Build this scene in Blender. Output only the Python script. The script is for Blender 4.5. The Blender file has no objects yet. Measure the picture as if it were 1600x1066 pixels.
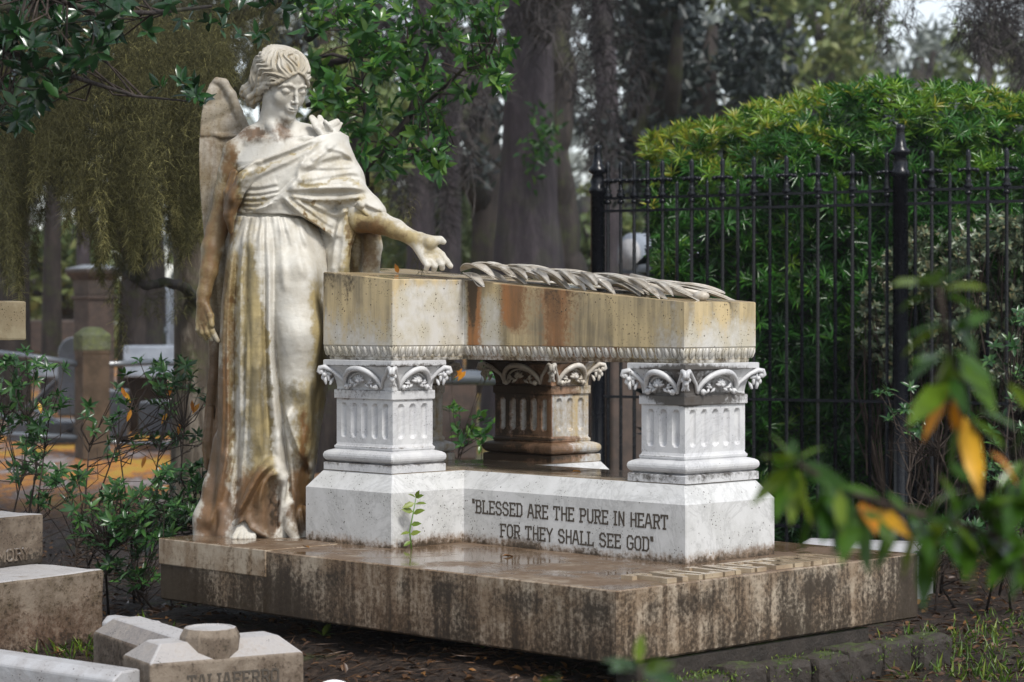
import bpy, bmesh, math, random
import numpy as np
from mathutils import Vector, Matrix

# ------------------------------------------------------------------ camera, sky, sun, exposure
SC = bpy.context.scene
COL = SC.collection
F = 3590.0; HZ = 496.5; EYE = 0.9454        # focal length and horizon in photo pixels, eye height in metres
cam_d = bpy.data.cameras.new("camera"); cam = bpy.data.objects.new("camera", cam_d); COL.objects.link(cam)
cam_d.sensor_width = 36.0; cam_d.lens = 36.0 * F / 1600.0
cam.location = (0, 0, EYE); cam.rotation_euler = (math.pi / 2, 0, 0)
cam_d.shift_y = -36.5 / 1600.0
cam_d.clip_start = 0.05; cam_d.clip_end = 2000
cam_d.dof.use_dof = True; cam_d.dof.focus_distance = 7.35; cam_d.dof.aperture_fstop = 4.8
SC.camera = cam
world = bpy.data.worlds.new("World"); SC.world = world; world.use_nodes = True
wn = world.node_tree; wn.nodes.clear()
SUN_EL, SUN_AZ = math.radians(50), math.radians(150)
sky = wn.nodes.new("ShaderNodeTexSky"); sky.sky_type = 'NISHITA'; sky.sun_disc = False
sky.sun_elevation = SUN_EL; sky.sun_rotation = SUN_AZ
sky.air_density = 1.0; sky.dust_density = 1.0; sky.ozone_density = 1.0
hs = wn.nodes.new("ShaderNodeHueSaturation"); hs.inputs['Saturation'].default_value = 0.4
bg = wn.nodes.new("ShaderNodeBackground"); bg.inputs['Strength'].default_value = 0.085
wo = wn.nodes.new("ShaderNodeOutputWorld")
wn.links.new(sky.outputs[0], hs.inputs['Color']); wn.links.new(hs.outputs[0], bg.inputs['Color']); wn.links.new(bg.outputs[0], wo.inputs[0])
sun_d = bpy.data.lights.new("sun", 'SUN'); sun_d.energy = 1.5; sun_d.angle = math.radians(14); sun_d.color = (1.0, 0.97, 0.92)
sun = bpy.data.objects.new("sun", sun_d); COL.objects.link(sun)
# sky azimuth: 0 = +Y, clockwise seen from above
sdir = Vector((math.sin(SUN_AZ) * math.cos(SUN_EL), math.cos(SUN_AZ) * math.cos(SUN_EL), math.sin(SUN_EL)))
sun.rotation_euler = (-sdir).to_track_quat('-Z', 'Y').to_euler()
SC.view_settings.view_transform = 'Standard'; SC.view_settings.look = 'None'
SC.view_settings.gamma = 1.0; SC.view_settings.exposure = 1.25
SC.cycles.use_denoising = True
SC.cycles.max_bounces = 6; SC.cycles.diffuse_bounces = 3; SC.cycles.glossy_bounces = 3; SC.cycles.transparent_max_bounces = 6

rng = np.random.default_rng(7)
random.seed(7)

# ------------------------------------------------------------------ helpers
def W(px, py, d):
    """photo pixel at depth d -> world point"""
    return Vector(((px - 800.0) / F * d, d, EYE - (py - HZ) / F * d))
def Wa(px, py, d):
    px = np.asarray(px, float); py = np.asarray(py, float); d = np.asarray(d, float) + 0 * px
    return np.stack([(px - 800.0) / F * d, d, EYE - (py - HZ) / F * d], -1)

def tag(o, label=None, cat=None, group=None, kind=None):
    if label: o['label'] = label
    if cat: o['category'] = cat
    if group: o['group'] = group
    if kind: o['kind'] = kind
    return o
def empty(name, loc=(0, 0, 0), rz=0.0, label=None, cat=None, group=None):
    o = bpy.data.objects.new(name, None); COL.objects.link(o)
    o.location = loc; o.rotation_euler = (0, 0, rz); o.empty_display_size = 0.1
    return tag(o, label, cat, group)
def link(name, me, mat, parent=None, loc=(0, 0, 0), rot=(0, 0, 0)):
    o = bpy.data.objects.new(name, me); COL.objects.link(o)
    if mat is not None:
        for m in (mat if isinstance(mat, (list, tuple)) else [mat]): me.materials.append(m)
    o.parent = parent; o.location = loc; o.rotation_euler = rot
    return o
def copy_tree(o, parent=None):
    c = o.copy(); COL.objects.link(c)
    if parent is not None: c.parent = parent
    for ch in list(o.children): copy_tree(ch, c)
    return c

def np_mesh(name, V, Fa, smooth=False, attrs=None, mats=None):
    """V (n,3), Fa (m,k) with constant k (or list of arrays of different k)"""
    V = np.asarray(V, np.float32)
    if not isinstance(Fa, list): Fa = [Fa]
    Fa = [np.asarray(f, np.int32) for f in Fa if len(f)]
    me = bpy.data.meshes.new(name)
    me.vertices.add(len(V)); me.vertices.foreach_set('co', V.ravel())
    loops = np.concatenate([f.ravel() for f in Fa]); sizes = np.concatenate([np.full(len(f), f.shape[1], np.int32) for f in Fa])
    starts = np.concatenate([[0], np.cumsum(sizes)[:-1]]).astype(np.int32)
    me.loops.add(len(loops)); me.loops.foreach_set('vertex_index', loops)
    me.polygons.add(len(sizes)); me.polygons.foreach_set('loop_start', starts); me.polygons.foreach_set('loop_total', sizes)
    me.polygons.foreach_set('use_smooth', np.full(len(sizes), smooth, bool))
    if mats is not None: me.polygons.foreach_set('material_index', np.asarray(mats, np.int32))
    me.update(calc_edges=True); me.validate()
    for k, a in (attrs or {}).items():
        a = np.asarray(a, np.float32)
        if a.ndim == 1: a = np.stack([a, a, a], -1)
        if a.shape[1] == 3: a = np.concatenate([a, np.ones((len(a), 1), np.float32)], 1)
        at = me.color_attributes.new(k, 'FLOAT_COLOR', 'POINT'); at.data.foreach_set('color', a.astype(np.float32).ravel())
    return me

class MB:
    """collects plain pieces into ONE mesh"""
    def __init__(s): s.v = []; s.f = []; s.sm = []; s.n = 0
    def add(s, V, Fs, smooth=False):
        V = np.asarray(V, float).reshape(-1, 3)
        s.v.append(V)
        for f in Fs: s.f.append([int(i) + s.n for i in f]); s.sm.append(smooth)
        s.n += len(V); return s
    def box(s, x0, x1, y0, y1, z0, z1):
        V = [(x0,y0,z0),(x1,y0,z0),(x1,y1,z0),(x0,y1,z0),(x0,y0,z1),(x1,y0,z1),(x1,y1,z1),(x0,y1,z1)]
        return s.add(V, [(0,3,2,1),(4,5,6,7),(0,1,5,4),(1,2,6,5),(2,3,7,6),(3,0,4,7)])
    def tube(s, pts, rad, n=8, cap=True, smooth=True):
        pts = [Vector(p) for p in pts]; m = len(pts)
        if not hasattr(rad, '__len__'): rad = [rad] * m
        V = []; up = Vector((0.13, 0.27, 0.95))
        t0 = (pts[1] - pts[0]).normalized(); a = t0.cross(up)
        if a.length < 1e-3: a = t0.cross(Vector((1, 0, 0)))
        a.normalize()
        for i, p in enumerate(pts):
            t = ((pts[min(i+1, m-1)] - pts[max(i-1, 0)])).normalized()
            a = (a - t * a.dot(t)).normalized(); b = t.cross(a)
            for k in range(n):
                q = 2 * math.pi * k / n
                V.append(p + (a * math.cos(q) + b * math.sin(q)) * rad[i])
        Fs = []
        for i in range(m - 1):
            for k in range(n):
                k2 = (k + 1) % n
                Fs.append((i*n+k, i*n+k2, (i+1)*n+k2, (i+1)*n+k))
        if cap: Fs.append(tuple(range(n-1, -1, -1))); Fs.append(tuple(range((m-1)*n, m*n)))
        return s.add(V, Fs, smooth)
    def lathe(s, prof, c=(0, 0, 0), n=16, smooth=True):
        """prof list of (r,z)"""
        V = []; m = len(prof)
        for r, z in prof:
            for k in range(n):
                q = 2 * math.pi * (k + .5) / n; V.append((c[0] + r*math.cos(q), c[1] + r*math.sin(q), c[2] + z))
        Fs = [(i*n+k, i*n+(k+1)%n, (i+1)*n+(k+1)%n, (i+1)*n+k) for i in range(m-1) for k in range(n)]
        Fs.append(tuple(range(n-1, -1, -1))); Fs.append(tuple(range((m-1)*n, m*n)))
        return s.add(V, Fs, smooth)
    def loft(s, rings, smooth=False, cap=True):
        n = len(rings[0]); V = [p for r in rings for p in r]
        Fs = [(i*n+k, i*n+(k+1)%n, (i+1)*n+(k+1)%n, (i+1)*n+k) for i in range(len(rings)-1) for k in range(n)]
        if cap: Fs.append(tuple(range(n-1, -1, -1))); Fs.append(tuple(range((len(rings)-1)*n, len(rings)*n)))
        return s.add(V, Fs, smooth)
    def ball(s, c, r, n=8, m=6):
        r = (r, r, r) if not hasattr(r, '__len__') else r
        V = [(c[0], c[1], c[2] - r[2])]
        for i in range(1, m):
            ph = math.pi * i / m - math.pi / 2
            for k in range(n):
                q = 2 * math.pi * k / n
                V.append((c[0] + r[0]*math.cos(ph)*math.cos(q), c[1] + r[1]*math.cos(ph)*math.sin(q), c[2] + r[2]*math.sin(ph)))
        V.append((c[0], c[1], c[2] + r[2])); top = len(V) - 1
        Fs = [(0, 1+(k+1)%n, 1+k) for k in range(n)]
        for i in range(m-2):
            for k in range(n): Fs.append((1+i*n+k, 1+i*n+(k+1)%n, 1+(i+1)*n+(k+1)%n, 1+(i+1)*n+k))
        Fs += [(1+(m-2)*n+k, 1+(m-2)*n+(k+1)%n, top) for k in range(n)]
        return s.add(V, Fs, True)
    def mesh(s, name):
        me = bpy.data.meshes.new(name)
        V = np.concatenate(s.v); me.from_pydata(V.tolist(), [], s.f)
        me.polygons.foreach_set('use_smooth', s.sm); me.update(); return me
    def build(s, name, mat, parent=None, bevel=0.0, seg=2, loc=(0,0,0), rot=(0,0,0)):
        o = link(name, s.mesh(name), mat, parent, loc, rot)
        if bevel:
            b = o.modifiers.new('edge', 'BEVEL'); b.width = bevel; b.segments = seg; b.limit_method = 'ANGLE'; b.angle_limit = math.radians(40)
        return o

# ------------------------------------------------------------------ material helpers
class NT:
    def __init__(s, name):
        s.m = bpy.data.materials.new(name); s.m.use_nodes = True; s.t = s.m.node_tree; s.t.nodes.clear()
        s.out = s.n('OutputMaterial'); s.b = s.n('BsdfPrincipled'); s.l(s.b.outputs[0], s.out.inputs[0])
        s.tc = s.n('TexCoord')
    def n(s, t, **kw):
        x = s.t.nodes.new('ShaderNode' + t)
        for k, v in kw.items(): setattr(x, k, v)
        return x
    def l(s, a, b): s.t.links.new(a, b)
    def val(s, sock, v):
        if hasattr(v, 'is_output') or isinstance(v, bpy.types.NodeSocket): s.l(v, sock)
        elif isinstance(v, (tuple, list)) and len(v) == 3 and sock.type == 'RGBA': sock.default_value = (*v, 1)
        else: sock.default_value = v
    def math(s, op, a, b=0.0, c=0.0, clamp=False):
        x = s.n('Math', operation=op); x.use_clamp = clamp
        s.val(x.inputs[0], a); s.val(x.inputs[1], b)
        if op in ('MULTIPLY_ADD', 'SMOOTH_MIN', 'SMOOTH_MAX'): s.val(x.inputs[2], c)
        return x.outputs[0]
    def mix(s, f, a, b, mode='MIX'):
        x = s.n('Mix', data_type='RGBA', blend_type=mode); x.clamp_factor = True
        s.val(x.inputs[0], f); s.val(x.inputs[6], a); s.val(x.inputs[7], b); return x.outputs[2]
    def mapv(s, scale=(1, 1, 1), loc=(0, 0, 0), rot=(0, 0, 0), src='Object'):
        x = s.n('Mapping'); s.l(s.tc.outputs[src] if isinstance(src, str) else src, x.inputs[0])
        x.inputs['Scale'].default_value = scale; x.inputs['Location'].default_value = loc; x.inputs['Rotation'].default_value = rot
        return x.outputs[0]
    def noise(s, vec, scale=5, detail=4, rough=.6, dist=0.0, con=1.0):
        x = s.n('TexNoise'); s.l(vec, x.inputs['Vector']); x.inputs['Scale'].default_value = scale
        x.inputs['Detail'].default_value = detail; x.inputs['Roughness'].default_value = rough; x.inputs['Distortion'].default_value = dist
        return s.math('MULTIPLY_ADD', x.outputs['Fac'], con, .5 - .5 * con, clamp=True) if con != 1 else x.outputs['Fac']
    def voro(s, vec, scale=5, feature='F1'):
        x = s.n('TexVoronoi', feature=feature); s.l(vec, x.inputs['Vector']); x.inputs['Scale'].default_value = scale
        return x.outputs['Distance']
    def ramp(s, f, a, b, smooth=True):
        x = s.n('MapRange', interpolation_type='SMOOTHSTEP' if smooth else 'LINEAR'); s.l(f, x.inputs[0])
        x.inputs[1].default_value = a; x.inputs[2].default_value = b; return x.outputs[0]
    def cramp(s, f, stops):
        x = s.n('ValToRGB'); s.val(x.inputs[0], f); e = x.color_ramp.elements
        while len(e) < len(stops): e.new(0.5)
        for q, (p, c) in zip(e, stops): q.position = p; q.color = (*c, 1)
        return x.outputs[0]
    def attr(s, name):
        x = s.n('Attribute'); x.attribute_name = name; return x
    def sep(s, v):
        x = s.n('SeparateXYZ'); s.l(v, x.inputs[0]); return x.outputs
    def bump(s, h, strength=.3, dist=.01):
        x = s.n('Bump'); s.l(h, x.inputs['Height']); x.inputs['Strength'].default_value = strength; x.inputs['Distance'].default_value = dist
        s.l(x.outputs[0], s.b.inputs['Normal'])
    def set(s, col=None, rough=None, spec=None, metal=None, coat=None):
        if col is not None: s.val(s.b.inputs['Base Color'], col)
        if rough is not None: s.val(s.b.inputs['Roughness'], rough)
        if spec is not None: s.val(s.b.inputs['Specular IOR Level'], spec)
        if metal is not None: s.val(s.b.inputs['Metallic'], metal)
        if coat is not None: s.val(s.b.inputs['Coat Weight'], coat)
        return s.m

# ------------------------------------------------------------------ materials
def stone(name, base, base2, ochre, rust, grime, amt=(0, 0, 0), streak=1.0, vein=0.0, speck=0.35, rough=.55, wettop=0.0, topcol=None, scale=1.0, bump=.25, soft=0.0, kfine=1.0, top=(.15, .5)):
    """weathered stone: amt = general amount of ochre, rust and black grime; the vertex colour 'stain' adds local stains and some painted shade"""
    t = NT(name); P = t.tc.outputs['Object']
    st = t.n('SeparateColor'); t.l(t.attr('stain').outputs['Color'], st.inputs[0])
    big = t.noise(P, 2.6 * scale, 5, .62, 0, 1.7); mid = t.noise(t.mapv((1, 1, 1), (3.1, 1.7, .4)), 11 * scale, 5, .65, 0, 1.6); fine = t.noise(P, 70 * scale, 4, .7, 0, 1.6)
    strk = t.noise(t.mapv((24 * scale, 24 * scale, 1.6 * scale)), 1.0, 5, .65, .4, 1.9)
    strk2 = t.noise(t.mapv((7 * scale, 7 * scale, .8 * scale), (5, 2, 1)), 1.0, 4, .6, .3, 1.9)
    col = t.mix(t.ramp(mid, .3, .7), base, base2)
    if vein:
        w = t.noise(P, 3.5 * scale, 6, .7, 1.6); v = t.math('ABSOLUTE', t.math('SUBTRACT', w, .5)); v = t.ramp(v, .035, 0.0)
        col = t.mix(t.math('MULTIPLY', v, vein), col, tuple(c * .55 for c in base))
    def mask(a, s, lo=.32, hi=.72):
        """a: amount socket, s: breaking-up noise"""
        return t.ramp(t.math('ADD', a, t.math('MULTIPLY', t.math('SUBTRACT', s, .5), 1.15)), lo - soft, hi + soft)
    brk = t.math('ADD', t.math('MULTIPLY', t.math('ADD', t.math('MULTIPLY', strk, .5), t.math('MULTIPLY', strk2, .5)), streak),
                 t.math('MULTIPLY', t.math('ADD', t.math('MULTIPLY', big, .5), t.math('MULTIPLY', mid, .5)), 1 - streak))
    brk = t.math('ADD', t.math('MULTIPLY', brk, .75), t.math('MULTIPLY', fine, .25 * kfine))
    brk2 = t.math('ADD', t.math('MULTIPLY', strk, .35 * streak), t.math('ADD', t.math('MULTIPLY', big, .65 - .35 * streak), t.math('MULTIPLY', fine, .35)))
    tone = t.ramp(t.math('ADD', t.math('MULTIPLY', strk, .5 * streak + .1), t.math('ADD', t.math('MULTIPLY', mid, .4 - .25 * streak), t.math('MULTIPLY', big, .5 - .25 * streak))), .28, .72)
    ochre = t.mix(tone, tuple(c * .36 for c in ochre), tuple(min(1, c * 1.3 + .05) for c in ochre)); rust = t.mix(tone, tuple(c * 1.35 for c in rust), tuple(c * .5 for c in rust))
    m1 = mask(t.math('ADD', st.outputs[0], amt[0]), brk); col = t.mix(t.math('MULTIPLY', m1, .9), col, ochre)
    m2 = mask(t.math('ADD', st.outputs[1], amt[1]), brk2); col = t.mix(t.math('MULTIPLY', m2, .88), col, rust)
    m3 = mask(t.math('ADD', st.outputs[2], amt[2]), t.math('ADD', t.math('MULTIPLY', brk, .55 + .2 * streak), t.math('MULTIPLY', fine, .45 - .2 * streak)), .38, .74); col = t.mix(t.math('MULTIPLY', m3, .9), col, grime)
    nz = t.sep(t.n('NewGeometry').outputs['Normal'])[2]; wet = t.ramp(nz, .75, .97)
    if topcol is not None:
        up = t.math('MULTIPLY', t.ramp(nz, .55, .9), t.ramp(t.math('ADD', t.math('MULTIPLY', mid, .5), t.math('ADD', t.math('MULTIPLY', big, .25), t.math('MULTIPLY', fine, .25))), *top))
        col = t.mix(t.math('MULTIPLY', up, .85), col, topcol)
    if speck:
        d = t.voro(P, 120 * scale); sp = t.math('MULTIPLY', t.ramp(d, .26, .12), t.ramp(mid, .5, .72)); col = t.mix(t.math('MULTIPLY', sp, speck * 2), col, grime)
        d = t.voro(t.mapv((1, 1, 1), (.31, .17, .9)), 46 * scale); sp = t.math('MULTIPLY', t.ramp(d, .14, .07), t.ramp(big, .5, .62)); col = t.mix(t.math('MULTIPLY', sp, speck * 2), col, grime)
    r = t.math('ADD', t.math('MULTIPLY', mid, .35), rough - .17)
    if wettop:
        pud = t.math('MULTIPLY', wet, t.ramp(t.noise(P, 4.0, 4, .6), .42, .56)); r = t.math('MULTIPLY', r, t.math('SUBTRACT', 1.0, t.math('MULTIPLY', pud, wettop)))
    h = t.math('ADD', t.math('MULTIPLY', fine, .5), t.math('MULTIPLY', mid, .5))
    if wettop: h = t.math('MULTIPLY', h, t.math('SUBTRACT', 1.0, t.math('MULTIPLY', pud, .9)))
    t.bump(h, bump, .006)
    return t.set(col, r, .45)

OCH = (.30, .21, .075); RUST = (.19, .08, .026); GRM = (.030, .021, .013)
M = {}
M['statue'] = stone('statue_marble', (.52, .50, .45), (.44, .41, .35), (.245, .18, .05), (.125, .057, .017), (.028, .02, .012), amt=(.14, -.06, -.10), streak=.5, speck=.10, rough=.5, bump=.35, soft=.10)
M['hair'] = stone('hair_marble', (.44, .41, .35), (.34, .30, .23), (.34, .25, .12), (.16, .09, .04), (.05, .038, .025), amt=(.12, .0, -.05), streak=.1, speck=.0, rough=.6, bump=.15)
M['pier'] = stone('pier_marble', (.56, .56, .56), (.49, .49, .50), OCH, (.20, .10, .045), GRM, amt=(.10, -.02, .10), streak=.75, vein=.3, speck=.4, rough=.4, bump=.12)
M['lid'] = stone('lid_marble', (.54, .52, .48), (.46, .42, .33), (.37, .275, .125), (.27, .105, .028), (.040, .027, .013), amt=(.1, -.12, -.08), streak=.8, vein=.2, speck=.9, rough=.42, wettop=.9, topcol=(.27, .20, .11), bump=.12)
M['pedestal'] = stone('pedestal_marble', (.56, .56, .555), (.48, .48, .47), OCH, (.22, .13, .06), GRM, amt=(.06, -.06, .06), streak=.5, vein=.4, speck=.6, rough=.4, wettop=.9, topcol=None, bump=.12)
M['pedtop'] = stone('wet_pedestal_top', (.30, .24, .17), (.20, .15, .10), (.28, .17, .07), RUST, GRM, amt=(.2, .1, .1), streak=0, speck=.6, rough=.3, wettop=.95, bump=.12)
M['slab'] = stone('slab_marble', (.37, .31, .235), (.22, .16, .105), (.19, .108, .038), (.088, .042, .014), (.020, .013, .007), amt=(.34, .39, .34), streak=.95, speck=.6, rough=.5, wettop=.97, topcol=(.115, .072, .042), bump=.25)
M['carved'] = stone('carved_leaf_marble', (.56, .53, .48), (.42, .37, .30), (.38, .25, .10), (.24, .12, .05), (.03, .02, .012), amt=(.08, .0, .05), streak=.1, speck=.5, rough=.35, bump=.35)
M['grave'] = stone('lichened_grave_stone', (.20, .16, .12), (.115, .085, .06), (.13, .10, .035), (.085, .038, .018), (.018, .013, .008), amt=(.16, .36, .32), streak=.2, speck=.9, rough=.75, topcol=(.44, .43, .43), bump=.7, kfine=1.8)
M['wing'] = stone('wing_marble', (.40, .36, .30), (.31, .27, .21), (.20, .15, .06), (.12, .06, .022), (.03, .022, .014), amt=(.1, .1, .05), streak=.5, speck=.4, rough=.55, bump=.4, soft=.1)
M['kerbstone'] = stone('white_kerb_marble', (.42, .42, .43), (.34, .33, .33), OCH, RUST, GRM, amt=(0, -.2, .1), streak=.1, speck=.7, rough=.5, bump=.3)
M['tan'] = stone('tan_cross_stone', (.36, .30, .19), (.28, .22, .13), (.36, .26, .10), (.3, .2, .09), (.06, .045, .02), amt=(.2, .0, .1), streak=.1, speck=.7, rough=.8, bump=.4)
M['brownstone'] = stone('brown_grave_stone', (.085, .058, .046), (.055, .04, .034), (.07, .06, .03), (.09, .05, .03), (.02, .018, .016), amt=(.1, .2, .1), streak=.6, speck=.4, rough=.55, bump=.3)
M['bluegrey'] = stone('blue_grey_granite', (.30, .335, .39), (.24, .27, .32), (.15, .15, .12), (.12, .11, .1), (.04, .045, .05), amt=(-.2, -.2, 0), streak=.6, speck=.3, rough=.4, bump=.1)
M['darkgran'] = stone('dark_granite', (.045, .05, .062), (.03, .034, .04), (.05, .05, .04), (.05, .04, .03), (.012, .012, .014), amt=(0, 0, 0), streak=.5, speck=.3, rough=.3, topcol=(.25, .27, .3), bump=.15)  # upward faces painted pale blue-grey as if lit by the sky
M['mosspost'] = stone('mossy_post_stone', (.085, .056, .034), (.055, .037, .022), (.08, .085, .02), (.07, .038, .02), (.015, .014, .009), amt=(.25, .2, .25), streak=.6, speck=.6, rough=.8, topcol=(.20, .24, .07), bump=.6)
M['brick'] = stone('mossy_brick', (.034, .026, .02), (.022, .017, .013), (.04, .04, .012), (.05, .024, .014), (.008, .007, .006), amt=(.2, .15, .3), streak=.1, speck=.4, rough=.75, topcol=(.055, .085, .012), bump=1.2, top=(.42, .62))
M['letter'] = NT('letter_grime').set((.06, .048, .036), .7)
M['name'] = stone('raised_letter_marble', (.36, .29, .20), (.28, .21, .14), OCH, RUST, GRM, amt=(.1, -.1, -.1), streak=.2, speck=.2, rough=.25, bump=.1)  # lighter than the slab, in place of reflections along the letters
M['iron'] = NT('wet_black_iron')
def _iron():
    t = M['iron']; n = t.noise(t.tc.outputs['Object'], 60, 3)
    t.bump(n, .2, .003); return t.set((.006, .007, .010), t.math('ADD', t.math('MULTIPLY', n, .25), .12), .3)
M['iron'] = _iron()
M['rail'] = NT('grey_rail').set((.10, .115, .135), .2, .9)

def leafmat(name, c1, c2, c3, rough=.3, trans=.25, spec=.5):
    """colour by the per-leaf random value 'var'"""
    t = NT(name); v = t.attr('var').outputs['Fac']
    col = t.cramp(v, [(0, c1), (.55, c2), (1, c3)])
    n = t.noise(t.tc.outputs['Object'], 30, 2); col = t.mix(t.ramp(n, .3, .8), col, t.mix(.35, col, (0, 0, 0)))
    t.set(col, rough, spec)
    tr = t.n('BsdfTranslucent'); t.l(col, tr.inputs[0]); mx = t.n('MixShader'); mx.inputs[0].default_value = trans
    t.l(t.b.outputs[0], mx.inputs[1]); t.l(tr.outputs[0], mx.inputs[2]); t.l(mx.outputs[0], t.out.inputs[0]); return t.m
M['laurel'] = leafmat('glossy_laurel_leaf', (.022, .08, .018), (.05, .15, .026), (.15, .28, .04), .2, .35)
M['darklaurel'] = leafmat('dark_glossy_leaf', (.008, .03, .010), (.014, .05, .014), (.03, .09, .02), .2, .15)
M['hedge'] = leafmat('podocarpus_leaf', (.012, .06, .014), (.055, .19, .028), (.22, .38, .035), .22, .38)
M['hedgetip'] = leafmat('yellow_new_leaf', (.14, .25, .025), (.27, .36, .03), (.50, .43, .05), .3, .4)
M['palelf'] = leafmat('pale_shrub_leaf', (.08, .13, .07), (.19, .24, .15), (.30, .26, .13), .3, .2)
M['azalea'] = leafmat('azalea_leaf', (.018, .06, .018), (.036, .11, .026), (.09, .19, .045), .28, .2)
M['orangelf'] = leafmat('orange_leaf', (.50, .16, .012), (.78, .32, .015), (.85, .48, .03), .4, .45)
M['rhodo'] = leafmat('rhododendron_leaf', (.02, .065, .008), (.06, .135, .012), (.19, .25, .02), .22, .35)
M['moss'] = leafmat('spanish_moss', (.03, .03, .016), (.125, .118, .052), (.46, .42, .17), .8, .3, .1)
M['greymoss'] = leafmat('grey_spanish_moss', (.022, .02, .021), (.07, .064, .064), (.19, .172, .165), .9, .2, .05)
M['bgdark'] = leafmat('dark_live_oak_leaf', (.014, .022, .022), (.03, .042, .04), (.07, .085, .075), .4, .15)
M['bggreen'] = leafmat('hazed_green_leaf', (.06, .10, .035), (.14, .19, .06), (.29, .30, .10), .5, .35)  # leaf colour lightened to carry the haze of distance
M['bggrey'] = leafmat('hazed_grey_foliage', (.13, .155, .14), (.23, .26, .24), (.36, .39, .36), .6, .3)  # pale tone paints the mist over the far wood
M['litter'] = leafmat('fallen_leaf', (.06, .03, .015), (.12, .06, .025), (.26, .12, .03), .45, .1)
M['grass'] = leafmat('grass_blade', (.05, .10, .012), (.10, .19, .02), (.22, .27, .04), .4, .3)
def barkmat(name, a, b, c, moss=0.0):
    t = NT(name); n = t.noise(t.mapv((9, 9, 1.6)), 1.0, 6, .7, .5); f = t.noise(t.mapv((40, 40, 9)), 1.0, 4, .7)
    col = t.cramp(t.math('ADD', t.math('MULTIPLY', n, .7), t.math('MULTIPLY', f, .3)), [(.3, a), (.5, b), (.72, c)])
    if moss:
        g = t.noise(t.tc.outputs['Object'], 3.0, 5, .7); col = t.mix(t.math('MULTIPLY', t.ramp(g, .5, .62), moss), col, (.07, .10, .015))
    t.bump(t.math('ADD', n, t.math('MULTIPLY', f, .5)), .8, .03); return t.set(col, .75, .3)
M['bark'] = barkmat('dark_wet_bark', (.012, .010, .010), (.03, .024, .022), (.075, .06, .052), .25)
M['palebark'] = barkmat('pale_streaked_bark', (.022, .017, .013), (.07, .055, .04), (.30, .26, .21), .3)
M['greybark'] = barkmat('violet_grey_bark', (.014, .011, .014), (.045, .036, .042), (.11, .093, .10), .12)  # violet-grey lift puts haze into the bark of far trunks
M['lichen'] = barkmat('lichen_branch', (.03, .025, .018), (.10, .12, .04), (.24, .28, .12), .5)
M['twig'] = barkmat('twig_bark', (.014, .010, .008), (.035, .024, .018), (.13, .10, .08))

# ------------------------------------------------------------------ ground
def gz(x, y):
    """height of the soil: gently uneven, heaped along the front of the slab"""
    a = (x - .2856) * math.cos(math.radians(45.16)) - (y - 6.244) * math.sin(math.radians(45.16)); b = (x - .2856) * math.sin(math.radians(45.16)) + (y - 6.244) * math.cos(math.radians(45.16))
    dx = np.maximum(np.maximum(-2.1 - a, a - .0), 0); dy = np.maximum(np.maximum(.1 - b, b - 1.4), 0); d = np.hypot(dx, dy)
    return -.13 + .018 * np.sin(x * 2.3 + 1) * np.cos(y * 1.9) + .012 * np.sin(x * 7.1) * np.sin(y * 6.3 + x) + .055 * np.exp(-(d / .22) ** 2) * np.clip((-.05 - a) / .3, 0, 1) * (1 + .25 * np.sin(x * 13) * np.sin(y * 11))
def ground():
    n = 260
    # finer close to the camera
    ys = 2.0 + 200.0 * np.linspace(0, 1, n) ** 2.6; xs = np.linspace(-1, 1, n)
    X = np.outer(3.0 + ys * .75, xs); Y = np.repeat(ys[:, None], n, 1)
    Z = gz(X, Y) + .005 * rng.standard_normal(X.shape)
    V = np.stack([X, Y, Z], -1).reshape(-1, 3); i = np.arange(n * n).reshape(n, n)
    Fq = np.stack([i[:-1, :-1], i[:-1, 1:], i[1:, 1:], i[1:, :-1]], -1).reshape(-1, 4)
    t = NT('leaf_strewn_earth'); P = t.tc.outputs['Object']
    a = t.noise(P, 3, 6, .7); b = t.noise(P, 26, 5, .75); c = t.noise(P, .35, 4, .6); e = t.voro(P, 34)
    col = t.cramp(b, [(.3, (.012, .009, .007)), (.5, (.032, .021, .015)), (.7, (.075, .05, .034))])
    col = t.mix(t.math('MULTIPLY', t.ramp(a, .56, .68), .6), col, (.055, .075, .018))
    far = t.ramp(t.sep(P)[1], 11, 17)
    org = t.cramp(t.math('ADD', t.math('MULTIPLY', t.noise(t.mapv((1.6, .5, 1)), 1.0, 6, .8, 0, 1.7), .6), t.math('MULTIPLY', b, .4)), [(.40, (.34, .30, .30)), (.48, (.16, .09, .05)), (.53, (.58, .22, .04)), (.60, (.48, .31, .05))])
    grn = t.mix(t.ramp(t.sep(P)[0], .5, -2.0), (.10, .11, .035), org)
    col = t.mix(far, col, grn)
    t.bump(t.math('ADD', b, t.math('MULTIPLY', e, .5)), 1.0, .03)
    o = link('ground', np_mesh('ground', V, Fq, True), t.set(col, t.math('ADD', t.math('MULTIPLY', a, .4), .45), .25)); tag(o, kind='structure')
ground()

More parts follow.
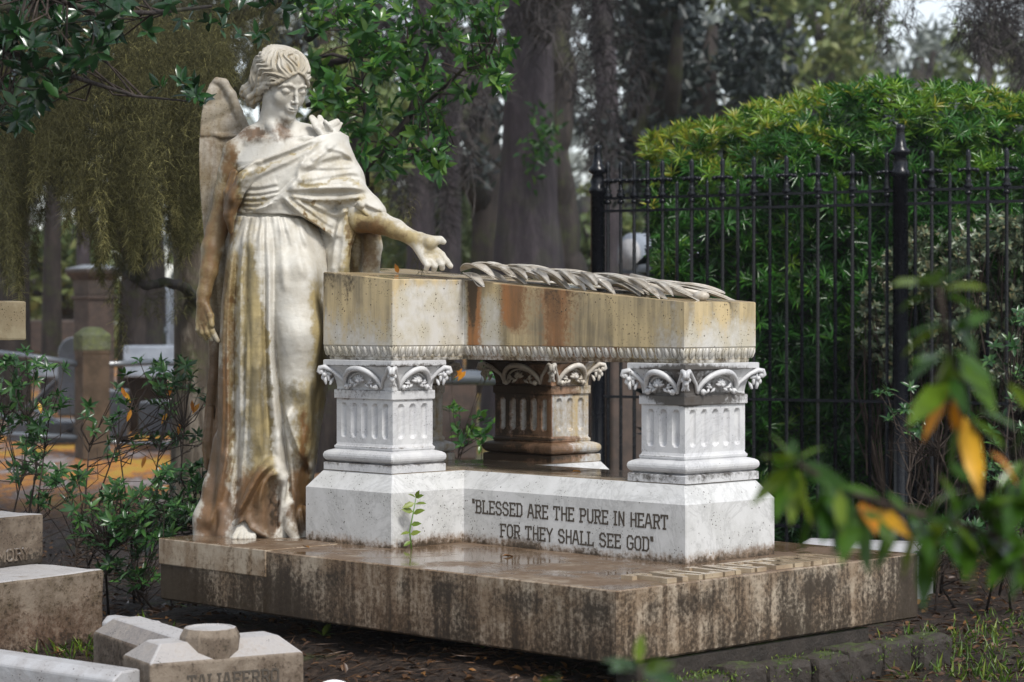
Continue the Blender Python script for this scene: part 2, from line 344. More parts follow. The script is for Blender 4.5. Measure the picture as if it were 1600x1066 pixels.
# ------------------------------------------------------------------ tomb: local axes a (towards the foot), b (away), z
P0 = (0.2856, 6.244); TH = math.radians(45.16)
HS = .2028
A1, A2, BF, B1, AF, B2, AH, BB = -1.7144, -1.2792, .3258, .6411, -.306, 1.0666, -2.02, 1.40
tomb = empty('cross_tomb', (*P0, 0), -TH, 'white marble cross shaped tomb raised on four fluted piers above an inscribed pedestal', 'tomb')
def TL(a, b, z):   # tomb-local to world
    return Vector((P0[0] + a * math.cos(TH) + b * math.sin(TH), P0[1] - a * math.sin(TH) + b * math.cos(TH), z))
def inv_ab(px, a=None, b=None):
    """solve the free one of a / b on the vertical plane so that it shows at px"""
    r = (px - 800.0) / F; c, s = math.cos(TH), math.sin(TH)
    if b is not None: return (r * (P0[1] + b * c) - P0[0] - b * s) / (c + r * s)
    return (r * (P0[1] - a * s) - P0[0] - a * c) / (s - r * c)

def cross_poly(d, ch=.004):
    a1, a2, bf, b1, af, b2, ah, bb = A1 + d, A2 - d, BF + d, B1 + d, AF - d, B2 - d, AH + d, BB - d
    P = [(a1, bf), (a2, bf), (a2, b1), (af, b1), (af, b2), (a2, b2), (a2, bb), (a1, bb), (a1, b2), (ah, b2), (ah, b1), (a1, b1)]
    return chamfer(P, ch)
def chamfer(P, ch):
    out = []; n = len(P)
    for i, p in enumerate(P):
        q, r = Vector(P[i-1]), Vector(P[(i+1) % n]); p = Vector(p)
        out.append(p + (q - p).normalized() * ch); out.append(p + (r - p).normalized() * ch)
    return out
def rect_poly(a0, a1, b0, b1, ch=.004): return chamfer([(a0, b0), (a1, b0), (a1, b1), (a0, b1)], ch)
def subdiv(P, step):
    out = []; n = len(P)
    for i in range(n):
        p, q = P[i], P[(i+1) % n]; k = max(1, int(round((q - p).length / step)))
        for j in range(k): out.append(p.lerp(q, j / k))
    return out
def prism(name, levels, mat, parent, stain=None, cap=True, mats=None):
    """levels: list of (poly, z or z(a,b)); same count of points in each"""
    V = []; n = len(levels[0][0])
    for P, z in levels:
        for p in P: V.append((p[0], p[1], z(p[0], p[1]) if callable(z) else z))
    V = np.array(V); i = np.arange(n); L = len(levels)
    Fq = np.concatenate([np.stack([k*n+i, k*n+(i+1) % n, (k+1)*n+(i+1) % n, (k+1)*n+i], -1) for k in range(L-1)])
    Fs = [Fq]
    if cap: Fs += [np.arange((L-1)*n, L*n)[None], np.arange(n)[::-1][None]]
    me = np_mesh(name, V, Fs, False, {'stain': stain(V)} if stain else None)
    o = link(name, me, mat, parent); return o
def sstep(x, a, b):
    t = np.clip((x - a) / (b - a), 0, 1); return t * t * (3 - 2 * t)
def noise2(x, y, s=1.0, seed=0):
    r = np.random.default_rng(seed); o = 0
    for k in range(5):
        f = s * 1.7 ** k; a, b, c = r.uniform(0, 6.28, 3); th = r.uniform(0, 3.14)
        o = o + np.sin((x * math.cos(th) + y * math.sin(th)) * f + a) * np.cos((y * math.cos(th) - x * math.sin(th)) * f * .8 + b) / (1.3 ** k)
    return o * .35

# foundation and base slab
b_ = MB(); b_.box(-1.75, -.10, .42, 1.25, -.3, -.004); b_.build('foundation', M['brick'], tomb)
SW = 1.40
zs = np.concatenate([[0, .006], np.linspace(.02, HS - .012, 9), [HS - .004, HS]])
levels = []
for k, z in enumerate(zs):
    ins = .005 if z in (zs[0],) else (.004 if k == len(zs) - 1 else 0.0)
    levels.append((subdiv(rect_poly(-2.082 + ins, -ins, ins, SW - ins, .004), .05), float(z)))
levels.append((subdiv(rect_poly(-2.082 + .02, -.02, .02, SW - .02, .004), .05)[:], HS + .0))
levels[-1] = ([Vector(p) for p in levels[-1][0]], HS)
n0 = len(levels[0][0])
levels = [(P if len(P) == n0 else [levels[0][0][i] * .985 + Vector((-1.04, .7)) * .015 for i in range(n0)], z) for P, z in levels]
def slab_stain(V):
    a, b, z = V.T; q = 1 - z / HS
    R = .12 * np.ones(len(V)); G = .10 + .12 * q; K = .12 + .16 * q ** 1.5 + .22 * (noise2(a * 3, b * 3, 2.2, 8)) + .2 * sstep(z, HS - .02, HS - .05) * sstep(z, HS - .12, HS - .05) * (noise2(a * 9, b * 9, 2.2, 18) > .1)
    left = sstep(a, -.9, -1.9) * (b < .03)
    K = K + left * .42 * sstep(z, .17, .09) * (.55 + .45 * np.sin(a * 9 + 1)); R = R - left * .1; G = G - left * .12
    foot = (a > -.02) * sstep(b, .0, .25); R -= .22 * foot; G -= .08 * foot; K += .12 * sstep(b, .9, 1.4) * (a > -.02)
    top = z > HS - .001
    K = np.where(top, -.1, K); G = np.where(top, .0, G); R = np.where(top, 0, R)
    return np.stack([R, G + .0 * a, K], -1)
prism('base_slab', levels, M['slab'], tomb, slab_stain)
# corner block let into the slab under the statue
b_ = MB(); b_.box(-2.086, -1.515, -.004, .3, HS - .085, HS + .003); b_.build('corner_block', M['slab'], tomb, .004)

# pedestal
ped_z = [HS, HS + .02, .29, .3825, .4366]; ped_i = [0, 0, 0, 0.0, .042]
levels = [(subdiv(cross_poly(i, .004), .06), z) for i, z in zip(ped_i, ped_z)]
n0 = min(len(l[0]) for l in levels)
base_sub = subdiv(cross_poly(0, .004), .06)
def cross_sub(d, ch=.004, step=.03):
    """cross outline inset by d with the same subdivision as the plain one"""
    P, Q = cross_poly(0, ch), cross_poly(d, ch); out = []; n = len(P)
    for i in range(n):
        k = max(1, int(round((P[(i+1) % n] - P[i]).length / step)))
        for j in range(k): out.append(Q[i].lerp(Q[(i+1) % n], j / k))
    return out
def ped_stain(V):
    a, b, z = V.T; q = np.clip((HS + .065 - z) / .065, 0, 1)
    bev = sstep(z, .378, .39); nb = noise2(a * 16, b * 16, 1.3, 15); q = q + 0 * a
    return np.stack([.3 * q + .12 * bev * nb, .75 * q ** .8 + bev * (.12 + .45 * nb), bev * (.08 + .6 * nb) + .60 * q ** 1.5 + .16 * noise2(a * 8, b * 8, 2, 5) * q], -1)
prism('pedestal', [(cross_sub(i), z) for i, z in zip([0, 0, 0, 0, 0, .0025, .042], [HS - .002, HS + .012, HS + .03, HS + .066, .3805, .3835, .4366])], M['pedestal'], tomb, ped_stain)
prism('pedestal_top', [(cross_sub(.046), .430), (cross_sub(.046), .4396)], M['pedtop'], tomb)

# piers
def pier(a0, a1, b0, b1, na, nb, stain=None, face='pier'):
    """fluted pier on the rectangle a0..a1 x b0..b1 (its plinth)"""
    ca, cb, ha, hb = (a0 + a1) / 2, (b0 + b1) / 2, (a1 - a0) / 2, (b1 - b0) / 2
    col = empty('pier', (ca, cb, 0)); col.parent = tomb
    mat = M['pier']
    def st(V):
        S_ = np.array(stain(V) if stain else np.zeros((len(V), 3)), float); z = V[:, 2]; n = noise2(V[:, 0] * 40 + a0 * 9, V[:, 1] * 40 + z * 25, 1, 6)
        for zc, k in ((.4645, .55), (.519, .35), (.677, .35), (.7065, .5), (.7865, .5)): S_[:, 2] += (k + .3 * n) * np.exp(-((z - zc) / .004) ** 2); S_[:, 1] += (.3 + .3 * n) * np.exp(-((z - zc) / .010) ** 2)
        S_[:, 2] += .16 * n; S_[:, 1] += .14 * n; return S_
    def rings(prof):
        return [(subdiv(rect_poly(-ha + i, ha - i, -hb + i, hb - i, .003), 9), z) for i, z in prof]
    shaft_i = .033
    tor = [(.001, .4396), (.001, .462), (.004, .4645), (.010, .4655)]
    for k in range(9):
        q = -math.pi/2 + math.pi * k / 8 * .92; tor.append((.0185 - .0195 * math.cos(q) if q < .6 else .0185 - .0195 * math.cos(q) + (q - .6) * .008, .487 + .0195 * math.sin(q)))
    tor += [(.029, .5085), (.026, .513), (.026, .519), (.030, .522), (shaft_i, .530)]
    prism('pier_base', rings(tor), mat, col, st)
    # shaft with flutes: a height field on each of four sides
    z0, z1 = .530, .677
    mb_v, mb_f, off = [], [], 0
    for side in range(4):
        wh, dist, nf = (ha - shaft_i, hb - shaft_i, na) if side % 2 == 0 else (hb - shaft_i, ha - shaft_i, nb)
        nx, nz = int(wh * 2 / .0032), 44
        x = np.linspace(-wh, wh, nx); z = np.linspace(z0, z1, nz); X, Z = np.meshgrid(x, z)
        pitch = (2 * wh - .022) / nf; fx = np.abs(((X + wh - .011) % pitch) - pitch / 2); r = pitch * .27
        r = np.where((X < -wh + .011) | (X > wh - .011), 0, r)
        zc = np.clip(Z, z0 + .018 + pitch * .27, z1 - .014 - pitch * .27); dd = np.sqrt(fx ** 2 + (Z - zc) ** 2)
        dep = np.sqrt(np.clip(np.where(r > 0, r, 1e-9) ** 2 - dd ** 2, 0, None)) * (r > 0) * .8
        dep *= (np.abs(X) < wh - .012)
        D = dist - dep; D[:, 0] = dist; D[:, -1] = dist
        if side == 0: V = np.stack([X, -D, Z], -1)
        elif side == 1: V = np.stack([D, X, Z], -1)
        elif side == 2: V = np.stack([-X, D, Z], -1)
        else: V = np.stack([-D, -X, Z], -1)
        i = np.arange(nx * nz).reshape(nz, nx) + off
        mb_f.append(np.stack([i[:-1, :-1], i[:-1, 1:], i[1:, 1:], i[1:, :-1]], -1).reshape(-1, 4)); mb_v.append(V.reshape(-1, 3)); off += nx * nz
    V = np.concatenate(mb_v); link('pier_shaft', np_mesh('pier_shaft', V, np.concatenate(mb_f), False, {'stain': st(V)}), mat, col)
    # neck block, bell, abacus
    cap = [(.027, .677), (.026, .679), (.026, .704), (.027, .706), (.032, .7065), (.033, .715), (.030, .735), (.022, .760), (.010, .780), (.007, .787)]
    prism('capital', rings(cap), mat, col, st)
    capo = [o for o in col.children if o.name.startswith('capital')][0]
    prism('abacus', rings([(.004, .7865), (.0, .788), (.0, .804), (.003, .8055)]), mat, col, st)
    # carving: an arch with blossoms on each face, volutes at the corners
    m = MB()
    for side in range(4):
        wh, dist = (ha, hb) if side % 2 == 0 else (hb, ha)
        def Pt(x, out, z):
            D = dist + out
            return [(x, -D, z), (D, x, z), (-x, D, z), (-D, -x, z)][side]
        w = wh * .52
        prof = lambda z: -(.033 - max(0, z - .715) ** 1.5 * 1.45)
        arch = [Pt(-w * math.cos(q), prof(.712 + .066 * math.sin(q)) + .004 + .010 * math.sin(q), .712 + .066 * math.sin(q)) for q in np.linspace(0, math.pi, 17)]
        m.tube(arch, [.006 + .004 * math.sin(q) for q in np.linspace(0, math.pi, 17)], 7)
        arch = [Pt(-w * .86 * math.cos(q), prof(.71 + .055 * math.sin(q)) + .002, .712 + .052 * math.sin(q)) for q in np.linspace(0, math.pi, 13)]
        m.tube(arch, .004, 6)
        for s_ in (-1, 1): m.ball(Pt(s_ * w * .80, -.020, .717), .010, 8, 6); m.ball(Pt(s_ * w * .80, -.010, .717), .004, 6, 4)
        def petal(x, o, z, q, L, r_, o2=.004):
            c, s2 = math.cos(q), math.sin(q); m.tube([Pt(x, o, z), Pt(x + c * L * .5, o + o2, z + s2 * L * .5), Pt(x + c * L, o + o2 * .3, z + s2 * L)], [r_ * .5, r_, r_ * .25], 6)
        for q in np.linspace(.25, math.pi - .25, 6): petal(0, -.014, .735, q, .024, .0065, .006)          # blossom under the arch
        m.ball(Pt(0, -.004, .737), .007, 7, 5)
        for s_ in (-1, 1):
            for j, (xx, q, L) in enumerate(((.20, -.5, .026), (.34, .2, .03), (.46, .9, .024), (.52, -.9, .020))): petal(s_ * w * xx, -.020, .728, q if s_ > 0 else math.pi - q, L, .0055)
            for j in range(3): petal(s_ * (wh - .010), -.026 + .006 * j, .722 + .012 * j, (2.2 - .5 * j) if s_ > 0 else math.pi - (2.2 - .5 * j), .028, .0065)      # leaves at the corner
            petal(s_ * (wh - .030), -.014, .756, .3 if s_ > 0 else math.pi - .3, .03, .007); petal(s_ * (wh - .004), -.012, .722, 1.57, .032, .007)
            vol = [Pt(s_ * (w * 1.02), -.030, .714), Pt(s_ * (w * 1.12), -.024, .742), Pt(s_ * (wh * .80), -.010, .770), Pt(s_ * (wh - .012), .002, .781), Pt(s_ * (wh + .004), .010, .778), Pt(s_ * (wh + .008), .012, .766), Pt(s_ * (wh + .0), .010, .758)]
            m.tube(vol, [.004, .006, .0075, .0085, .0085, .007, .004], 7)
            m.ball(Pt(s_ * (wh + .001), .004, .765), .0095, 8, 6); m.ball(Pt(s_ * (wh - .010), .002, .755), .008, 7, 5); m.ball(Pt(s_ * (wh - .002), .000, .746), (.008, .008, .010), 7, 5)
    o = m.build('scroll_carving', M['carved'] if stain and face == 'back' else M['pier'], capo)
    return col
def st_front(V):
    a, b, z = V.T; return np.stack([.0 * a, .33 * sstep(a, -.06, -.13) * (b < -.07) * sstep(np.abs(z - .62), .12, .0), .0 * a], -1)
pier(-1.6688, -1.3223, .3641, .6071, 5, 3, st_front)
def st_foot(V):
    a, b, z = V.T; return np.stack([0 * a, 0 * a, .75 * np.exp(-(((a - .10) / .045) ** 2 + ((b + .15) / .08) ** 2)) * sstep(z, .60, .72) + .35 * sstep(z, .47, .455) + .22 * sstep(z, .69, .71) * sstep(z, .735, .71)], -1)
pier(-.585, -.3414, .6809, 1.0343, 3, 5, st_foot)
def st_back(V):
    a, b, z = V.T
    L = sstep(b, -.08, -.10) * 1.0; e = sstep(b, .1, -.08)  # left face darkened for stain and for the shadow under the lid
    return np.stack([.45 + 0 * a, .75 * L + .30 * e, .55 * L * sstep(a, .15, .0) + .25 * L], -1)
pier(-1.6688, -1.3223, 1.1065, 1.3597, 5, 3, st_back, 'back')
pier(-1.98, -1.73, .6809, 1.0343, 3, 5, st_back, 'back')

# lid with its sloping top, moulding below
def ztop(a, b): return .994 - .079 * (a + .3423)
DL = .042
def lid_stain(V):
    a, b, z = V.T; q = np.clip((z - .8535) / (ztop(a, b) - .8535), 0, 1); wob = .1 * np.sin(a * 40) + .08 * np.sin(a * 93 + 1)
    R = .16 + .16 * q; G = np.zeros(len(V)) - .05; K = np.zeros(len(V)) - .05
    fl = (b < .3641 + .012) & (a < -1.33); R += fl * (.14 + .36 * sstep(q + wob, .1, .9)); K += fl * .78 * sstep(q + wob, .3, 1.0) * (.5 + .5 * sstep(a, -1.36, -1.6)); G += fl * .30 * sstep(q, .3, 1)
    fr = (a > -1.3345) & (a < -1.3) & (b < .69); R += fr * (-.22 + .40 * sstep(q, .75, 1) + .32 * sstep(b, .43, .37)); K += fr * (-.1 + .35 * sstep(b, .655, .675))
    lf = (b > .672) & (b < .70) & (a > -1.31); x = (a + 1.3) / .96
    R += lf * (.44 * sstep(x, 1.05, .7) + .12); G += lf * (1.1 * np.exp(-((x - .03) / .05) ** 2) + 1.0 * np.exp(-((x - .20) / .06) ** 2) * sstep(q, 0, .5) + .34 * np.exp(-((x - .42) / .07) ** 2) + .52 * sstep(x, .14, .3) * sstep(x, .8, .5) + .12 * wob)
    R -= lf * .6 * np.exp(-((x - .115) / .045) ** 2) * sstep(q, 1.0, .7); K += lf * (1.2 * np.exp(-((x - .025) / .026) ** 2) * (.4 + q) + .62 * sstep(x, .2, .35) * sstep(x, .75, .5) * (.55 + .45 * q) + .45 * np.exp(-((x - .22) / .03) ** 2))
    en = (a > -.36); R += en * (.30 * sstep(q, .1, .9)); K += en * .35 * sstep(q, .6, 1) * sstep(b, .75, 1.0)
    return np.stack([R, G, K], -1)
def zz(f): return lambda a, b: .8535 + (ztop(a, b) - .8535) * f
prism('lid', [(cross_sub(DL + .002, .003, .025), .8535), (cross_sub(DL, .003, .025), .8555)] + [(cross_sub(DL, .003, .025), zz(f)) for f in (.12, .24, .36, .48, .6, .72, .84, .93, .985)] + [(cross_sub(DL + .003, .003, .025), zz(1.0))], M['lid'], tomb, lid_stain)
def mould_stain(V):
    a, b, z = V.T; lf = (b > .67) & (b < .75) & (a > -1.31)
    return np.stack([.2 + .2 * lf, .15 + .45 * lf * sstep(a, -.3, -.7), .36 + 0 * a + .3 * sstep(z, .822, .815)], -1)
mo = prism('moulding', [(cross_sub(DL + .016, .003), .806), (cross_sub(DL + .014, .003), .816), (cross_sub(DL + .016, .003), .817), (cross_sub(DL + .014, .003), .826), (cross_sub(DL + .004, .003), .845), (cross_sub(DL + .002, .003), .853)], M['lid'], tomb, mould_stain)
m = MB(); P = [Vector(p) for p in [(A1 + DL, BF + DL), (A2 - DL, BF + DL), (A2 - DL, B1 + DL), (AF - DL, B1 + DL), (AF - DL, B2 - DL), (A2 - DL, B2 - DL), (A2 - DL, BB - DL)]]
for p, q in zip(P[:-1], P[1:]):
    d = (q - p); L = d.length; d.normalize(); nrm = Vector((d.y, -d.x)); k = int(L / .0305)
    for i in range(k):
        c = p + d * (L * (i + .5) / k) - nrm * .012
        ax = lambda s, o, z: (c.x + d.x * s + nrm.x * o, c.y + d.y * s + nrm.y * o, z)
        V0 = [(.009, .009, .016)]
        mm = MB(); mm.ball((0, 0, 0), (.0085, .008, .0165), 8, 6)
        V = [ax(v[0], v[1] + .003 + (v[2]) * .35, .836 + v[2]) for v in mm.v[0]]; m.add(V, mm.f, True)
        m.tube([ax(-.012, .009, .852), ax(-.0145, .005, .838), ax(-.011, .001, .824), ax(-.004, .0, .819)], [.0022, .0026, .0026, .0015], 5)
m.build('egg_and_dart', M['lid'], mo)

# writing: cut block capitals with small serifs
GL = {'A': [[(0, 0), (.24, 1), (.38, 1), (.62, 0)], [(.1, .34), (.52, .34)]], 'B': [[(.1, 0), (.1, 1)], [(.0, 1), (.45, 1), (.56, .88), (.56, .64), (.45, .53), (.1, .53)], [(.45, .53), (.6, .4), (.6, .13), (.47, 0), (0, 0)]],
 'D': [[(.1, 0), (.1, 1)], [(0, 1), (.44, 1), (.6, .82), (.6, .18), (.44, 0), (0, 0)]], 'E': [[(.1, 0), (.1, 1)], [(.58, .84), (.58, 1), (0, 1)], [(.1, .52), (.45, .52)], [(.58, .16), (.58, 0), (0, 0)]], 'F': [[(.1, 0), (.1, 1)], [(.58, .84), (.58, 1), (0, 1)], [(.1, .52), (.45, .52)], [(0, 0), (.24, 0)]],
 'G': [[(.6, .8), (.46, 1), (.2, 1), (.04, .82), (.04, .18), (.2, 0), (.46, 0), (.6, .18), (.6, .45), (.36, .45)]], 'H': [[(.08, 0), (.08, 1)], [(.56, 0), (.56, 1)], [(.08, .5), (.56, .5)]], 'I': [[(.12, 0), (.12, 1)], [(0, 1), (.24, 1)], [(0, 0), (.24, 0)]], 'L': [[(.1, 0), (.1, 1)], [(0, 1), (.22, 1)], [(.58, .18), (.58, 0), (0, 0)]],
 'M': [[(.08, 0), (.08, 1), (.4, .3), (.72, 1), (.72, 0)]], 'N': [[(.08, 0), (.08, 1), (.56, 0), (.56, 1)]], 'O': [[(.2, 0), (.04, .18), (.04, .82), (.2, 1), (.44, 1), (.6, .82), (.6, .18), (.44, 0), (.2, 0)]], 'P': [[(.1, 0), (.1, 1)], [(0, 1), (.46, 1), (.6, .86), (.6, .62), (.46, .48), (.1, .48)], [(0, 0), (.24, 0)]],
 'R': [[(.1, 0), (.1, 1)], [(0, 1), (.46, 1), (.58, .86), (.58, .62), (.46, .5), (.1, .5)], [(.36, .5), (.60, 0)], [(0, 0), (.22, 0)]], 'S': [[(.58, .8), (.44, 1), (.18, 1), (.04, .84), (.04, .66), (.18, .54), (.46, .48), (.6, .34), (.6, .16), (.46, 0), (.18, 0), (.03, .2)]],
 'T': [[(.0, .82), (.0, 1), (.62, 1), (.62, .82)], [(.31, 1), (.31, 0)], [(.2, 0), (.42, 0)]], 'U': [[(.06, 1), (.06, .18), (.2, 0), (.44, 0), (.58, .18), (.58, 1)]], 'Y': [[(.02, 1), (.31, .48), (.6, 1)], [(.31, .48), (.31, 0)]], '"': [[(.05, 1.06), (.08, .8)], [(.2, 1.06), (.23, .8)]]}
def place_text(s, name, mat, parent, p0, ex, ey, width, height, extrude=.001, bold=.0, th=.13, gap=.2):
    """block capitals from p0 along ex, scaled to width x height"""
    x = 0.0; segs = []
    for ch in s:
        if ch == ' ': x += .5; continue
        g = GL[ch]; w = max(p[0] for st in g for p in st)
        for st in g: segs += [((a[0] + x, a[1]), (b[0] + x, b[1])) for a, b in zip(st[:-1], st[1:])]
        x += w + gap
    tot = x - gap; ex, ey = Vector(ex), Vector(ey); en = ex.cross(ey); sx, sy = width / tot, height; t = th * height * .5; m = MB()
    for i, (a, b) in enumerate(segs):
        A, Bq = Vector((a[0] * sx, a[1] * sy)), Vector((b[0] * sx, b[1] * sy)); d = (Bq - A).normalized(); nn = Vector((-d.y, d.x)); A, Bq = A - d * t * .9, Bq + d * t * .9; h = extrude + 4e-5 * (i % 5)
        q = [A + nn * t, A - nn * t, Bq - nn * t, Bq + nn * t]; k = .8
        lo = [Vector(p0) + ex * v.x + ey * v.y - en * extrude for v in q]; c = (A + Bq) / 2
        hi = [Vector(p0) + ex * v.x + ey * v.y + en * h for v in q]
        m.add(lo + hi, [(0, 3, 2, 1), (4, 5, 6, 7), (0, 1, 5, 4), (1, 2, 6, 5), (2, 3, 7, 6), (3, 0, 4, 7)])
    return m.build(name, mat, parent)
bpl = B1
def line(s, px0, px1, y0base, h):
    a0, a1 = inv_ab(px0, b=bpl), inv_ab(px1, b=bpl)
    w = TL(a0, bpl, 0); z0 = EYE - (y0base - HZ) * w.y / F
    return place_text(s, 'lettering', M['letter'], tomb, (a0, bpl, z0), (1, 0, 0), (0, 0, 1), a1 - a0, h, .0008, 0, .15)
line('"BLESSED ARE THE PURE IN HEART', 738, 1043, 800.5, .040)
line('FOR THEY SHALL SEE GOD"', 782, 1020, 838.5, .040)
b0_, b1_ = inv_ab(1036, a=-.03), inv_ab(1320, a=-.03)
place_text('TALIAFERRO', 'raised_lettering', M['name'], tomb, (-.035, b0_, HS + .001), (0, 1, 0), (-1, 0, 0), b1_ - b0_, .135, .011, 0, .15, .28)

# ------------------------------------------------------------------ the angel: distance-field sculpture
DA = 7.90; AX0 = (420 - 800) / F * DA; KP = DA / F
def AP(px, py, y=0.0):
    """photo pixel at depth DA + y -> statue-local point (metres)"""
    d = DA + y
    return np.array([(px - 800) / F * d - AX0, y, EYE - (py - HZ) / F * d - HS])
def to_px(V):
    d = DA + V[:, 1]; return 800 + F * (V[:, 0] + AX0) / d, HZ + F * (EYE - HS - V[:, 2]) / d
def smin(a, b, k):
    if k <= 0: return np.minimum(a, b)
    h = np.clip(.5 + .5 * (b - a) / k, 0, 1); return b + (a - b) * h - k * h * (1 - h)
class Vol:
    def __init__(s, lo, hi, h):
        s.lo = np.array(lo, float); s.h = h; s.n = np.ceil((np.array(hi) - s.lo) / h).astype(int) + 1
        s.D = np.full(s.n, .5, np.float32); s.ax = [(s.lo[i] + h * np.arange(s.n[i])).astype(np.float32) for i in range(3)]
    def win(s, lo, hi):
        a = np.clip(np.floor((np.array(lo) - s.lo) / s.h).astype(int), 0, s.n); b = np.clip(np.ceil((np.array(hi) - s.lo) / s.h).astype(int) + 1, 0, s.n)
        sl = tuple(slice(i, j) for i, j in zip(a, b))
        return sl, s.ax[0][sl[0]][:, None, None], s.ax[1][sl[1]][None, :, None], s.ax[2][sl[2]][None, None, :]
    def add(s, fn, lo, hi, k=.01, sub=False):
        m = k + 3 * s.h; sl, X, Y, Z = s.win(np.array(lo) - m, np.array(hi) + m)
        if min(x.stop - x.start for x in sl) <= 0: return
        d = fn(X, Y, Z)
        if sub: s.D[sl] = -smin(-s.D[sl], d, k)
        else: s.D[sl] = smin(s.D[sl], d, k)
    def cone(s, p, q, r0, r1, k=.01, sub=False, flat=None):
        """flat = (unit vector, factor): squashed along that vector"""
        p, q = np.asarray(p, np.float32), np.asarray(q, np.float32); v = q - p; L2 = max(float(v @ v), 1e-9); r = max(r0, r1)
        def fn(X, Y, Z):
            dx, dy, dz = X - p[0], Y - p[1], Z - p[2]
            t = np.clip((dx * v[0] + dy * v[1] + dz * v[2]) / L2, 0, 1)
            dx, dy, dz = dx - t * v[0], dy - t * v[1], dz - t * v[2]; q2 = dx * dx + dy * dy + dz * dz
            if flat is not None:
                n, f = flat; c = dx * n[0] + dy * n[1] + dz * n[2]; q2 = q2 + c * c * (1 / f ** 2 - 1); return (np.sqrt(q2) - (r0 + (r1 - r0) * t)) * (f + 1) * .5
            return np.sqrt(q2) - (r0 + (r1 - r0) * t)
        s.add(fn, np.minimum(p, q) - r, np.maximum(p, q) + r, k, sub)
    def chain(s, pts, k=.01, sub=False, flat=None):
        for a, b in zip(pts[:-1], pts[1:]): s.cone(a[0], b[0], a[1], b[1], k, sub, flat)
    def px(s, pts, k=.01, sub=False, flat=None):
        """chain given as (px, py, y, radius in px)"""
        s.chain([(AP(a, b, y), r * KP) for a, b, y, r in pts], k, sub, flat)
    def surf_y(s, px, py, fallback):
        y = fallback
        for _ in range(2):
            p = AP(px, py, y); i, j = int(round((p[0] - s.lo[0]) / s.h)), int(round((p[2] - s.lo[2]) / s.h))
            if not (0 <= i < s.n[0] and 0 <= j < s.n[2]): return fallback
            c = np.nonzero(s.D[i, :, j] < 0)[0]
            if len(c) == 0: return fallback
            y = s.ax[1][c[0]]
        return float(y)
    def fold(s, pts, lift=.2, k=.008, sub=False, fb=-.09, n=3):
        """a ridge (or groove) that lies on the surface: (px, py, radius in px)"""
        P = []
        for (a, b, r), (c, d, q) in zip(pts[:-1], pts[1:]):
            for i in range(n): f = i / n; P.append((a + (c - a) * f, b + (d - b) * f, r + (q - r) * f))
        P.append(pts[-1]); ys = np.array([s.surf_y(a, b, fb) for a, b, r in P])
        for _ in range(2):
            z = ys.copy(); z[1:-1] = (ys[:-2] + 2 * ys[1:-1] + ys[2:]) / 4; ys = z
        s.px([(a, b, y + (-(lift) if not sub else lift) * r * KP, r) for (a, b, r), y in zip(P, ys)], k, sub)
    def stack(s, keys, k=.01, cut=None, fold=None):
        """keys (py, left px, right px, half depth, centre y): stacked ellipses"""
        K = np.array(keys, float); K = K[np.argsort(-K[:, 0])]
        zz = np.array([AP(420, a[0], a[4])[2] for a in K]); xl = np.array([AP(a[1], a[0], a[4])[0] for a in K]); xr = np.array([AP(a[2], a[0], a[4])[0] for a in K])
        def fn(X, Y, Z):
            z = np.clip(Z, zz[0], zz[-1]); f = lambda v: np.interp(z, zz, v).astype(np.float32)
            l, r, ry, yc = f(xl), f(xr), f(K[:, 3]), f(K[:, 4]); cx, rx = (l + r) / 2, (r - l) / 2
            q = np.sqrt(((X - cx) / rx) ** 2 + ((Y - yc) / ry) ** 2); d = (q - 1) * np.minimum(rx, ry) * (.6 + .4 / np.maximum(q, .3))
            if fold is not None: d = d - fold(X, Y, Z, cx, rx, yc, ry)
            d = np.maximum(d, np.maximum(zz[0] - Z, Z - zz[-1]))
            if cut is not None: d = np.maximum(d, cut(X, Y, Z))
            return d
        s.add(fn, (xl.min() - .05, (K[:, 4] - K[:, 3]).min() - .05, zz[0]), (xr.max() + .05, (K[:, 4] + K[:, 3]).max() + .05, zz[-1]), k)
    def mesh(s, smooth_it=1):
        D = s.D; S = D < 0; n = s.n
        c = S[:-1, :-1, :-1].astype(np.int8)
        tot = np.zeros(tuple(n - 1), np.int8)
        for i in (0, 1):
            for j in (0, 1):
                for k in (0, 1): tot += S[i:n[0]-1+i, j:n[1]-1+j, k:n[2]-1+k]
        act = (tot > 0) & (tot < 8); I = np.stack(np.nonzero(act), -1)
        vid = np.full(tuple(n - 1), -1, np.int32); vid[act] = np.arange(len(I))
        val = {}
        for i in (0, 1):
            for j in (0, 1):
                for k in (0, 1): val[i, j, k] = D[I[:, 0]+i, I[:, 1]+j, I[:, 2]+k]
        acc = np.zeros((len(I), 3)); cnt = np.zeros(len(I))
        for a in list(val):
            for ax in range(3):
                if a[ax]: continue
                b = list(a); b[ax] = 1; b = tuple(b); u, v = val[a], val[b]; m = (u < 0) != (v < 0)
                t = np.where(m, u / np.where(np.abs(u - v) < 1e-9, 1e-9, u - v), 0); p = np.zeros((len(I), 3)) + np.array(a); p[:, ax] = t
                acc[m] += p[m]; cnt[m] += 1
        V = s.lo + s.h * (I + acc / cnt[:, None])
        Q = []
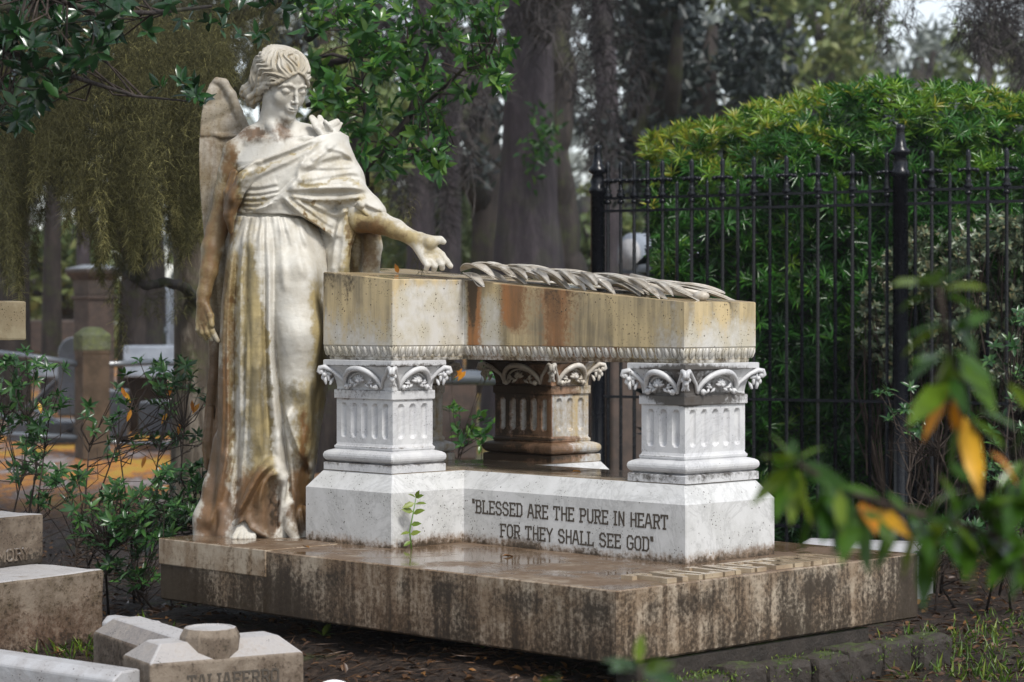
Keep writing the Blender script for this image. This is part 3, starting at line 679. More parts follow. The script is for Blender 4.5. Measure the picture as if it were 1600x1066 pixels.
        for ax in range(3):
            o = [(1, 2), (2, 0), (0, 1)][ax]
            sl0 = [slice(1, -1)] * 3; sl1 = [slice(1, -1)] * 3; sl0[ax] = slice(0, -1); sl1[ax] = slice(1, None)
            A, B = S[tuple(sl0)], S[tuple(sl1)]
            for flip, m in ((False, A & ~B), (True, ~A & B)):
                g = np.stack(np.nonzero(m), -1)
                if not len(g): continue
                off = np.ones(3, int); off[ax] = 0; g = g + off
                def cell(du, dv):
                    h = g.copy(); h[:, o[0]] += du; h[:, o[1]] += dv; return vid[h[:, 0], h[:, 1], h[:, 2]]
                q = np.stack([cell(-1, -1), cell(0, -1), cell(0, 0), cell(-1, 0)], -1)
                Q.append(q[:, ::-1] if flip else q)
        Q = np.concatenate(Q); Q = Q[(Q >= 0).all(1)]
        for _ in range(smooth_it):
            acc = np.zeros_like(V); cn = np.zeros(len(V))
            for i in range(4):
                np.add.at(acc, Q[:, i], V[Q[:, (i+1) % 4]]); np.add.at(cn, Q[:, i], 1)
            V = V * .5 + .5 * acc / np.maximum(cn, 1)[:, None]
        return V, Q

class Relief:
    """a height field of cloth folds over a volume's front, drawn in photo pixels"""
    def __init__(s, vol, y=-.12):
        s.v = vol; d = DA + y; X = vol.ax[0][:, None]; Z = vol.ax[2][None, :]
        s.px, s.py = np.broadcast_arrays(800 + F * (X + AX0) / d, HZ + F * (EYE - HS - Z) / d); s.H = np.zeros(s.px.shape)
    @staticmethod
    def curve(pts, n=8):
        P = np.array(pts, float); Q = np.concatenate([[2 * P[0] - P[1]], P, [2 * P[-1] - P[-2]]]); out = []
        for i in range(1, len(Q) - 2):
            for t in np.arange(n) / n:
                a, b, c, d = Q[i-1:i+3]; out.append(.5 * (2 * b + (c - a) * t + (2 * a - 5 * b + 4 * c - d) * t * t + (3 * b - a - 3 * c + d) * t ** 3))
        return np.array(out + [P[-1]])
    def dist(s, pts):
        C = s.curve(pts); L = np.concatenate([[0], np.cumsum(np.hypot(*np.diff(C, axis=0).T))]); best = np.full(s.px.shape, 1e9); sd = np.zeros(s.px.shape); u = np.zeros(s.px.shape)
        for (x0, y0), (x1, y1), l0, l1 in zip(C[:-1], C[1:], L[:-1], L[1:]):
            ex, ey = x1 - x0, y1 - y0; m = max(ex * ex + ey * ey, 1e-9); t = np.clip(((s.px - x0) * ex + (s.py - y0) * ey) / m, 0, 1)
            dd = np.hypot(s.px - x0 - t * ex, s.py - y0 - t * ey); b = dd < best
            sd = np.where(b, np.sign(ex * (s.py - y0) - ey * (s.px - x0)) * dd, sd); u = np.where(b, (l0 + t * (l1 - l0)) / L[-1], u); best = np.where(b, dd, best)
        return sd, u
    def ridge(s, pts, amp, w, side=0, e0=.12, e1=.15):
        """side: +1 steep on the right hand of travel, -1 on the left, with a sharp crease at its foot"""
        sd, u = s.dist(pts); tp = sstep(u, -.001, e0) * sstep(u, 1.001, 1 - e1); q = sd * (side if side else 1)
        if side: h = np.where(q < 0, np.exp(-(q / (w * 1.35)) ** 2), np.exp(-(q / (w * .45)) ** 2)) - .38 * np.exp(-np.abs(q - w * 1.0) / (w * .38))
        else: h = np.exp(-(q / w) ** 2)
        s.H += amp * tp * h
    def crease(s, pts, amp, w, e0=.15, e1=.2):
        sd, u = s.dist(pts); s.H -= amp * sstep(u, -.001, e0) * sstep(u, 1.001, 1 - e1) * np.exp(-np.abs(sd) / w)
    def apply(s, ymid, yw=.06, it=1):
        H = s.H
        for _ in range(it): H = (H + np.roll(H, 1, 0) + np.roll(H, -1, 0) + np.roll(H, 1, 1) + np.roll(H, -1, 1)) / 5
        v = s.v; y = v.ax[1][None, :, None]; w = sstep(y, ymid, ymid - yw); q = (y + H[:, None, :] * w - v.lo[1]) / v.h
        q = np.clip(q, 0, v.n[1] - 1.001); i = q.astype(np.int32); f = (q - i).astype(np.float32)
        v.D = (np.take_along_axis(v.D, i, 1) * (1 - f) + np.take_along_axis(v.D, i + 1, 1) * f).astype(np.float32)

def blob(px, py, cx, cy, rx, ry): return np.exp(-(((px - cx) / rx) ** 2 + ((py - cy) / ry) ** 2))
def statue_stain_shade(V):
    px, py = to_px(V); R = np.zeros(len(V)); G = R.copy(); K = R.copy()
    w = noise2(px, py, .12, 3) * 10; px = px + w; py = py + noise2(px, py, .07, 5) * 12
    def b(cx, cy, rx, ry, r=0, g=0, k=0):
        q = blob(px, py, cx, cy, rx, ry)
        R[:] += q * r; G[:] += q * g; K[:] += q * k
    # the hanging arm and shoulder
    b(335, 330, 24, 95, .42, .40); b(322, 430, 22, 80, .5, .36); b(318, 500, 18, 40, .6, .28); b(360, 240, 14, 34, .3, .45)
    # neck and chest
    b(395, 207, 22, 9, .1, .62, .15); b(440, 200, 18, 16, .1, .5, .1); b(400, 222, 30, 14, .1, .25); b(462, 212, 20, 8, 0, .2)
    b(447, 160, 5, 26, .05, .22); b(449, 121, 4, 11, 0, .25, .1); b(457, 119, 3, 12, 0, .2, .1)
    # reaching arm
    b(590, 356, 34, 16, .7, .40, .25); b(632, 370, 24, 12, .6, .3, .2); b(560, 350, 14, 22, .4, .2, .1); b(672, 388, 26, 20, .3, .02)
    # drapery
    b(364, 300, 14, 40, .7, .45); b(360, 345, 12, 26, .6, .5); b(480, 285, 26, 8, .3, .12, .1); b(500, 340, 26, 14, .25, .2); b(575, 400, 22, 50, .4, .45, .05); b(545, 420, 12, 25, .5, .1)
    b(520, 255, 30, 22, .16, .05, .05); b(390, 325, 20, 10, .25, .12)
    # gown: ochre band with a dark run in it, brown at both sides and at the hem
    b(396, 560, 22, 150, .55, .0); b(388, 430, 10, 60, .4, .1, .15); b(404, 520, 8, 40, .35, .15, .28); b(355, 470, 13, 100, .3, .32, .05); b(350, 600, 14, 90, .3, .32); b(412, 680, 16, 60, .3, .1, .12)
    b(343, 700, 16, 90, .15, .60); b(335, 800, 26, 46, .15, .62); b(398, 790, 26, 52, .1, .60, .08); b(412, 740, 20, 30, .35, .2)
    b(478, 660, 26, 70, .5, .26, .05); b(470, 760, 24, 70, .2, .42, .05); b(500, 560, 14, 70, .5, .1); b(492, 470, 14, 40, .4, .0); b(455, 610, 22, 20, .3, .0)
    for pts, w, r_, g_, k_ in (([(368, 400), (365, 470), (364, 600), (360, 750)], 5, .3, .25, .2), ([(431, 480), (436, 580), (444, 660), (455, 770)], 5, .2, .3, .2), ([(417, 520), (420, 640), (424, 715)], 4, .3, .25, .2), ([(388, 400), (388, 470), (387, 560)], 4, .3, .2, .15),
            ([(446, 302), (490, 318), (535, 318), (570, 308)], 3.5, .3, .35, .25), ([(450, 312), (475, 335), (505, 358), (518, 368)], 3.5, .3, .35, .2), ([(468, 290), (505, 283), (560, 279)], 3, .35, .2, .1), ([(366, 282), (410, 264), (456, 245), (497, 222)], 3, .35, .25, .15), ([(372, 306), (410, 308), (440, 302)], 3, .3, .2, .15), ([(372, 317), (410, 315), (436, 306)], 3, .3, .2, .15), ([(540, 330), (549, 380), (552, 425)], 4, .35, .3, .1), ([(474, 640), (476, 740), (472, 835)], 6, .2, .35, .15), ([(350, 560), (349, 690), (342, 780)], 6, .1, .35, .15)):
        for (x0, y0), (x1, y1) in zip(pts[:-1], pts[1:]):      # stain runs that also paint shade into the folds
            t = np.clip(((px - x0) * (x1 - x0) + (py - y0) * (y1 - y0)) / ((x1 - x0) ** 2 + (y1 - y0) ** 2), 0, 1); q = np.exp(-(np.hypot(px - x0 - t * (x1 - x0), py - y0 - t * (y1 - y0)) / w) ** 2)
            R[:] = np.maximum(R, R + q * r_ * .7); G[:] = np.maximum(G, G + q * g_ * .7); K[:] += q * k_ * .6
    b(332, 740, 16, 80, .1, .35); b(404, 790, 26, 40, .0, .45, .15); b(428, 800, 6, 40, 0, .4, .5); b(325, 820, 22, 30, .1, .5); b(400, 820, 30, 26, .1, .35, .1); b(380, 760, 12, 50, .2, .3); b(470, 800, 20, 40, .1, .35, .1)
    b(447, 720, 8, 80, -.2, -.2); b(430, 430, 16, 110, -.3, -.25, -.1); b(465, 460, 20, 90, -.2, -.2, -.1); b(462, 560, 16, 40, -.05, -.1)
    b(470, 235, 30, 26, -.1, -.1); b(430, 235, 16, 12, -.1, -.15)
    return np.stack([R * 1.35 + .04, G * 1.5, K * 1.6], -1)
def wing_stain(V):
    px, py = to_px(V); n = noise2(px, py, .06, 9)
    e = sstep(py, 480, 620)
    return np.stack([.40 + .2 * n, .28 + .15 * n + .45 * e, .16 + .2 * noise2(px, py, .15, 4)], -1)

angel = empty('angel_statue', (AX0, DA, HS), 0, 'stained white marble angel in draped gown reaching one open hand over the tomb', 'statue')
def fin(vol, name, mat, stain, it=1):
    V, Q = vol.mesh(it)
    return link(name, np_mesh(name, V, Q, True, {'stain': stain(V)}), mat, angel)

# ---- head frame (millimetres: X to the viewer's right when the face looks at you, Y forward, Z up; origin between the eyes' level and the ears)
HC = AP(441, 132.5, -.02); YAW, PIT, HSC = math.radians(37), math.radians(19), 1.0
hF = np.array([math.sin(YAW) * math.cos(PIT), -math.cos(YAW) * math.cos(PIT), -math.sin(PIT)])
hU = np.array([math.sin(YAW) * math.sin(PIT), -math.cos(YAW) * math.sin(PIT), math.cos(PIT)]); hR = np.array([math.cos(YAW), math.sin(YAW), 0])
def HP(x, y, z): return HC + HSC * .001 * (x * hR + y * hF + z * hU)
def hell(vol, c, r, k=8, sub=False, rz=0.0, rx=0.0):
    """ellipsoid in head millimetres, turned by rz about Z or rx about X"""
    C = HP(*c); R = max(r) * .001 * HSC
    cz, sz, cx_, sx_ = math.cos(rz), math.sin(rz), math.cos(rx), math.sin(rx)
    def fn(X, Y, Z):
        dx, dy, dz = X - C[0], Y - C[1], Z - C[2]; f = 1 / (.001 * HSC)
        a = (dx * hR[0] + dy * hR[1] + dz * hR[2]) * f; b = (dx * hF[0] + dy * hF[1] + dz * hF[2]) * f; c_ = (dx * hU[0] + dy * hU[1] + dz * hU[2]) * f
        a, b = a * cz + b * sz, b * cz - a * sz; b, c_ = b * cx_ + c_ * sx_, c_ * cx_ - b * sx_
        k0 = np.sqrt((a / r[0]) ** 2 + (b / r[1]) ** 2 + (c_ / r[2]) ** 2); k1 = np.sqrt((a / r[0]**2) ** 2 + (b / r[1]**2) ** 2 + (c_ / r[2]**2) ** 2)
        return k0 * (k0 - 1) / np.maximum(k1, 1e-6) * (.001 * HSC)
    vol.add(fn, C - R, C + R, k * .001, sub)
def htube(vol, pts, k=4, sub=False): vol.chain([(HP(*p[:3]), p[3] * .001 * HSC) for p in pts], k * .001, sub)

# ---- figure: head, neck, chest, both arms and hands
B = Vol(AP(298, 545, 0) + [0, -.21, 0], AP(712, 60, 0) + [0, .15, 0], .0028)
def head(B):
    hell(B, (0, -14, 34), (73, 92, 82), 5)                                   # skull
    hell(B, (0, 22, -18), (57, 66, 82), 14)                                  # face block
    htube(B, [(0, 44, -30, 48), (0, 60, -82, 24)], 18)                       # tapers to the chin
    for s in (-1, 1):
        htube(B, [(s * 48, 4, -38, 14), (s * 35, 34, -76, 14), (s * 9, 72, -98, 12)], 20)   # jaw
        hell(B, (s * 33, 60, -32), (23, 21, 24), 20)                         # cheek
    hell(B, (0, 36, 36), (59, 57, 52), 18)                                   # forehead
    hell(B, (0, 83, -95), (14, 14, 12), 12)                                  # chin
    for s in (-1, 1):
        hell(B, (s * 28, 101, 2), (16, 14, 11), 12, True)                    # eye socket
        htube(B, [(s * 8, 94, 14, 3), (s * 24, 92, 20, 3.5), (s * 44, 79, 15, 3.5), (s * 54, 64, 4, 3)], 9)  # brow
        hell(B, (s * 29.5, 77, -2), (17, 16.5, 12.5), 4)                     # downcast lid over the eyeball
        htube(B, [(s * 14, 88, -11, 1.2), (s * 23, 93.5, -14.5, 1.5), (s * 33, 93.5, -15, 1.5), (s * 45, 84, -10, 1.2)], 2)      # lash line
        htube(B, [(s * 15, 90, 5, 1.3), (s * 24, 94.5, 10, 1.5), (s * 36, 91.5, 10, 1.5), (s * 47, 80, 3, 1.2)], 4, True)   # crease above the lid
        htube(B, [(s * 15, 91, -15, 1.4), (s * 24, 95, -19, 1.6), (s * 34, 94, -19, 1.6), (s * 44, 86, -14, 1.2)], 3, True)   # shade line under the lashes
    htube(B, [(0, 89, 18, 5.5), (0, 100, -8, 5.6), (0, 111, -31, 6.6)], 8)   # nose
    hell(B, (0, 111, -34), (7.6, 9, 7), 4)
    for s in (-1, 1):
        hell(B, (s * 8.8, 100, -37), (5.6, 8.5, 5.6), 4); hell(B, (s * 4.8, 108, -42), (2.6, 4, 2.4), 2, True)
    hell(B, (0, 89, -62), (22, 13, 17), 12)                                  # muzzle
    for s in (-1, 1): hell(B, (s * 6.5, 101.5, -58.5), (9.5, 6, 4.2), 3.5, rz=-s * .35)
    hell(B, (0, 100.5, -67.5), (12, 6.5, 5.0), 3.5)
    htube(B, [(-19, 93, -62.5, 1.2), (-8, 105.5, -62.3, 1.7), (0, 106.5, -63.5, 1.7), (8, 105.5, -62.3, 1.7), (19, 93, -62.5, 1.2)], 2, True)
    htube(B, [(0, 106, -46, 1.6), (0, 106, -53, 2.0)], 3, True); hell(B, (0, 103, -79), (12, 5, 4), 6, True)
    for s in (-1, 1):                                                        # ears
        hell(B, (s * 70, -12, -8), (8, 17, 29), 4, rx=.15); hell(B, (s * 78, -8, -4), (6, 9, 15), 3, True); htube(B, [(s * 75, -14, 17, 3), (s * 78, -24, 4, 3), (s * 76, -20, -16, 3)], 3)
head(B)
B.px([(432, 215, .005, 28), (432, 185, -.002, 23.5), (434, 160, -.012, 24)], .02)
B.stack([(195, 416, 450, .05, .01), (212, 402, 474, .066, .005), (228, 382, 506, .09, 0), (255, 366, 505, .112, 0), (300, 372, 480, .11, 0), (340, 378, 470, .10, 0), (400, 372, 500, .11, 0)], .02)
B.px([(424, 204, .015, 20), (396, 217, .01, 18), (370, 237, .005, 20)], .03); B.px([(445, 204, .015, 20), (480, 215, .015, 18), (517, 228, .02, 22)], .03)
B.px([(435, 220, -.074, 3), (410, 217, -.068, 3), (388, 222, -.042, 3)], .02); B.px([(449, 219, -.074, 3), (475, 216, -.062, 3), (500, 216, -.035, 3)], .02)
B.px([(440, 214, -.082, 5), (441, 207, -.07, 4)], .012, True)
B.px([(436, 180, -.028, 6), (424, 197, -.05, 5), (434, 216, -.070, 4)], .018)
B.px([(369, 241, .005, 21.5), (361, 270, .008, 19.5), (352, 305, .012, 17.5), (343, 345, .014, 15.5), (338, 362, .008, 16.5), (332, 388, -.008, 16.8), (326, 425, -.025, 13.6), (319, 458, -.038, 10.5), (317, 472, -.045, 10)], .014)
# hanging hand
flatX = (np.array([.35, -.94, 0]), 1.0)
for x0, y0, x1, y1 in ((315, 474, 311, 503), (317, 474, 316, 506), (319, 474, 321, 506), (320, 474, 325, 503)): B.px([(x0, y0, -.045, 7), (x1, y1, -.055 + (318 - x1) * .002, 6)], .008)
B.px([(325, 503, -.068, 5.2), (331, 517, -.074, 4.8), (341, 533, -.072, 3.6)], .004)
B.px([(320.5, 506, -.064, 5.2), (324, 520, -.072, 4.7), (331, 530, -.062, 3.8)], .003)
B.px([(315.5, 506, -.054, 5), (316.5, 520, -.064, 4.6), (322, 529, -.056, 3.7)], .003)
B.px([(310.5, 503, -.045, 4.6), (309.5, 515, -.053, 4.3), (314, 524, -.048, 3.5)], .003)
B.px([(323, 480, -.058, 6), (329, 494, -.075, 5.4), (331, 508, -.085, 4.4)], .006)
# reaching arm and open hand
B.px([(515, 232, .02, 24), (545, 300, -.02, 22), (563, 343, -.05, 20.5), (590, 347, -.07, 18.2), (618, 358, -.09, 14.6), (646, 373, -.11, 11.2), (654, 378, -.112, 11.2)], .012)
KN = [(690, 399, -.102), (683, 405, -.114), (674, 409, -.124), (665, 409, -.132)]
for (x, y, d), (wx, wy, wd) in zip(KN, [(656, 373, -.104), (654, 377, -.108), (652, 380, -.112), (650, 382, -.116)]): B.px([(wx, wy, wd, 8), (x, y, d, 6.2)], .009)
B.px([(657, 371, -.104, 8), (671, 379, -.116, 11), (682, 376, -.112, 7)], .008); B.px([(680, 376, -.110, 7), (688, 375, -.106, 5.8), (693, 378, -.104, 4.6)], .004)
B.px([(668, 397, -.139, 5), (678, 396, -.130, 4)], .008, True)
B.px([(690, 399, -.104, 5.6), (698, 409, -.112, 5.2), (704, 416, -.113, 4.4)], .004)
B.px([(683, 405, -.116, 5.4), (690, 413, -.128, 5.0), (691, 419, -.120, 4.6)], .003)
B.px([(674, 409, -.126, 5.2), (679, 416, -.136, 5.0), (678, 422, -.128, 4.4)], .003)
B.px([(665, 409, -.134, 5.0), (668, 415, -.142, 4.6), (666, 420.5, -.136, 4.2)], .003)
fin(B, 'figure', M['statue'], statue_stain_shade)
del B

# ---- hair
Hh = Vol(HC - .165, HC + .165, .0024)
def hl(X, Y, Z):
    f = 1 / (.001 * HSC); dx, dy, dz = X - HC[0], Y - HC[1], Z - HC[2]
    return [(dx * v[0] + dy * v[1] + dz * v[2]) * f for v in (hR, hF, hU)]
def locks(a, b, c):
    """carved strands: combed from a middle parting outwards and back"""
    r = np.sqrt(a * a + (b + 20) ** 2 + (c - 42) ** 2) + 1e-6; ph = np.arccos(np.clip((c - 42) / r, -1, 1)); th = np.abs(np.arctan2(a, b + 20))
    t = th + .24 * np.sin(ph * 5.0 + th * 1.6) + .07 * np.sin(ph * 12 + th * 4 + (a > 0) * 2) - .55 * np.clip(ph - .5, 0, 2) * sstep(th, .1, .9) * .8
    w1 = np.abs(np.sin(t * 9.5 + .6 * (a > 0))); w2 = np.abs(np.sin(t * 23 + ph * 2.5 + 1.1)); w3 = np.sin(t * 51 + ph * 4)
    part = np.exp(-(a / 5.0) ** 2) * (b > 10) * (c > 60)
    return (13.0 * (w1 - .6) + 6.5 * (w2 - .6) + 1.5 * w3) * sstep(ph, .2, .75) - 3.5 * part, th, ph
def hair_fn(X, Y, Z):
    a, b, c = hl(X, Y, Z); lk, th, ph = locks(a, b, c)
    def ell(cx, r):
        k0 = np.sqrt(((a - cx[0]) / r[0]) ** 2 + ((b - cx[1]) / r[1]) ** 2 + ((c - cx[2]) / r[2]) ** 2); k1 = np.sqrt(((a - cx[0]) / r[0]**2) ** 2 + ((b - cx[1]) / r[1]**2) ** 2 + ((c - cx[2]) / r[2]**2) ** 2)
        return k0 * (k0 - 1) / np.maximum(k1, 1e-6)
    d = smin(ell((0, -19, 42), (91, 113, 89)), ell((-6, -54, -8), (82, 60, 64)), 22) - lk * .8
    front = 66 - np.abs(a) * .30 - (np.abs(a) / 66) ** 2 * 34 + lk * .5; lim = front + (-78 - front) * sstep(b, 22, -34)
    d = smin(-d, -(lim - c) * .8, 0); d = -d                     # keep what lies above the hairline
    return np.maximum(d, 0 * d - 99) * (.001 * HSC) * .8
Hh.add(hair_fn, HC - .15, HC + .15, 0)
for sg in (-1, 1):
    for i in range(5):
        z = 34 - i * 11; htube(Hh, [(sg * (60 + 2 * i), 44 - i * 5, z, 5), (sg * (74 + i), 22 - i * 4, z - 8 + 3 * math.sin(i * 2.), 8), (sg * (83 - i), -12, z - 22 + 5 * math.sin(i * 1.3), 9.5), (sg * (76 - i * 2), -46, z - 38, 9.5), (sg * (60 - i * 3), -80, z - 46 + i * 4, 9), (sg * (34 - i * 3), -108, z - 50 + i * 6, 8)], 2.6)
hy = lambda x, z, o=0: -19 + (112 + o) * math.sqrt(max(.02, 1 - (x / (91 + o)) ** 2 - ((z - 42) / (89 + o)) ** 2))
for sg in (-1, 1):
    for j in range(1):      # combed out from the parting along the hairline
        Z = [66 + 13 * j, 63 + 14 * j, 46 + 15 * j, 20 + 15 * j, 2 + 13 * j]; Xs = [2 + j, 17 + 3 * j, 40 + 3 * j, 64 + 2 * j, 80]; wv = [0, 5, -4, 5, 0]
        P = [(sg * x, hy(x, z, wv[i] - 1), z + wv[i] * (1 if j % 2 else -.6), r) for i, (x, z, r) in enumerate(zip(Xs, Z, (3.5, 5, 6, 7, 7)))]
        C = Relief.curve(P, 4); htube(Hh, [tuple(c) for c in C], 2.0)
        C2 = [(c[0], c[1] + 3.5, c[2] - 7.5, 2.2) for c in C]; htube(Hh, C2, 2.0, True)
    for x0, z0, x1, z1, r in ((20, 62, 34, 44, 4.2), (34, 54, 46, 32, 4.4), (48, 40, 56, 16, 4.4)):
        htube(Hh, [(sg * x0, hy(x0, z0, 1), z0, r), (sg * (x0 * .6 + x1 * .4 - 2), hy(x0, (z0 + z1) / 2) + 1, (z0 + z1) / 2 + 3, r), (sg * x1, hy(x1, z1) + 4, z1, r * .55)], 2)
BC = (-46, -92, -54)
hell(Hh, BC, (44, 38, 36), 10)
for i in range(9):
    q0 = i / 9 * 6.28; htube(Hh, [(BC[0] - 18 * u + 42 * math.cos(q0 + u * 2.2) * (1 - .6 * u), BC[1] - 6 - 20 * u + 14 * math.sin(q0 + 1), BC[2] + 35 * math.sin(q0 + u * 2.2) * (1 - .6 * u), 9.5 - 4 * u) for u in np.linspace(0, 1, 8)], 2.2)
htube(Hh, [(-70, -40, -40, 10), (-82, -62, -66, 11), (-66, -84, -92, 10), (-34, -96, -98, 8)], 3); htube(Hh, [(-60, -30, -56, 8), (-70, -60, -84, 9), (-46, -84, -104, 8)], 3)
htube(Hh, [(66, 30, 0, 7), (72, 34, -12, 8), (70, 40, -22, 6), (66, 42, -16, 4)], 2)
def hair_stain_shade(V):
    a, b, c = [(((V - HC) @ v) / (.001 * HSC)) for v in (hR, hF, hU)]; lk = locks(a, b, c)[0]; grv = sstep(lk, -1.0, -5.0)  # grooves between locks darkened in colour to deepen their shade
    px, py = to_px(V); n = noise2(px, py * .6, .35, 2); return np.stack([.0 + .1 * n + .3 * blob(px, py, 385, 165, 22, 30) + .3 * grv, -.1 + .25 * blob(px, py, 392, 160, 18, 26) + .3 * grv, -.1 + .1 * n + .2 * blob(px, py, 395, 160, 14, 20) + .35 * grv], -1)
fin(Hh, 'hair', M['hair'], hair_stain_shade, 1)
del Hh

# ---- gown
G = Vol(AP(290, 856, -.1) + [0, -.2, 0], AP(545, 290, .0) + [0, .33, 0], .0036)
G.stack([(300, 374, 476, .112, 0), (334, 368, 478, .114, 0), (352, 363, 496, .124, 0), (380, 358, 508, .142, 0), (420, 352, 516, .158, 0), (470, 347, 518, .168, 0), (540, 343, 518, .172, 0), (600, 341, 513, .172, 0), (660, 341, 503, .172, 0), (720, 338, 494, .172, 0), (780, 332, 486, .175, 0), (815, 324, 481, .18, 0), (852, 318, 477, .185, 0)])
G.px([(463, 430, -.135, 30), (465, 520, -.145, 34), (464, 590, -.135, 28)], .05)          # thigh and knee under the cloth
G.px([(462, 610, -.13, 20), (463, 700, -.12, 18)], .05)
gr = Relief(G)
for p, am, w, sd in (
    ([(421, 340), (424, 423), (425, 521), (430, 600), (440, 700), (448, 805)], .016, 7, -1), ([(399, 348), (398, 420), (399, 545), (398, 640), (397, 730)], .017, 15, 0),
    ([(372, 345), (361, 423), (355, 497), (356, 594), (357, 692), (348, 765), (335, 830)], .016, 9, -1), ([(384, 350), (379, 420), (378, 500), (378, 640), (374, 730)], .010, 6, -1),
    ([(408, 345), (411, 420), (412, 520), (414, 600)], .007, 5, -1), ([(437, 345), (443, 400), (449, 460)], .007, 6, 0), ([(447, 345), (465, 385), (482, 440)], .007, 6, -1), ([(466, 352), (490, 400), (507, 450)], .008, 7, -1),
    ([(486, 590), (482, 660), (466, 740), (457, 815)], .014, 8, -1), ([(500, 600), (494, 680), (486, 790)], .012, 8, -1), ([(448, 630), (452, 700), (463, 800)], .012, 8, 1), ([(408, 560), (410, 640), (412, 715)], .008, 6, -1),
    ([(388, 480), (389, 580), (385, 680), (378, 770)], .008, 5, -1), ([(352, 440), (347, 540), (348, 640), (343, 740)], .008, 5, -1), ([(470, 600), (455, 640), (438, 690)], .008, 8, 1)): gr.ridge(p, am, w, sd)
for p, am, w in (([(368, 360), (365, 470), (364, 600), (362, 750)], .016, 5), ([(388, 380), (388, 470), (387, 560)], .010, 4), ([(431, 480), (436, 580), (444, 660), (455, 770)], .022, 6), ([(474, 640), (476, 740), (472, 835)], .012, 6), ([(416, 400), (417, 520), (420, 640), (424, 715)], .012, 4)): gr.crease(p, am, w)
for i, x in enumerate((370, 376, 383, 389, 396, 403, 410, 418, 427, 435, 443, 452, 461, 470)):
    sl = (x - 415) * .012; gr.ridge([(x, 337), (x + sl * 16, 352), (x + sl * 50, 385 + (i * 37 % 30))], .0055, 3.2, -1 if i % 2 else 0, .05, .6)
gr.H += .0014 * noise2(gr.px, gr.py, .09, 21) + .0008 * noise2(gr.px, gr.py * .6, .25, 22)
gr.H *= 1.45
gr.apply(.0)
G.fold([(366, 336, 3), (400, 336, 3.2), (440, 336, 3.2), (476, 340, 3)], .0, .006, True); G.fold([(368, 330, 3), (420, 330, 3), (474, 333, 3)], .1, .006)
# train to the left, hem
G.px([(344, 690, -.02, 10), (335, 760, -.03, 15), (324, 810, -.05, 20), (318, 846, -.06, 17)], .03); G.px([(340, 740, .06, 12), (322, 815, .05, 18), (314, 850, .05, 15)], .03)
# lifted hem over the foot
def flap(pts, k=.008): G.px(pts, k)
G.px([(428, 720, -.155, 10), (434, 732, -.165, 10), (418, 738, -.185, 9)], .012)
flap([(426, 722, -.17, 9), (412, 737, -.19, 10), (397, 764, -.195, 10), (384, 795, -.19, 9), (374, 815, -.175, 7)]); flap([(432, 728, -.17, 8), (441, 746, -.17, 9), (436, 790, -.16, 8), (428, 828, -.155, 8), (420, 842, -.16, 6)])
flap([(408, 748, -.19, 10), (408, 780, -.185, 12), (402, 812, -.178, 12), (412, 832, -.178, 9)], .016)
G.px([(424, 752, -.215, 8), (421, 785, -.212, 12), (417, 815, -.212, 8)], .012, True)
flap([(383, 800, -.19, 7), (396, 822, -.195, 6), (415, 836, -.19, 6), (430, 842, -.18, 5)]); flap([(352, 800, -.13, 9), (350, 835, -.14, 9), (345, 848, -.13, 8)], .016)
flap([(450, 790, -.14, 10), (455, 825, -.155, 9), (463, 846, -.155, 8)], .014); flap([(474, 800, -.10, 10), (474, 845, -.11, 9)], .014)
G.px([(376, 842, -.20, 15), (386, 838, -.18, 12), (384, 822, -.17, 11)], .006, True)
g2 = Relief(G, -.17)
for p, am, w, sd in (([(430, 720), (408, 742), (389, 776), (370, 808)], .034, 8, -1), ([(372, 812), (394, 828), (424, 838)], .014, 6, 1), ([(447, 636), (462, 688), (487, 748)], .022, 8, 1), ([(440, 735), (416, 756), (414, 786), (424, 826)], .014, 6, -1), ([(358, 700), (338, 770), (322, 835)], .02, 10, -1)): g2.ridge(p, am, w, sd)
for p, am, w in (([(374, 640), (369, 720), (367, 790), (360, 838)], .034, 5), ([(436, 748), (432, 790), (430, 842)], .045, 6), ([(456, 700), (464, 770), (474, 838)], .025, 5)): g2.crease(p, am, w)
g2.apply(.0)
fin(G, 'gown', M['statue'], statue_stain_shade, 1)
del G
# ---- foot
Ft = Vol(AP(350, 862, -.15) + [0, -.13, 0], AP(415, 790, 0) + [0, .02, 0], .0024)
Ft.px([(384, 806, -.13, 12), (383, 822, -.155, 13), (384, 834, -.185, 9)], .012)
for x, x2, r, y in ((369, 366, 5.0, -.222), (377, 375, 4.6, -.226), (384, 383, 4.4, -.224), (390.5, 390.5, 4.1, -.218), (396.5, 397, 3.8, -.208)): Ft.px([(x * .7 + 384 * .3, 829, -.185, 6), (x, 836.5, -.205, r), (x2, 841, y, r * .92)], .004)
Ft.px([(367, 818, -.15, 5), (378, 812, -.165, 6), (394, 816, -.16, 6)], .004)
fin(Ft, 'foot', M['statue'], lambda V: statue_stain_shade(V) * .3, 1); del Ft

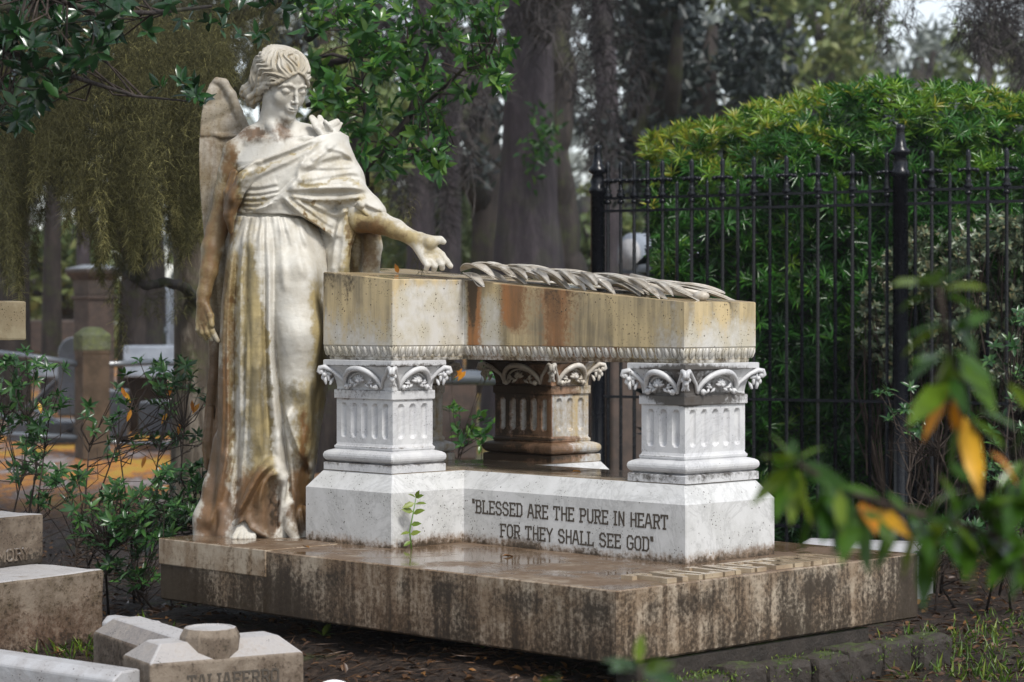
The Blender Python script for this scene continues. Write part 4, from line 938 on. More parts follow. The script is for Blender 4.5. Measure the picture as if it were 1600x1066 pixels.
# ---- drapery over chest and shoulder
Dv = Vol(AP(340, 440, 0) + [0, -.19, 0], AP(612, 178, 0) + [0, .2, 0], .003)
nx_ = np.array([330, 362, 400, 450, 501, 530, 600]); ny_ = np.array([280, 267, 252, 234, 211, 206, 240])
bx_ = np.array([330, 440, 470, 500, 521, 535, 560, 600]); by_ = np.array([334, 334, 338, 356, 372, 350, 330, 330])
def drape_cut(X, Y, Z):
    d = DA + Y; px = 800 + F * (X + AX0) / d; py = HZ + F * (EYE - HS - Z) / d
    return np.maximum(np.interp(px, nx_, ny_) - py, py - np.interp(px, bx_, by_)).astype(np.float32) * KP * .9
Dv.stack([(200, 450, 545, .085, .02), (230, 378, 545, .118, .006), (260, 366, 540, .132, 0), (285, 364, 530, .134, 0), (305, 366, 525, .13, 0), (334, 368, 520, .124, 0), (380, 380, 530, .12, 0)], .01, drape_cut)
Dv.px([(510, 226, .02, 22), (528, 256, .01, 23), (543, 280, -.005, 23), (551, 297, -.02, 21)], .035)
Dv.px([(500, 298, -.06, 20), (535, 298, -.04, 20)], .04)
Dv.px([(552, 305, -.04, 25), (576, 325, -.055, 20), (586, 333, -.062, 18)], .012); Dv.px([(590, 326, -.066, 12), (603, 345, -.07, 10)], .008, True) if False else None
# hanging sleeve: a white panel in front, the dark inside behind
Dv.px([(548, 322, -.02, 20), (537, 370, -.03, 17), (530, 400, -.03, 17), (528, 432, -.03, 18)], .012); Dv.px([(520, 345, .0, 18), (512, 432, .02, 16)], .02)
Dv.px([(578, 352, .03, 16), (582, 385, .03, 15), (578, 425, .03, 15)], .012); Dv.px([(560, 360, .07, 18), (562, 425, .08, 18)], .02); Dv.px([(556, 372, -.035, 7), (557, 400, -.04, 10), (560, 428, -.045, 9)], .008, True)
Dv.px([(402, 258, -.115, 8), (382, 280, -.12, 11), (366, 308, -.11, 11), (359, 335, -.098, 9), (361, 362, -.098, 4)], .014); Dv.px([(366, 272, -.09, 7), (357, 300, -.09, 7), (354, 325, -.085, 5)], .01)
dr = Relief(Dv)
for p, am, w, sd in (
    ([(358, 269), (400, 254), (450, 236), (504, 212)], .011, 8, 1), ([(368, 290), (415, 269), (462, 247), (492, 228)], .006, 7, 1), ([(500, 216), (486, 233), (471, 258), (464, 284)], .008, 4.5, 0), ([(474, 272), (450, 296), (424, 318), (390, 333)], .012, 6, 1),
    ([(470, 268), (500, 250), (535, 240), (554, 248)], .009, 8, 1), ([(463, 284), (505, 276), (548, 268), (568, 276)], .009, 8, 1), ([(447, 298), (490, 295), (540, 293), (579, 296)], .017, 9, 1), ([(445, 303), (490, 312), (535, 313), (572, 304)], .010, 6, 1),
    ([(441, 306), (466, 330), (495, 352), (520, 370)], .016, 7, 1), ([(452, 305), (485, 329), (512, 349), (525, 354)], .011, 6, 1), ([(470, 308), (500, 326), (527, 335), (547, 322)], .011, 6, 1), ([(522, 372), (528, 350), (535, 320)], .008, 5, -1),
    ([(404, 256), (385, 280), (368, 312), (361, 350), (362, 364)], .012, 8, -1), ([(392, 262), (376, 292), (368, 327)], .008, 6, -1), ([(372, 262), (362, 290), (358, 320)], .006, 5, 1), ([(505, 230), (535, 236), (558, 256)], .007, 6, 1), ([(486, 254), (512, 234), (524, 220)], .006, 5, 1), ([(478, 262), (515, 262), (556, 258)], .005, 5, 1), ([(470, 290), (510, 285), (560, 283)], .005, 4, 1),
    ([(372, 300), (400, 303), (442, 297)], .006, 3.2, 1), ([(370, 309), (405, 311), (442, 303)], .007, 3.4, 1), ([(372, 318), (408, 319), (436, 309)], .007, 3.4, 1), ([(374, 326), (408, 326), (430, 316)], .006, 3, 1), ([(374, 291), (404, 293), (438, 287)], .005, 4, 1), ([(382, 332), (402, 331), (420, 324)], .005, 3, 1),
    ([(540, 322), (536, 370), (530, 430)], .008, 8, 1), ([(553, 330), (549, 380), (546, 430)], .007, 6, -1), ([(558, 310), (575, 321), (600, 331)], .007, 5, 1), ([(554, 318), (566, 331), (580, 346)], .006, 4, 1), ([(527, 345), (520, 390), (515, 430)], .007, 6, 1)): dr.ridge(p, am, w, sd)
dr.H += .0012 * noise2(dr.px, dr.py, .12, 31) + .0008 * noise2(dr.px, dr.py, .3, 32)
dr.H *= 1.4
dr.apply(.02)
# cuff gathered by a button
Dv.px([(562, 317, -.105, 5), (565, 321, -.105, 5)], .003)
fin(Dv, 'drapery', M['statue'], statue_stain_shade, 1); del Dv
# ---- knot on the shoulder
Kn = Vol(AP(474, 226, 0) + [0, -.12, 0], AP(542, 172, 0) + [0, .1, 0], .0024)
fl = (np.array([.5, -.8, .33]), .45)
Kn.px([(501, 207, -.045, 7), (496, 196, -.05, 9), (488, 185, -.045, 6)], .003, False, fl); Kn.px([(501, 206, -.045, 5), (505, 195, -.04, 8), (500, 184, -.03, 5)], .002, False, fl); Kn.px([(502, 206, -.04, 6), (515, 197, -.04, 7), (527, 190, -.03, 5)], .002, False, fl)
Kn.px([(503, 208, -.04, 6), (520, 208, -.04, 8), (533, 193, -.02, 3)], .003, False, fl); Kn.px([(498, 203, -.06, 4.5), (504, 212, -.06, 4.5)], .003); Kn.px([(508, 190, -.05, 3), (514, 196, -.055, 3), (518, 203, -.05, 3)], .002)
fin(Kn, 'shoulder_knot', M['statue'], statue_stain_shade, 1); del Kn

# ---- wing folded behind the back
Wg = Vol(AP(300, 745, .1) + [0, -.02, 0], AP(440, 112, .1) + [0, .22, 0], .004)
out = np.array([(340, 122), (348, 124), (357, 133), (366, 150), (375, 175), (388, 205), (402, 232), (410, 330), (410, 520), (398, 640), (372, 700), (352, 668), (346, 690), (338, 728), (330, 738), (322, 730), (318, 700), (321, 650), (328, 570), (327, 480), (323, 400), (319, 340), (315, 290), (314, 240), (316, 195), (321, 155), (330, 132)], float)
def wing_fn(X, Y, Z):
    d = DA + .17; px = (800 + F * (X + AX0) / d)[:, 0, :]; py = (HZ + F * (EYE - HS - Z) / d)[:, 0, :]; px, py = np.broadcast_arrays(px, py)
    dist = np.full(px.shape, 1e9, np.float32); ins = np.zeros(px.shape, bool)
    for (x0, y0), (x1, y1) in zip(out, np.roll(out, -1, 0)):
        ex, ey = x1 - x0, y1 - y0; t = np.clip(((px - x0) * ex + (py - y0) * ey) / (ex * ex + ey * ey), 0, 1)
        dist = np.minimum(dist, np.hypot(px - x0 - t * ex, py - y0 - t * ey)); c = ((y0 > py) != (y1 > py)) & (px < (x1 - x0) * (py - y0) / (y1 - y0 + 1e-9) + x0); ins ^= c
    d2 = np.where(ins, -dist, dist) * KP
    # the broad feathers: overlapping blades
    lay = np.where(py < 215, .008 * np.abs(np.sin(py * .11 + px * .05)), 0) + .010 * np.abs(np.sin((px + (py - 200) * .02) * .19 + np.sin(py * .02))) * sstep(py, 205, 235)
    yc = .15 + (px - 330) * .0004 - .012 * np.sin((py - 120) / 90) - lay * .7
    th = .016 + .010 * sstep(px, 340, 385) * (py < 230)
    q = np.abs(Y - yc[:, None, :]) - th[:, None, :]
    return (np.maximum(d2[:, None, :], q) + np.minimum(0, 0) ).astype(np.float32)
Wg.add(wing_fn, Wg.lo, Wg.lo + Wg.n * Wg.h, .0)
Wg.px([(338, 127, .14, 5), (350, 130, .135, 7), (362, 148, .13, 7), (372, 175, .13, 7), (386, 205, .13, 7), (398, 228, .12, 8)], .008)
Wg.px([(322, 205, .13, 3), (345, 213, .125, 4), (375, 212, .12, 4)], .006); Wg.px([(330, 640, .13, 6), (326, 690, .12, 8), (330, 715, .12, 6)], .01); Wg.px([(343, 640, .12, 6), (338, 690, .115, 6), (334, 705, .115, 4)], .006)
fin(Wg, 'wing', M['wing'], wing_stain, 1); del Wg

# ------------------------------------------------------------------ carved palm leaves on the lid
def leaf_blade(L, w, fold, curl, twist, th=.004, nu=14, nv=5):
    """one carved leaf along +x, lying on z = 0: grid of points, thickened"""
    u = np.linspace(0, 1, nu); v = np.linspace(-1, 1, nv); U, Vv = np.meshgrid(u, v, indexing='ij')
    wid = w * np.sin(np.pi * np.clip(U * .93 + .05, 0, 1)) ** .8; a = twist * (U - .3)
    x = U * L; y0 = Vv * wid * np.cos(fold * np.abs(Vv)); z0 = np.abs(Vv) * wid * np.sin(fold) + curl * np.sin(np.pi * U) * L
    y = y0 * np.cos(a) - (z0) * np.sin(a) * .6; z = z0 * np.cos(a) + np.abs(y0 * np.sin(a)); y = y + .10 * L * (U - .5) ** 2
    P = np.stack([x, y, z], -1); Q = P + np.array([0, 0, th]); n = nu * nv; i = np.arange(n).reshape(nu, nv)
    f1 = np.stack([i[:-1, :-1], i[1:, :-1], i[1:, 1:], i[:-1, 1:]], -1).reshape(-1, 4); f2 = f1[:, ::-1] + n
    rim = np.concatenate([i[:, 0], i[-1, 1:], i[::-1, -1][1:], i[0, ::-1][1:-1]]); r2 = np.roll(rim, -1)
    f3 = np.stack([rim, r2, r2 + n, rim + n], -1)[:, ::-1]
    return np.concatenate([P.reshape(-1, 3), Q.reshape(-1, 3)]), np.concatenate([f1[:, ::-1], f2[:, ::-1], f3])
def palms():
    r = np.random.default_rng(5); VV, FF, n = [], [], 0
    root = empty('carved_palm_branch', TL(-1.3, .74, ztop(-1.3, .74)), -TH, 'carved marble palm branch of pointed curling leaves lying along the tomb lid', 'carving')
    slope = math.atan(.079)
    def put(a, b, yaw, L, w, fold, curl, tw, lift, pitch=0.0):
        nonlocal n
        V, Fq = leaf_blade(L, w, fold, curl, tw)
        R = Matrix.Rotation(yaw, 3, 'Z') @ Matrix.Rotation(-pitch, 3, 'Y'); V = V @ np.array(R).T
        V[:, 2] = np.maximum(V[:, 2], -.03) + lift
        V[:, 0] += a + 1.3; V[:, 1] += b - .74; V[:, 2] += -.079 * V[:, 0]
        VV.append(V); FF.append(Fq + n); n += len(V)
    # leaves laid in ranks, their tips turned down to the near edge
    for i in range(24):
        a = -1.36 + i * .0345; u = i / 23; put(a, .80 - .015 * u + r.uniform(-.012, .012), math.radians(r.uniform(-34, -14)), r.uniform(.16, .22), r.uniform(.016, .024), r.uniform(.5, 1.0), r.uniform(.0, .035), r.uniform(-1.1, .7), .034 - .014 * u + .010 * (i % 3), math.radians(r.uniform(-14, -6)))
    for i in range(20):
        a = -1.40 + i * .043; u = i / 19; put(a, .83 + r.uniform(-.01, .04), math.radians(r.uniform(-14, 8)), r.uniform(.20, .27), r.uniform(.017, .026), r.uniform(.3, .8), r.uniform(.0, .035), r.uniform(-.7, .7), .046 - .018 * u + .008 * (i % 2), math.radians(r.uniform(-9, -2)))
    for i in range(12): put(-1.30 + i * .066, .88 + r.uniform(0, .06), math.radians(r.uniform(-6, 14)), r.uniform(.18, .26), .028, .4, r.uniform(.0, .03), r.uniform(-.5, .5), .030 + .008 * (i % 2), math.radians(-5))
    # thick stems at the foot end
    mb = MB()
    for k in range(5): mb.tube([(.42 + .02 * k, .06 + .035 * k, .028 + .004 * k - .079 * .42), (.66, .07 + .03 * k, .032 - .079 * .66), (.88 - .04 * abs(k - 1), .08 + .028 * k, .018 - .079 * .88)], [.010, .013, .010], 7)
    mb.ball((.90, .08, .014 - .079 * .90), (.030, .022, .016), 8, 6)
    # tips hanging over the edge near the inner corner
    put(-1.36, .715, math.radians(-24), .20, .024, .6, .02, .4, .016, math.radians(-9)); put(-1.30, .70, math.radians(-30), .15, .020, .7, .0, -.3, .016, math.radians(-19)); put(-1.40, .74, math.radians(-16), .24, .026, .5, .08, .2, .03, math.radians(-4)); put(-1.43, .77, math.radians(6), .24, .026, .5, .10, -.3, .022)
    V0 = np.concatenate(mb.v); o = link('leaves', np_mesh('leaves', np.concatenate(VV), np.concatenate(FF), True), M['carved'], root)
    mb.build('stems', M['carved'], root)
palms()

# ------------------------------------------------------------------ iron fence
def fence():
    Dl, Dm = 10.7, 10.0
    pL, pM = W(934, 0, Dl), W(1407, 0, Dm); dirv = Vector((pM.x - pL.x, pM.y - pL.y, 0)); span = dirv.length; dirv.normalize()
    ang = math.atan2(dirv.y, dirv.x)
    root = empty('iron_fence', (pL.x, pL.y, -.13), ang, 'black wrought iron fence of finial topped pickets running before the hedge', 'fence')
    def zof(py, d): return EYE - (py - HZ) / F * d + .13
    def at(px):   # distance along the fence whose point shows at px
        r = (px - 800) / F; return (r * pL.y - pL.x) / (dirv.x - r * dirv.y)
    zt1, zt2, zb = zof(298, Dm), zof(319, Dm), zof(628, Dm)
    # posts
    def post_prof(h, r): return [(r * 1.15, 0), (r * 1.15, .06), (r, .07), (r, h - .23), (r * 1.25, h - .225), (r * 1.25, h - .205), (r * .95, h - .195), (r * 1.05, h - .17), (r * .75, h - .14), (r * 1.30, h - .128), (r * 1.30, h - .115), (r * .8, h - .10), (r * .62, h - .06), (r * .5, h - .03), (r * .62, h - .02), (r * .55, h - .006), (r * .1, h)]
    for px, h in ((934, zof(226, Dl)), (1407, zof(194, Dm)), (1890, zof(170, 9.4))):
        m = MB(); m.lathe(post_prof(h, .034), n=10); m.build('post', M['iron'], root, loc=(at(px), 0, 0))
    s0, s1 = .034, at(1890)
    m = MB()
    for z in (zt1, zt2): m.box(s0, s1, -.013, .013, z - .006, z + .006)
    m.box(s0, s1, -.013, .013, zb - .006, zb + .006); m.box(s0, s1, -.013, .013, .14, .155)
    m.build('rail', M['iron'], root)
    def picket(h, tall):
        m = MB(); r = .0085
        if tall:
            m.lathe([(r, .03), (r, h - .20)], n=6, smooth=False)
            m.lathe([(r, h - .20), (.016, h - .197), (.016, h - .185), (.010, h - .18), (.019, h - .168), (.022, h - .158), (.012, h - .145), (.018, h - .138), (.010, h - .128), (.011, h - .10), (.015, h - .095), (.012, h - .085), (.009, h - .06), (.012, h - .035), (.010, h - .012), (.002, h)], n=8)
            zc = h - .092
            for q in range(4):
                c, s = math.cos(q * math.pi / 2), math.sin(q * math.pi / 2); m.tube([(0, 0, zc), (c * .02, s * .02, zc + .004), (c * .034, s * .034, zc - .002)], [.008, .007, .009], 6); m.ball((c * .038, s * .038, zc - .001), .0105, 6, 5)
        else:
            m.lathe([(r, .03), (r, h - .015), (r * .8, h - .004), (.001, h)], n=6)
        return m.mesh('picket')
    d_of = lambda s: pL.y + dirv.y * s
    tall_me = picket(zof(236, Dm), True); short_me = picket(zof(272, Dm), False)
    px_t = [950, 970, 991, 1012, 1035, 1081, 1129, 1178, 1229, 1278, 1332, 1386, 1456, 1513, 1573, 1632, 1692, 1752, 1812]
    for me, xs in ((tall_me, px_t), (short_me, [1058, 1105, 1153, 1203, 1253, 1305, 1359, 1430, 1484, 1543, 1602, 1662])):
        for i, x in enumerate(xs):
            o = bpy.data.objects.new('picket', me); COL.objects.link(o); o.parent = root; s = at(x)
            o.location = (s, 0, 0); o.rotation_euler = (0, 0, (i * 1.3) % .5)
        me.materials.append(M['iron'])
fence()

# ------------------------------------------------------------------ graves
def box_stone(name, c, size, rz, mat, label=None, cat=None, parent=None, bevel=.008, group=None):
    m = MB(); m.box(-size[0] / 2, size[0] / 2, -size[1] / 2, size[1] / 2, 0, size[2])
    o = m.build(name, mat, parent, bevel, 2, c, (0, 0, rz))
    if label: tag(o, label, cat, group)
    return o
def grid_stone(name, size, mat, parent=None, loc=(0, 0, 0), rz=0, jit=.004, n=24, bev=.01, seed=1, stain=None):
    """a worn block: subdivided, edges rounded, surface slightly uneven"""
    bm = bmesh.new(); bmesh.ops.create_cube(bm, size=1.0)
    for v in bm.verts: v.co = Vector((v.co.x * size[0], v.co.y * size[1], (v.co.z + .5) * size[2]))
    bmesh.ops.bevel(bm, geom=bm.edges[:], offset=bev, segments=2, affect='EDGES', profile=.6)
    step = max(size) / n
    for _ in range(4):
        es = [e for e in bm.edges if e.calc_length() > step * 1.4]
        if not es: break
        bmesh.ops.subdivide_edges(bm, edges=es, cuts=1, use_grid_fill=True)
    bm.normal_update()
    V = np.array([v.co for v in bm.verts]); N = np.array([v.normal for v in bm.verts])
    h = noise2(V[:, 0] * 9 + V[:, 2] * 5, V[:, 1] * 9 + V[:, 2] * 8, 1, seed) * jit + noise2(V[:, 0] * 31 - V[:, 2] * 22, V[:, 1] * 33 + V[:, 2] * 27, 1, seed + 1) * jit * .5
    V = V + N * h[:, None]
    for v, c in zip(bm.verts, V): v.co = c
    me = bpy.data.meshes.new(name); bm.to_mesh(me); bm.free()
    if stain is not None:
        V = np.zeros(len(me.vertices) * 3); me.vertices.foreach_get('co', V); V = V.reshape(-1, 3); a = stain(V)
        at = me.color_attributes.new('stain', 'FLOAT_COLOR', 'POINT'); at.data.foreach_set('color', np.concatenate([a, np.ones((len(a), 1))], 1).astype(np.float32).ravel())
    return link(name, me, mat, parent, loc, (0, 0, rz))

# stepped cross monument at the left edge: its end faces look to the right front
def cross_monument():
    rz = math.radians(-38); d = 7.55
    c = W(161, 0, d); root = empty('stepped_grave_cross', (c.x, c.y, -.13), rz, 'weathered stepped stone base carrying a tan stone cross, cut by the edge of the view', 'grave monument')
    u, v = Vector((math.cos(rz), math.sin(rz), 0)), Vector((-math.sin(rz), math.cos(rz), 0))
    zt = EYE - (891 - HZ) / F * d + .13
    st = lambda V: np.stack([.1 + 0 * V[:, 0], .25 * sstep(V[:, 2], zt, 0), .3 * sstep(V[:, 2], .08, .0)], -1)
    # the corner at px 161 is (+u, +v)
    grid_stone('lower_step', (.9, .95, zt), M['grave'], root, (-.45, -.475, 0), 0, .006, 40, .010, 3, st)
    d2 = 7.75; z0 = zt; z1 = EYE - (803 - HZ) / F * d2 + .13; q = Vector((W(68, 0, d2).x - c.x, d2 - c.y, 0)); a, b = q.dot(u), q.dot(v)
    grid_stone('upper_step', (.6, .62, z1 - z0), M['grave'], root, (a - .30, b - .31, z0), 0, .005, 40, .008, 5, lambda V: np.stack([0 * V[:, 0] - .1, -.15 + 0 * V[:, 0], .45 * sstep(V[:, 2], .06, .0)], -1))
    place_text('MEMORY', 'raised_lettering', M['grave'], root, (a, b - .275, z0 + .022), (0, 1, 0), (0, 0, 1), .21, .036, .006)
    # shaft and arm of the cross; the arm's end face shows
    za, zb = EYE - (531 - HZ) / F * 7.7 + .13, EYE - (471 - HZ) / F * 7.7 + .13
    e = W(41, 0, 7.7); q = Vector((e.x - c.x, 7.7 - c.y, 0)); a2, b2 = q.dot(u), q.dot(v)
    grid_stone('cross_arm', (.62, .13, zb - za), M['tan'], root, (a2 - .31, b2 - .065, za), 0, .004, 30, .006, 7)
    grid_stone('cross_shaft', (.14, .134, zb + .3 - z1), M['tan'], root, (a2 - .31, b2 - .065, z1), 0, .004, 30, .006, 8)
cross_monument()

# low chamfered cross headstone bearing the family name
def name_stone():
    d0 = 5.9; c = W(234, 0, d0)
    e = W(475, 0, 6.12); ang = math.atan2(e.y - c.y, e.x - c.x); L = math.hypot(e.x - c.x, e.y - c.y)
    root = empty('low_name_stone', (c.x, c.y, -.13), ang, 'low chamfered marble grave cross with a round boss and a surname on its face', 'grave marker')
    zf = EYE - (1040 - HZ) / F * d0 + .13; zr = zf + .045; D = .20; ch = .055
    def arm(x0, x1, left, right):
        m = MB(); x0b, x1b = x0 + (ch * .9 if left else 0), x1 - (ch * .9 if right else 0)
        m.loft([[(x0, 0, 0), (x1, 0, 0), (x1, D, 0), (x0, D, 0)], [(x0, 0, zf), (x1, 0, zf), (x1, D, zf), (x0, D, zf)], [(x0b, ch, zr), (x1b, ch, zr), (x1b, D - ch, zr), (x0b, D - ch, zr)]])
        return m
    dx = L * .47
    st = None
    o = arm(0, L, True, True).build('cross_bar', M['grave'], root, .005)
    # the bar running back and the short stem in front of the boss
    m = MB(); w = .085
    m.loft([[(dx - w, .06, 0), (dx + w, .06, 0), (dx + w, .75, 0), (dx - w, .75, 0)], [(dx - w, .06, zf - .012), (dx + w, .06, zf - .012), (dx + w, .75, zf - .012), (dx - w, .75, zf - .012)], [(dx - w + .045, .11, zr - .012), (dx + w - .045, .11, zr - .012), (dx + w - .045, .70, zr - .012), (dx - w + .045, .70, zr - .012)]])
    m.build('cross_stem', M['grave'], root, .005)
    m = MB(); R = .080; m.lathe([(R, 0), (R, zr + .006), (R * .99, zr + .010), (R * .86, zr + .030), (R * .80, zr + .033), (R * .74, zr + .028), (R * .2, zr + .029)], n=12, smooth=False); m.build('round_boss', M['grave'], root, .003, loc=(dx - .005, .0795, 0))
    place_text('TALIAFERRO', 'lettering', M['letter'], root, (.105, -.0012, zf - .070), (1, 0, 0), (0, 0, 1), .255, .034, .0008, 0, .15)
name_stone()
# marble kerbs
def kerb(name, pts, w, h, mat, label, z=-.13):
    m = MB(); (x0, y0), (x1, y1) = pts; L = math.hypot(x1 - x0, y1 - y0); c = w * .3
    m.loft([[(0, 0, 0), (L, 0, 0), (L, w, 0), (0, w, 0)], [(0, 0, h - .02), (L, 0, h - .02), (L, w, h - .02), (0, w, h - .02)], [(.0, c, h), (L, c, h), (L, w - c * .6, h), (0, w - c * .6, h)]])
    o = m.build(name, mat, None, .006, 2, (x0, y0, z), (0, 0, math.atan2(y1 - y0, x1 - x0))); tag(o, label, 'kerb')
p, q = W(-60, 0, 6.28), W(176, 0, 5.89)
kerb('grave_kerb', ((p.x, p.y), (q.x, q.y)), .11, .165, M['kerbstone'], 'white marble grave kerb low at the ground in front of the stepped base')
p, q = W(158, 0, 7.2), W(228, 0, 7.05)
kerb('grave_kerb', ((p.x, p.y), (q.x, q.y)), .07, .14, M['kerbstone'], 'short pale kerb fragment lying behind the low name stone')
# small round plaque on a stake
def plaque():
    c = W(521, 1098, 5.7); root = empty('round_plaque', (c.x, c.y, -.13), 0, 'small round white rimmed plaque on a stake at the bottom edge', 'plaque')
    h = c.z + .13; R = .058
    m = MB(); m.lathe([(.006, 0), (.006, h)], n=6); m.build('stake', M['iron'], root)
    m = MB(); m.lathe([(.01, -.012), (R, -.010), (R * 1.06, 0), (R * 1.06, .008), (R, .014), (R * .88, .014), (R * .86, .006)], n=32); rim = m.build('rim', NT('white_enamel').set((.8, .8, .82), .25), root, loc=(0, 0, h), rot=(math.radians(48), 0, 0))
    m = MB(); m.lathe([(R * .3, 0), (R * .87, 0), (R * .87, .0065), (R * .05, .0065)], n=32); m.build('face', NT('pale_blue_enamel').set((.28, .36, .46), .2), root, loc=(0, 0, h), rot=(math.radians(48), 0, 0))
    m = MB(); m.box(-.009, -.0005, -.02, R * .84, .0066, .009); m.build('brown_stripe', NT('brown_enamel').set((.16, .06, .04), .4), root, loc=(0, 0, h), rot=(math.radians(48), 0, 0))
plaque()

# brick edging and stone strip under the slab's right side
def bricks():
    r = random.Random(3); first = None
    a0 = .06
    strip = MB(); strip.box(-.10, -.012, .10, 1.16, -.13, -.006); o = strip.build('stone_strip', M['brick'], None, .006, 2, (*P0, 0), (0, 0, -TH)); tag(o, 'thin stone strip wedged beneath the slab above the mossy bricks', 'stone')
    names = ['mossy edging brick nearest the slab corner', 'mossy edging brick second from the slab corner', 'mossy edging brick third from the slab corner', 'mossy edging brick fourth from the slab corner', 'mossy edging brick fifth from the slab corner', 'mossy edging brick sixth from the slab corner', 'mossy edging brick second from the far end', 'mossy edging brick at the far end of the row']
    b = .02
    for i in range(8):
        L = r.uniform(.14, .20); o = grid_stone('edging_brick', (.11, L - .012, .12), M['brick'], None, TL(.075 + r.uniform(-.012, .012), b + L / 2, -.165 + r.uniform(-.008, .010)), -TH + r.uniform(-.12, .12), .012, 14, .018, 20 + i)
        tag(o, names[i], 'brick', 'mossy bricks edging the slab'); b += L
    for i, (a, bb) in enumerate(((-.42, -.22), (-.30, -.19))):
        o = grid_stone('edging_brick', (.15, .10, .10), M['brick'], None, TL(a, bb, -.18), -TH + .3 * i, .008, 12, .016, 40 + i); tag(o, ['moss topped brick before the slab front face', 'second moss topped brick before the slab front face, nearer the corner'][i], 'brick')
bricks()
# kerb of the neighbouring plot, right behind the slab
p, q = W(1250, 0, 8.75), W(1445, 0, 8.6)
kerb('plot_kerb', ((p.x, p.y), (q.x, q.y)), .22, .22, M['kerbstone'], 'pale stone kerb of the next plot behind the slab foot')

# ------------------------------------------------------------------ the old graveyard to the left, out of focus
GZ = -.13
def stone_post():
    d = 17.5; c = W(144, 0, d); root = empty('stone_fence_post', (c.x, c.y, GZ), .5, 'square brown stone fence post with a mossy pointed cap', 'fence post')
    h = EYE - (513 - HZ) / F * d - GZ; w = .105
    m = MB(); sq = lambda s, z: [(-s, -s, z), (s, -s, z), (s, s, z), (-s, s, z)]
    m.loft([sq(w, 0), sq(w, h - .20), sq(w * 1.04, h - .19), sq(w * 1.04, h - .05), sq(w * .5, h - .005), sq(.02, h)]); m.build('shaft', M['mosspost'], root, .006)
    m = MB(); m.loft([sq(w * 1.07, h - .17), sq(w * 1.09, h - .05), sq(w * .55, h + .004), sq(.02, h + .01)]); mm = stone('moss_cap', (.13, .15, .06), (.05, .06, .025), (.24, .26, .17), (.05, .04, .02), (.012, .014, .006), amt=(.38, .15, .45), streak=0, speck=.8, rough=.95, bump=1.2, scale=2.2); m.build('moss_cap', mm, root, .01)
    return d
PD = stone_post()
def rails():
    def rail(pts, r, label, name='pipe_rail', mat='rail'):
        m = MB(); m.tube([W(*p) for p in pts], r, 8); o = m.build(name, M[mat]); tag(o, label, 'rail', 'pipe rails of the stone post fence')
    rail([(164, 570, PD), (240, 566, PD + .5), (350, 572, PD + 1)], .024, 'wet grey upper rail between the stone post and the angel')
    rail([(-60, 546, PD), (40, 556, PD), (124, 569, PD)], .024, 'wet grey upper rail left of the stone post')
    rail([(158, 690, PD), (250, 694, PD + .5), (360, 700, PD + 1)], .021, 'lower rail of the fence between the stone post and the angel')
    rail([(-60, 674, PD), (124, 684, PD)], .02, 'lower rail left of the stone post')
    rail([(690, 590, 15), (740, 590, 15.2), (800, 592, 15.4)], .05, 'grey rail seen through the gap between the tomb piers')
    m = MB(); m.tube([W(-40, 630, 21), W(20, 660, 20.6), W(95, 590, 20), W(120, 575, 20)], .028, 6); m.tube([W(50, 640, 20.6), W(110, 672, 20)], .028, 6)
    o = m.build('iron_gate_brace', M['darkgran']); tag(o, 'dark crossed iron braces leaning on the orange leaf ground left of the post', 'brace')
rails()
def bgbox(name, x0, x1, y0, y1, d, depth, mat, label, cat, rz=0.0, bevel=.02):
    """box whose front shows between the photo columns x0..x1 and rows y0..y1 at depth d"""
    a, b = W(x0, y1, d), W(x1, y0, d); w = b.x - a.x; z0 = min(a.z, b.z)
    m = MB(); m.box(-w / 2, w / 2, 0, depth, 0, abs(b.z - a.z)); o = m.build(name, M[mat], None, bevel, 2, ((a.x + b.x) / 2, d, z0), (0, 0, rz)); tag(o, label, cat); return o
def gate_pillar():
    d = 24.0; c = W(147, 0, d); root = empty('stone_pillar', (c.x, c.y, GZ), .72, 'tall brown stone gate pillar with a flat overhanging cap', 'pillar')
    k = d / F; zt = EYE - (417 - HZ) * k - GZ; w = .155
    sq = lambda s, z: [(-s, -s, z), (s, -s, z), (s, s, z), (-s, s, z)]
    m = MB(); m.loft([sq(w, 0), sq(w, zt - .33)]); m.build('pillar_shaft', M['brownstone'], root, .01)
    m = MB(); m.loft([sq(w * 1.16, zt - .34), sq(w * 1.16, zt - .30)]); m.build('string_course', M['brownstone'], root, .008)
    m = MB(); m.loft([sq(w * 1.0, zt - .298), sq(w * 1.05, zt - .14), sq(w * 1.3, zt - .10), sq(w * 1.42, zt - .06), sq(w * 1.42, zt - .02), sq(w * .6, zt + .02)]); cp = stone('pillar_cap', (.08, .06, .05), (.05, .04, .035), (.08, .08, .03), (.08, .05, .03), GRM, amt=(.2, .1, .2), streak=.2, rough=.4, topcol=(.42, .46, .5), bump=.3); m.build('cap', cp, root, .01)  # cap top coloured pale for the sky light on it
gate_pillar()
bgbox('low_vault_wall', 42, 118, 500, 552, 27, 1.5, 'brownstone', 'low dark brown vault wall left of the tall pillar', 'wall', .1)
bgbox('low_vault_wall', -60, 40, 500, 556, 28, 1.5, 'brownstone', 'low dark vault wall at the far left edge behind the tan cross', 'wall', .1)
bgbox('granite_tomb', 186, 266, 448, 545, 22, .6, 'bluegrey', 'tall smooth blue grey granite tomb face right of the brown pillar', 'tomb', -.1)
bgbox('grave_ledger', 190, 335, 540, 590, 21, .8, 'bluegrey', 'low pale grey ledger stone below the granite tomb', 'grave', -.1)
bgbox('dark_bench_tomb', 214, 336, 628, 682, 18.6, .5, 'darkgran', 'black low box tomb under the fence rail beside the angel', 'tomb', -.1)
bgbox('dark_base_stone', 150, 198, 610, 705, 19.5, .4, 'darkgran', 'small dark base stone close behind the mossy post', 'stone', .1)
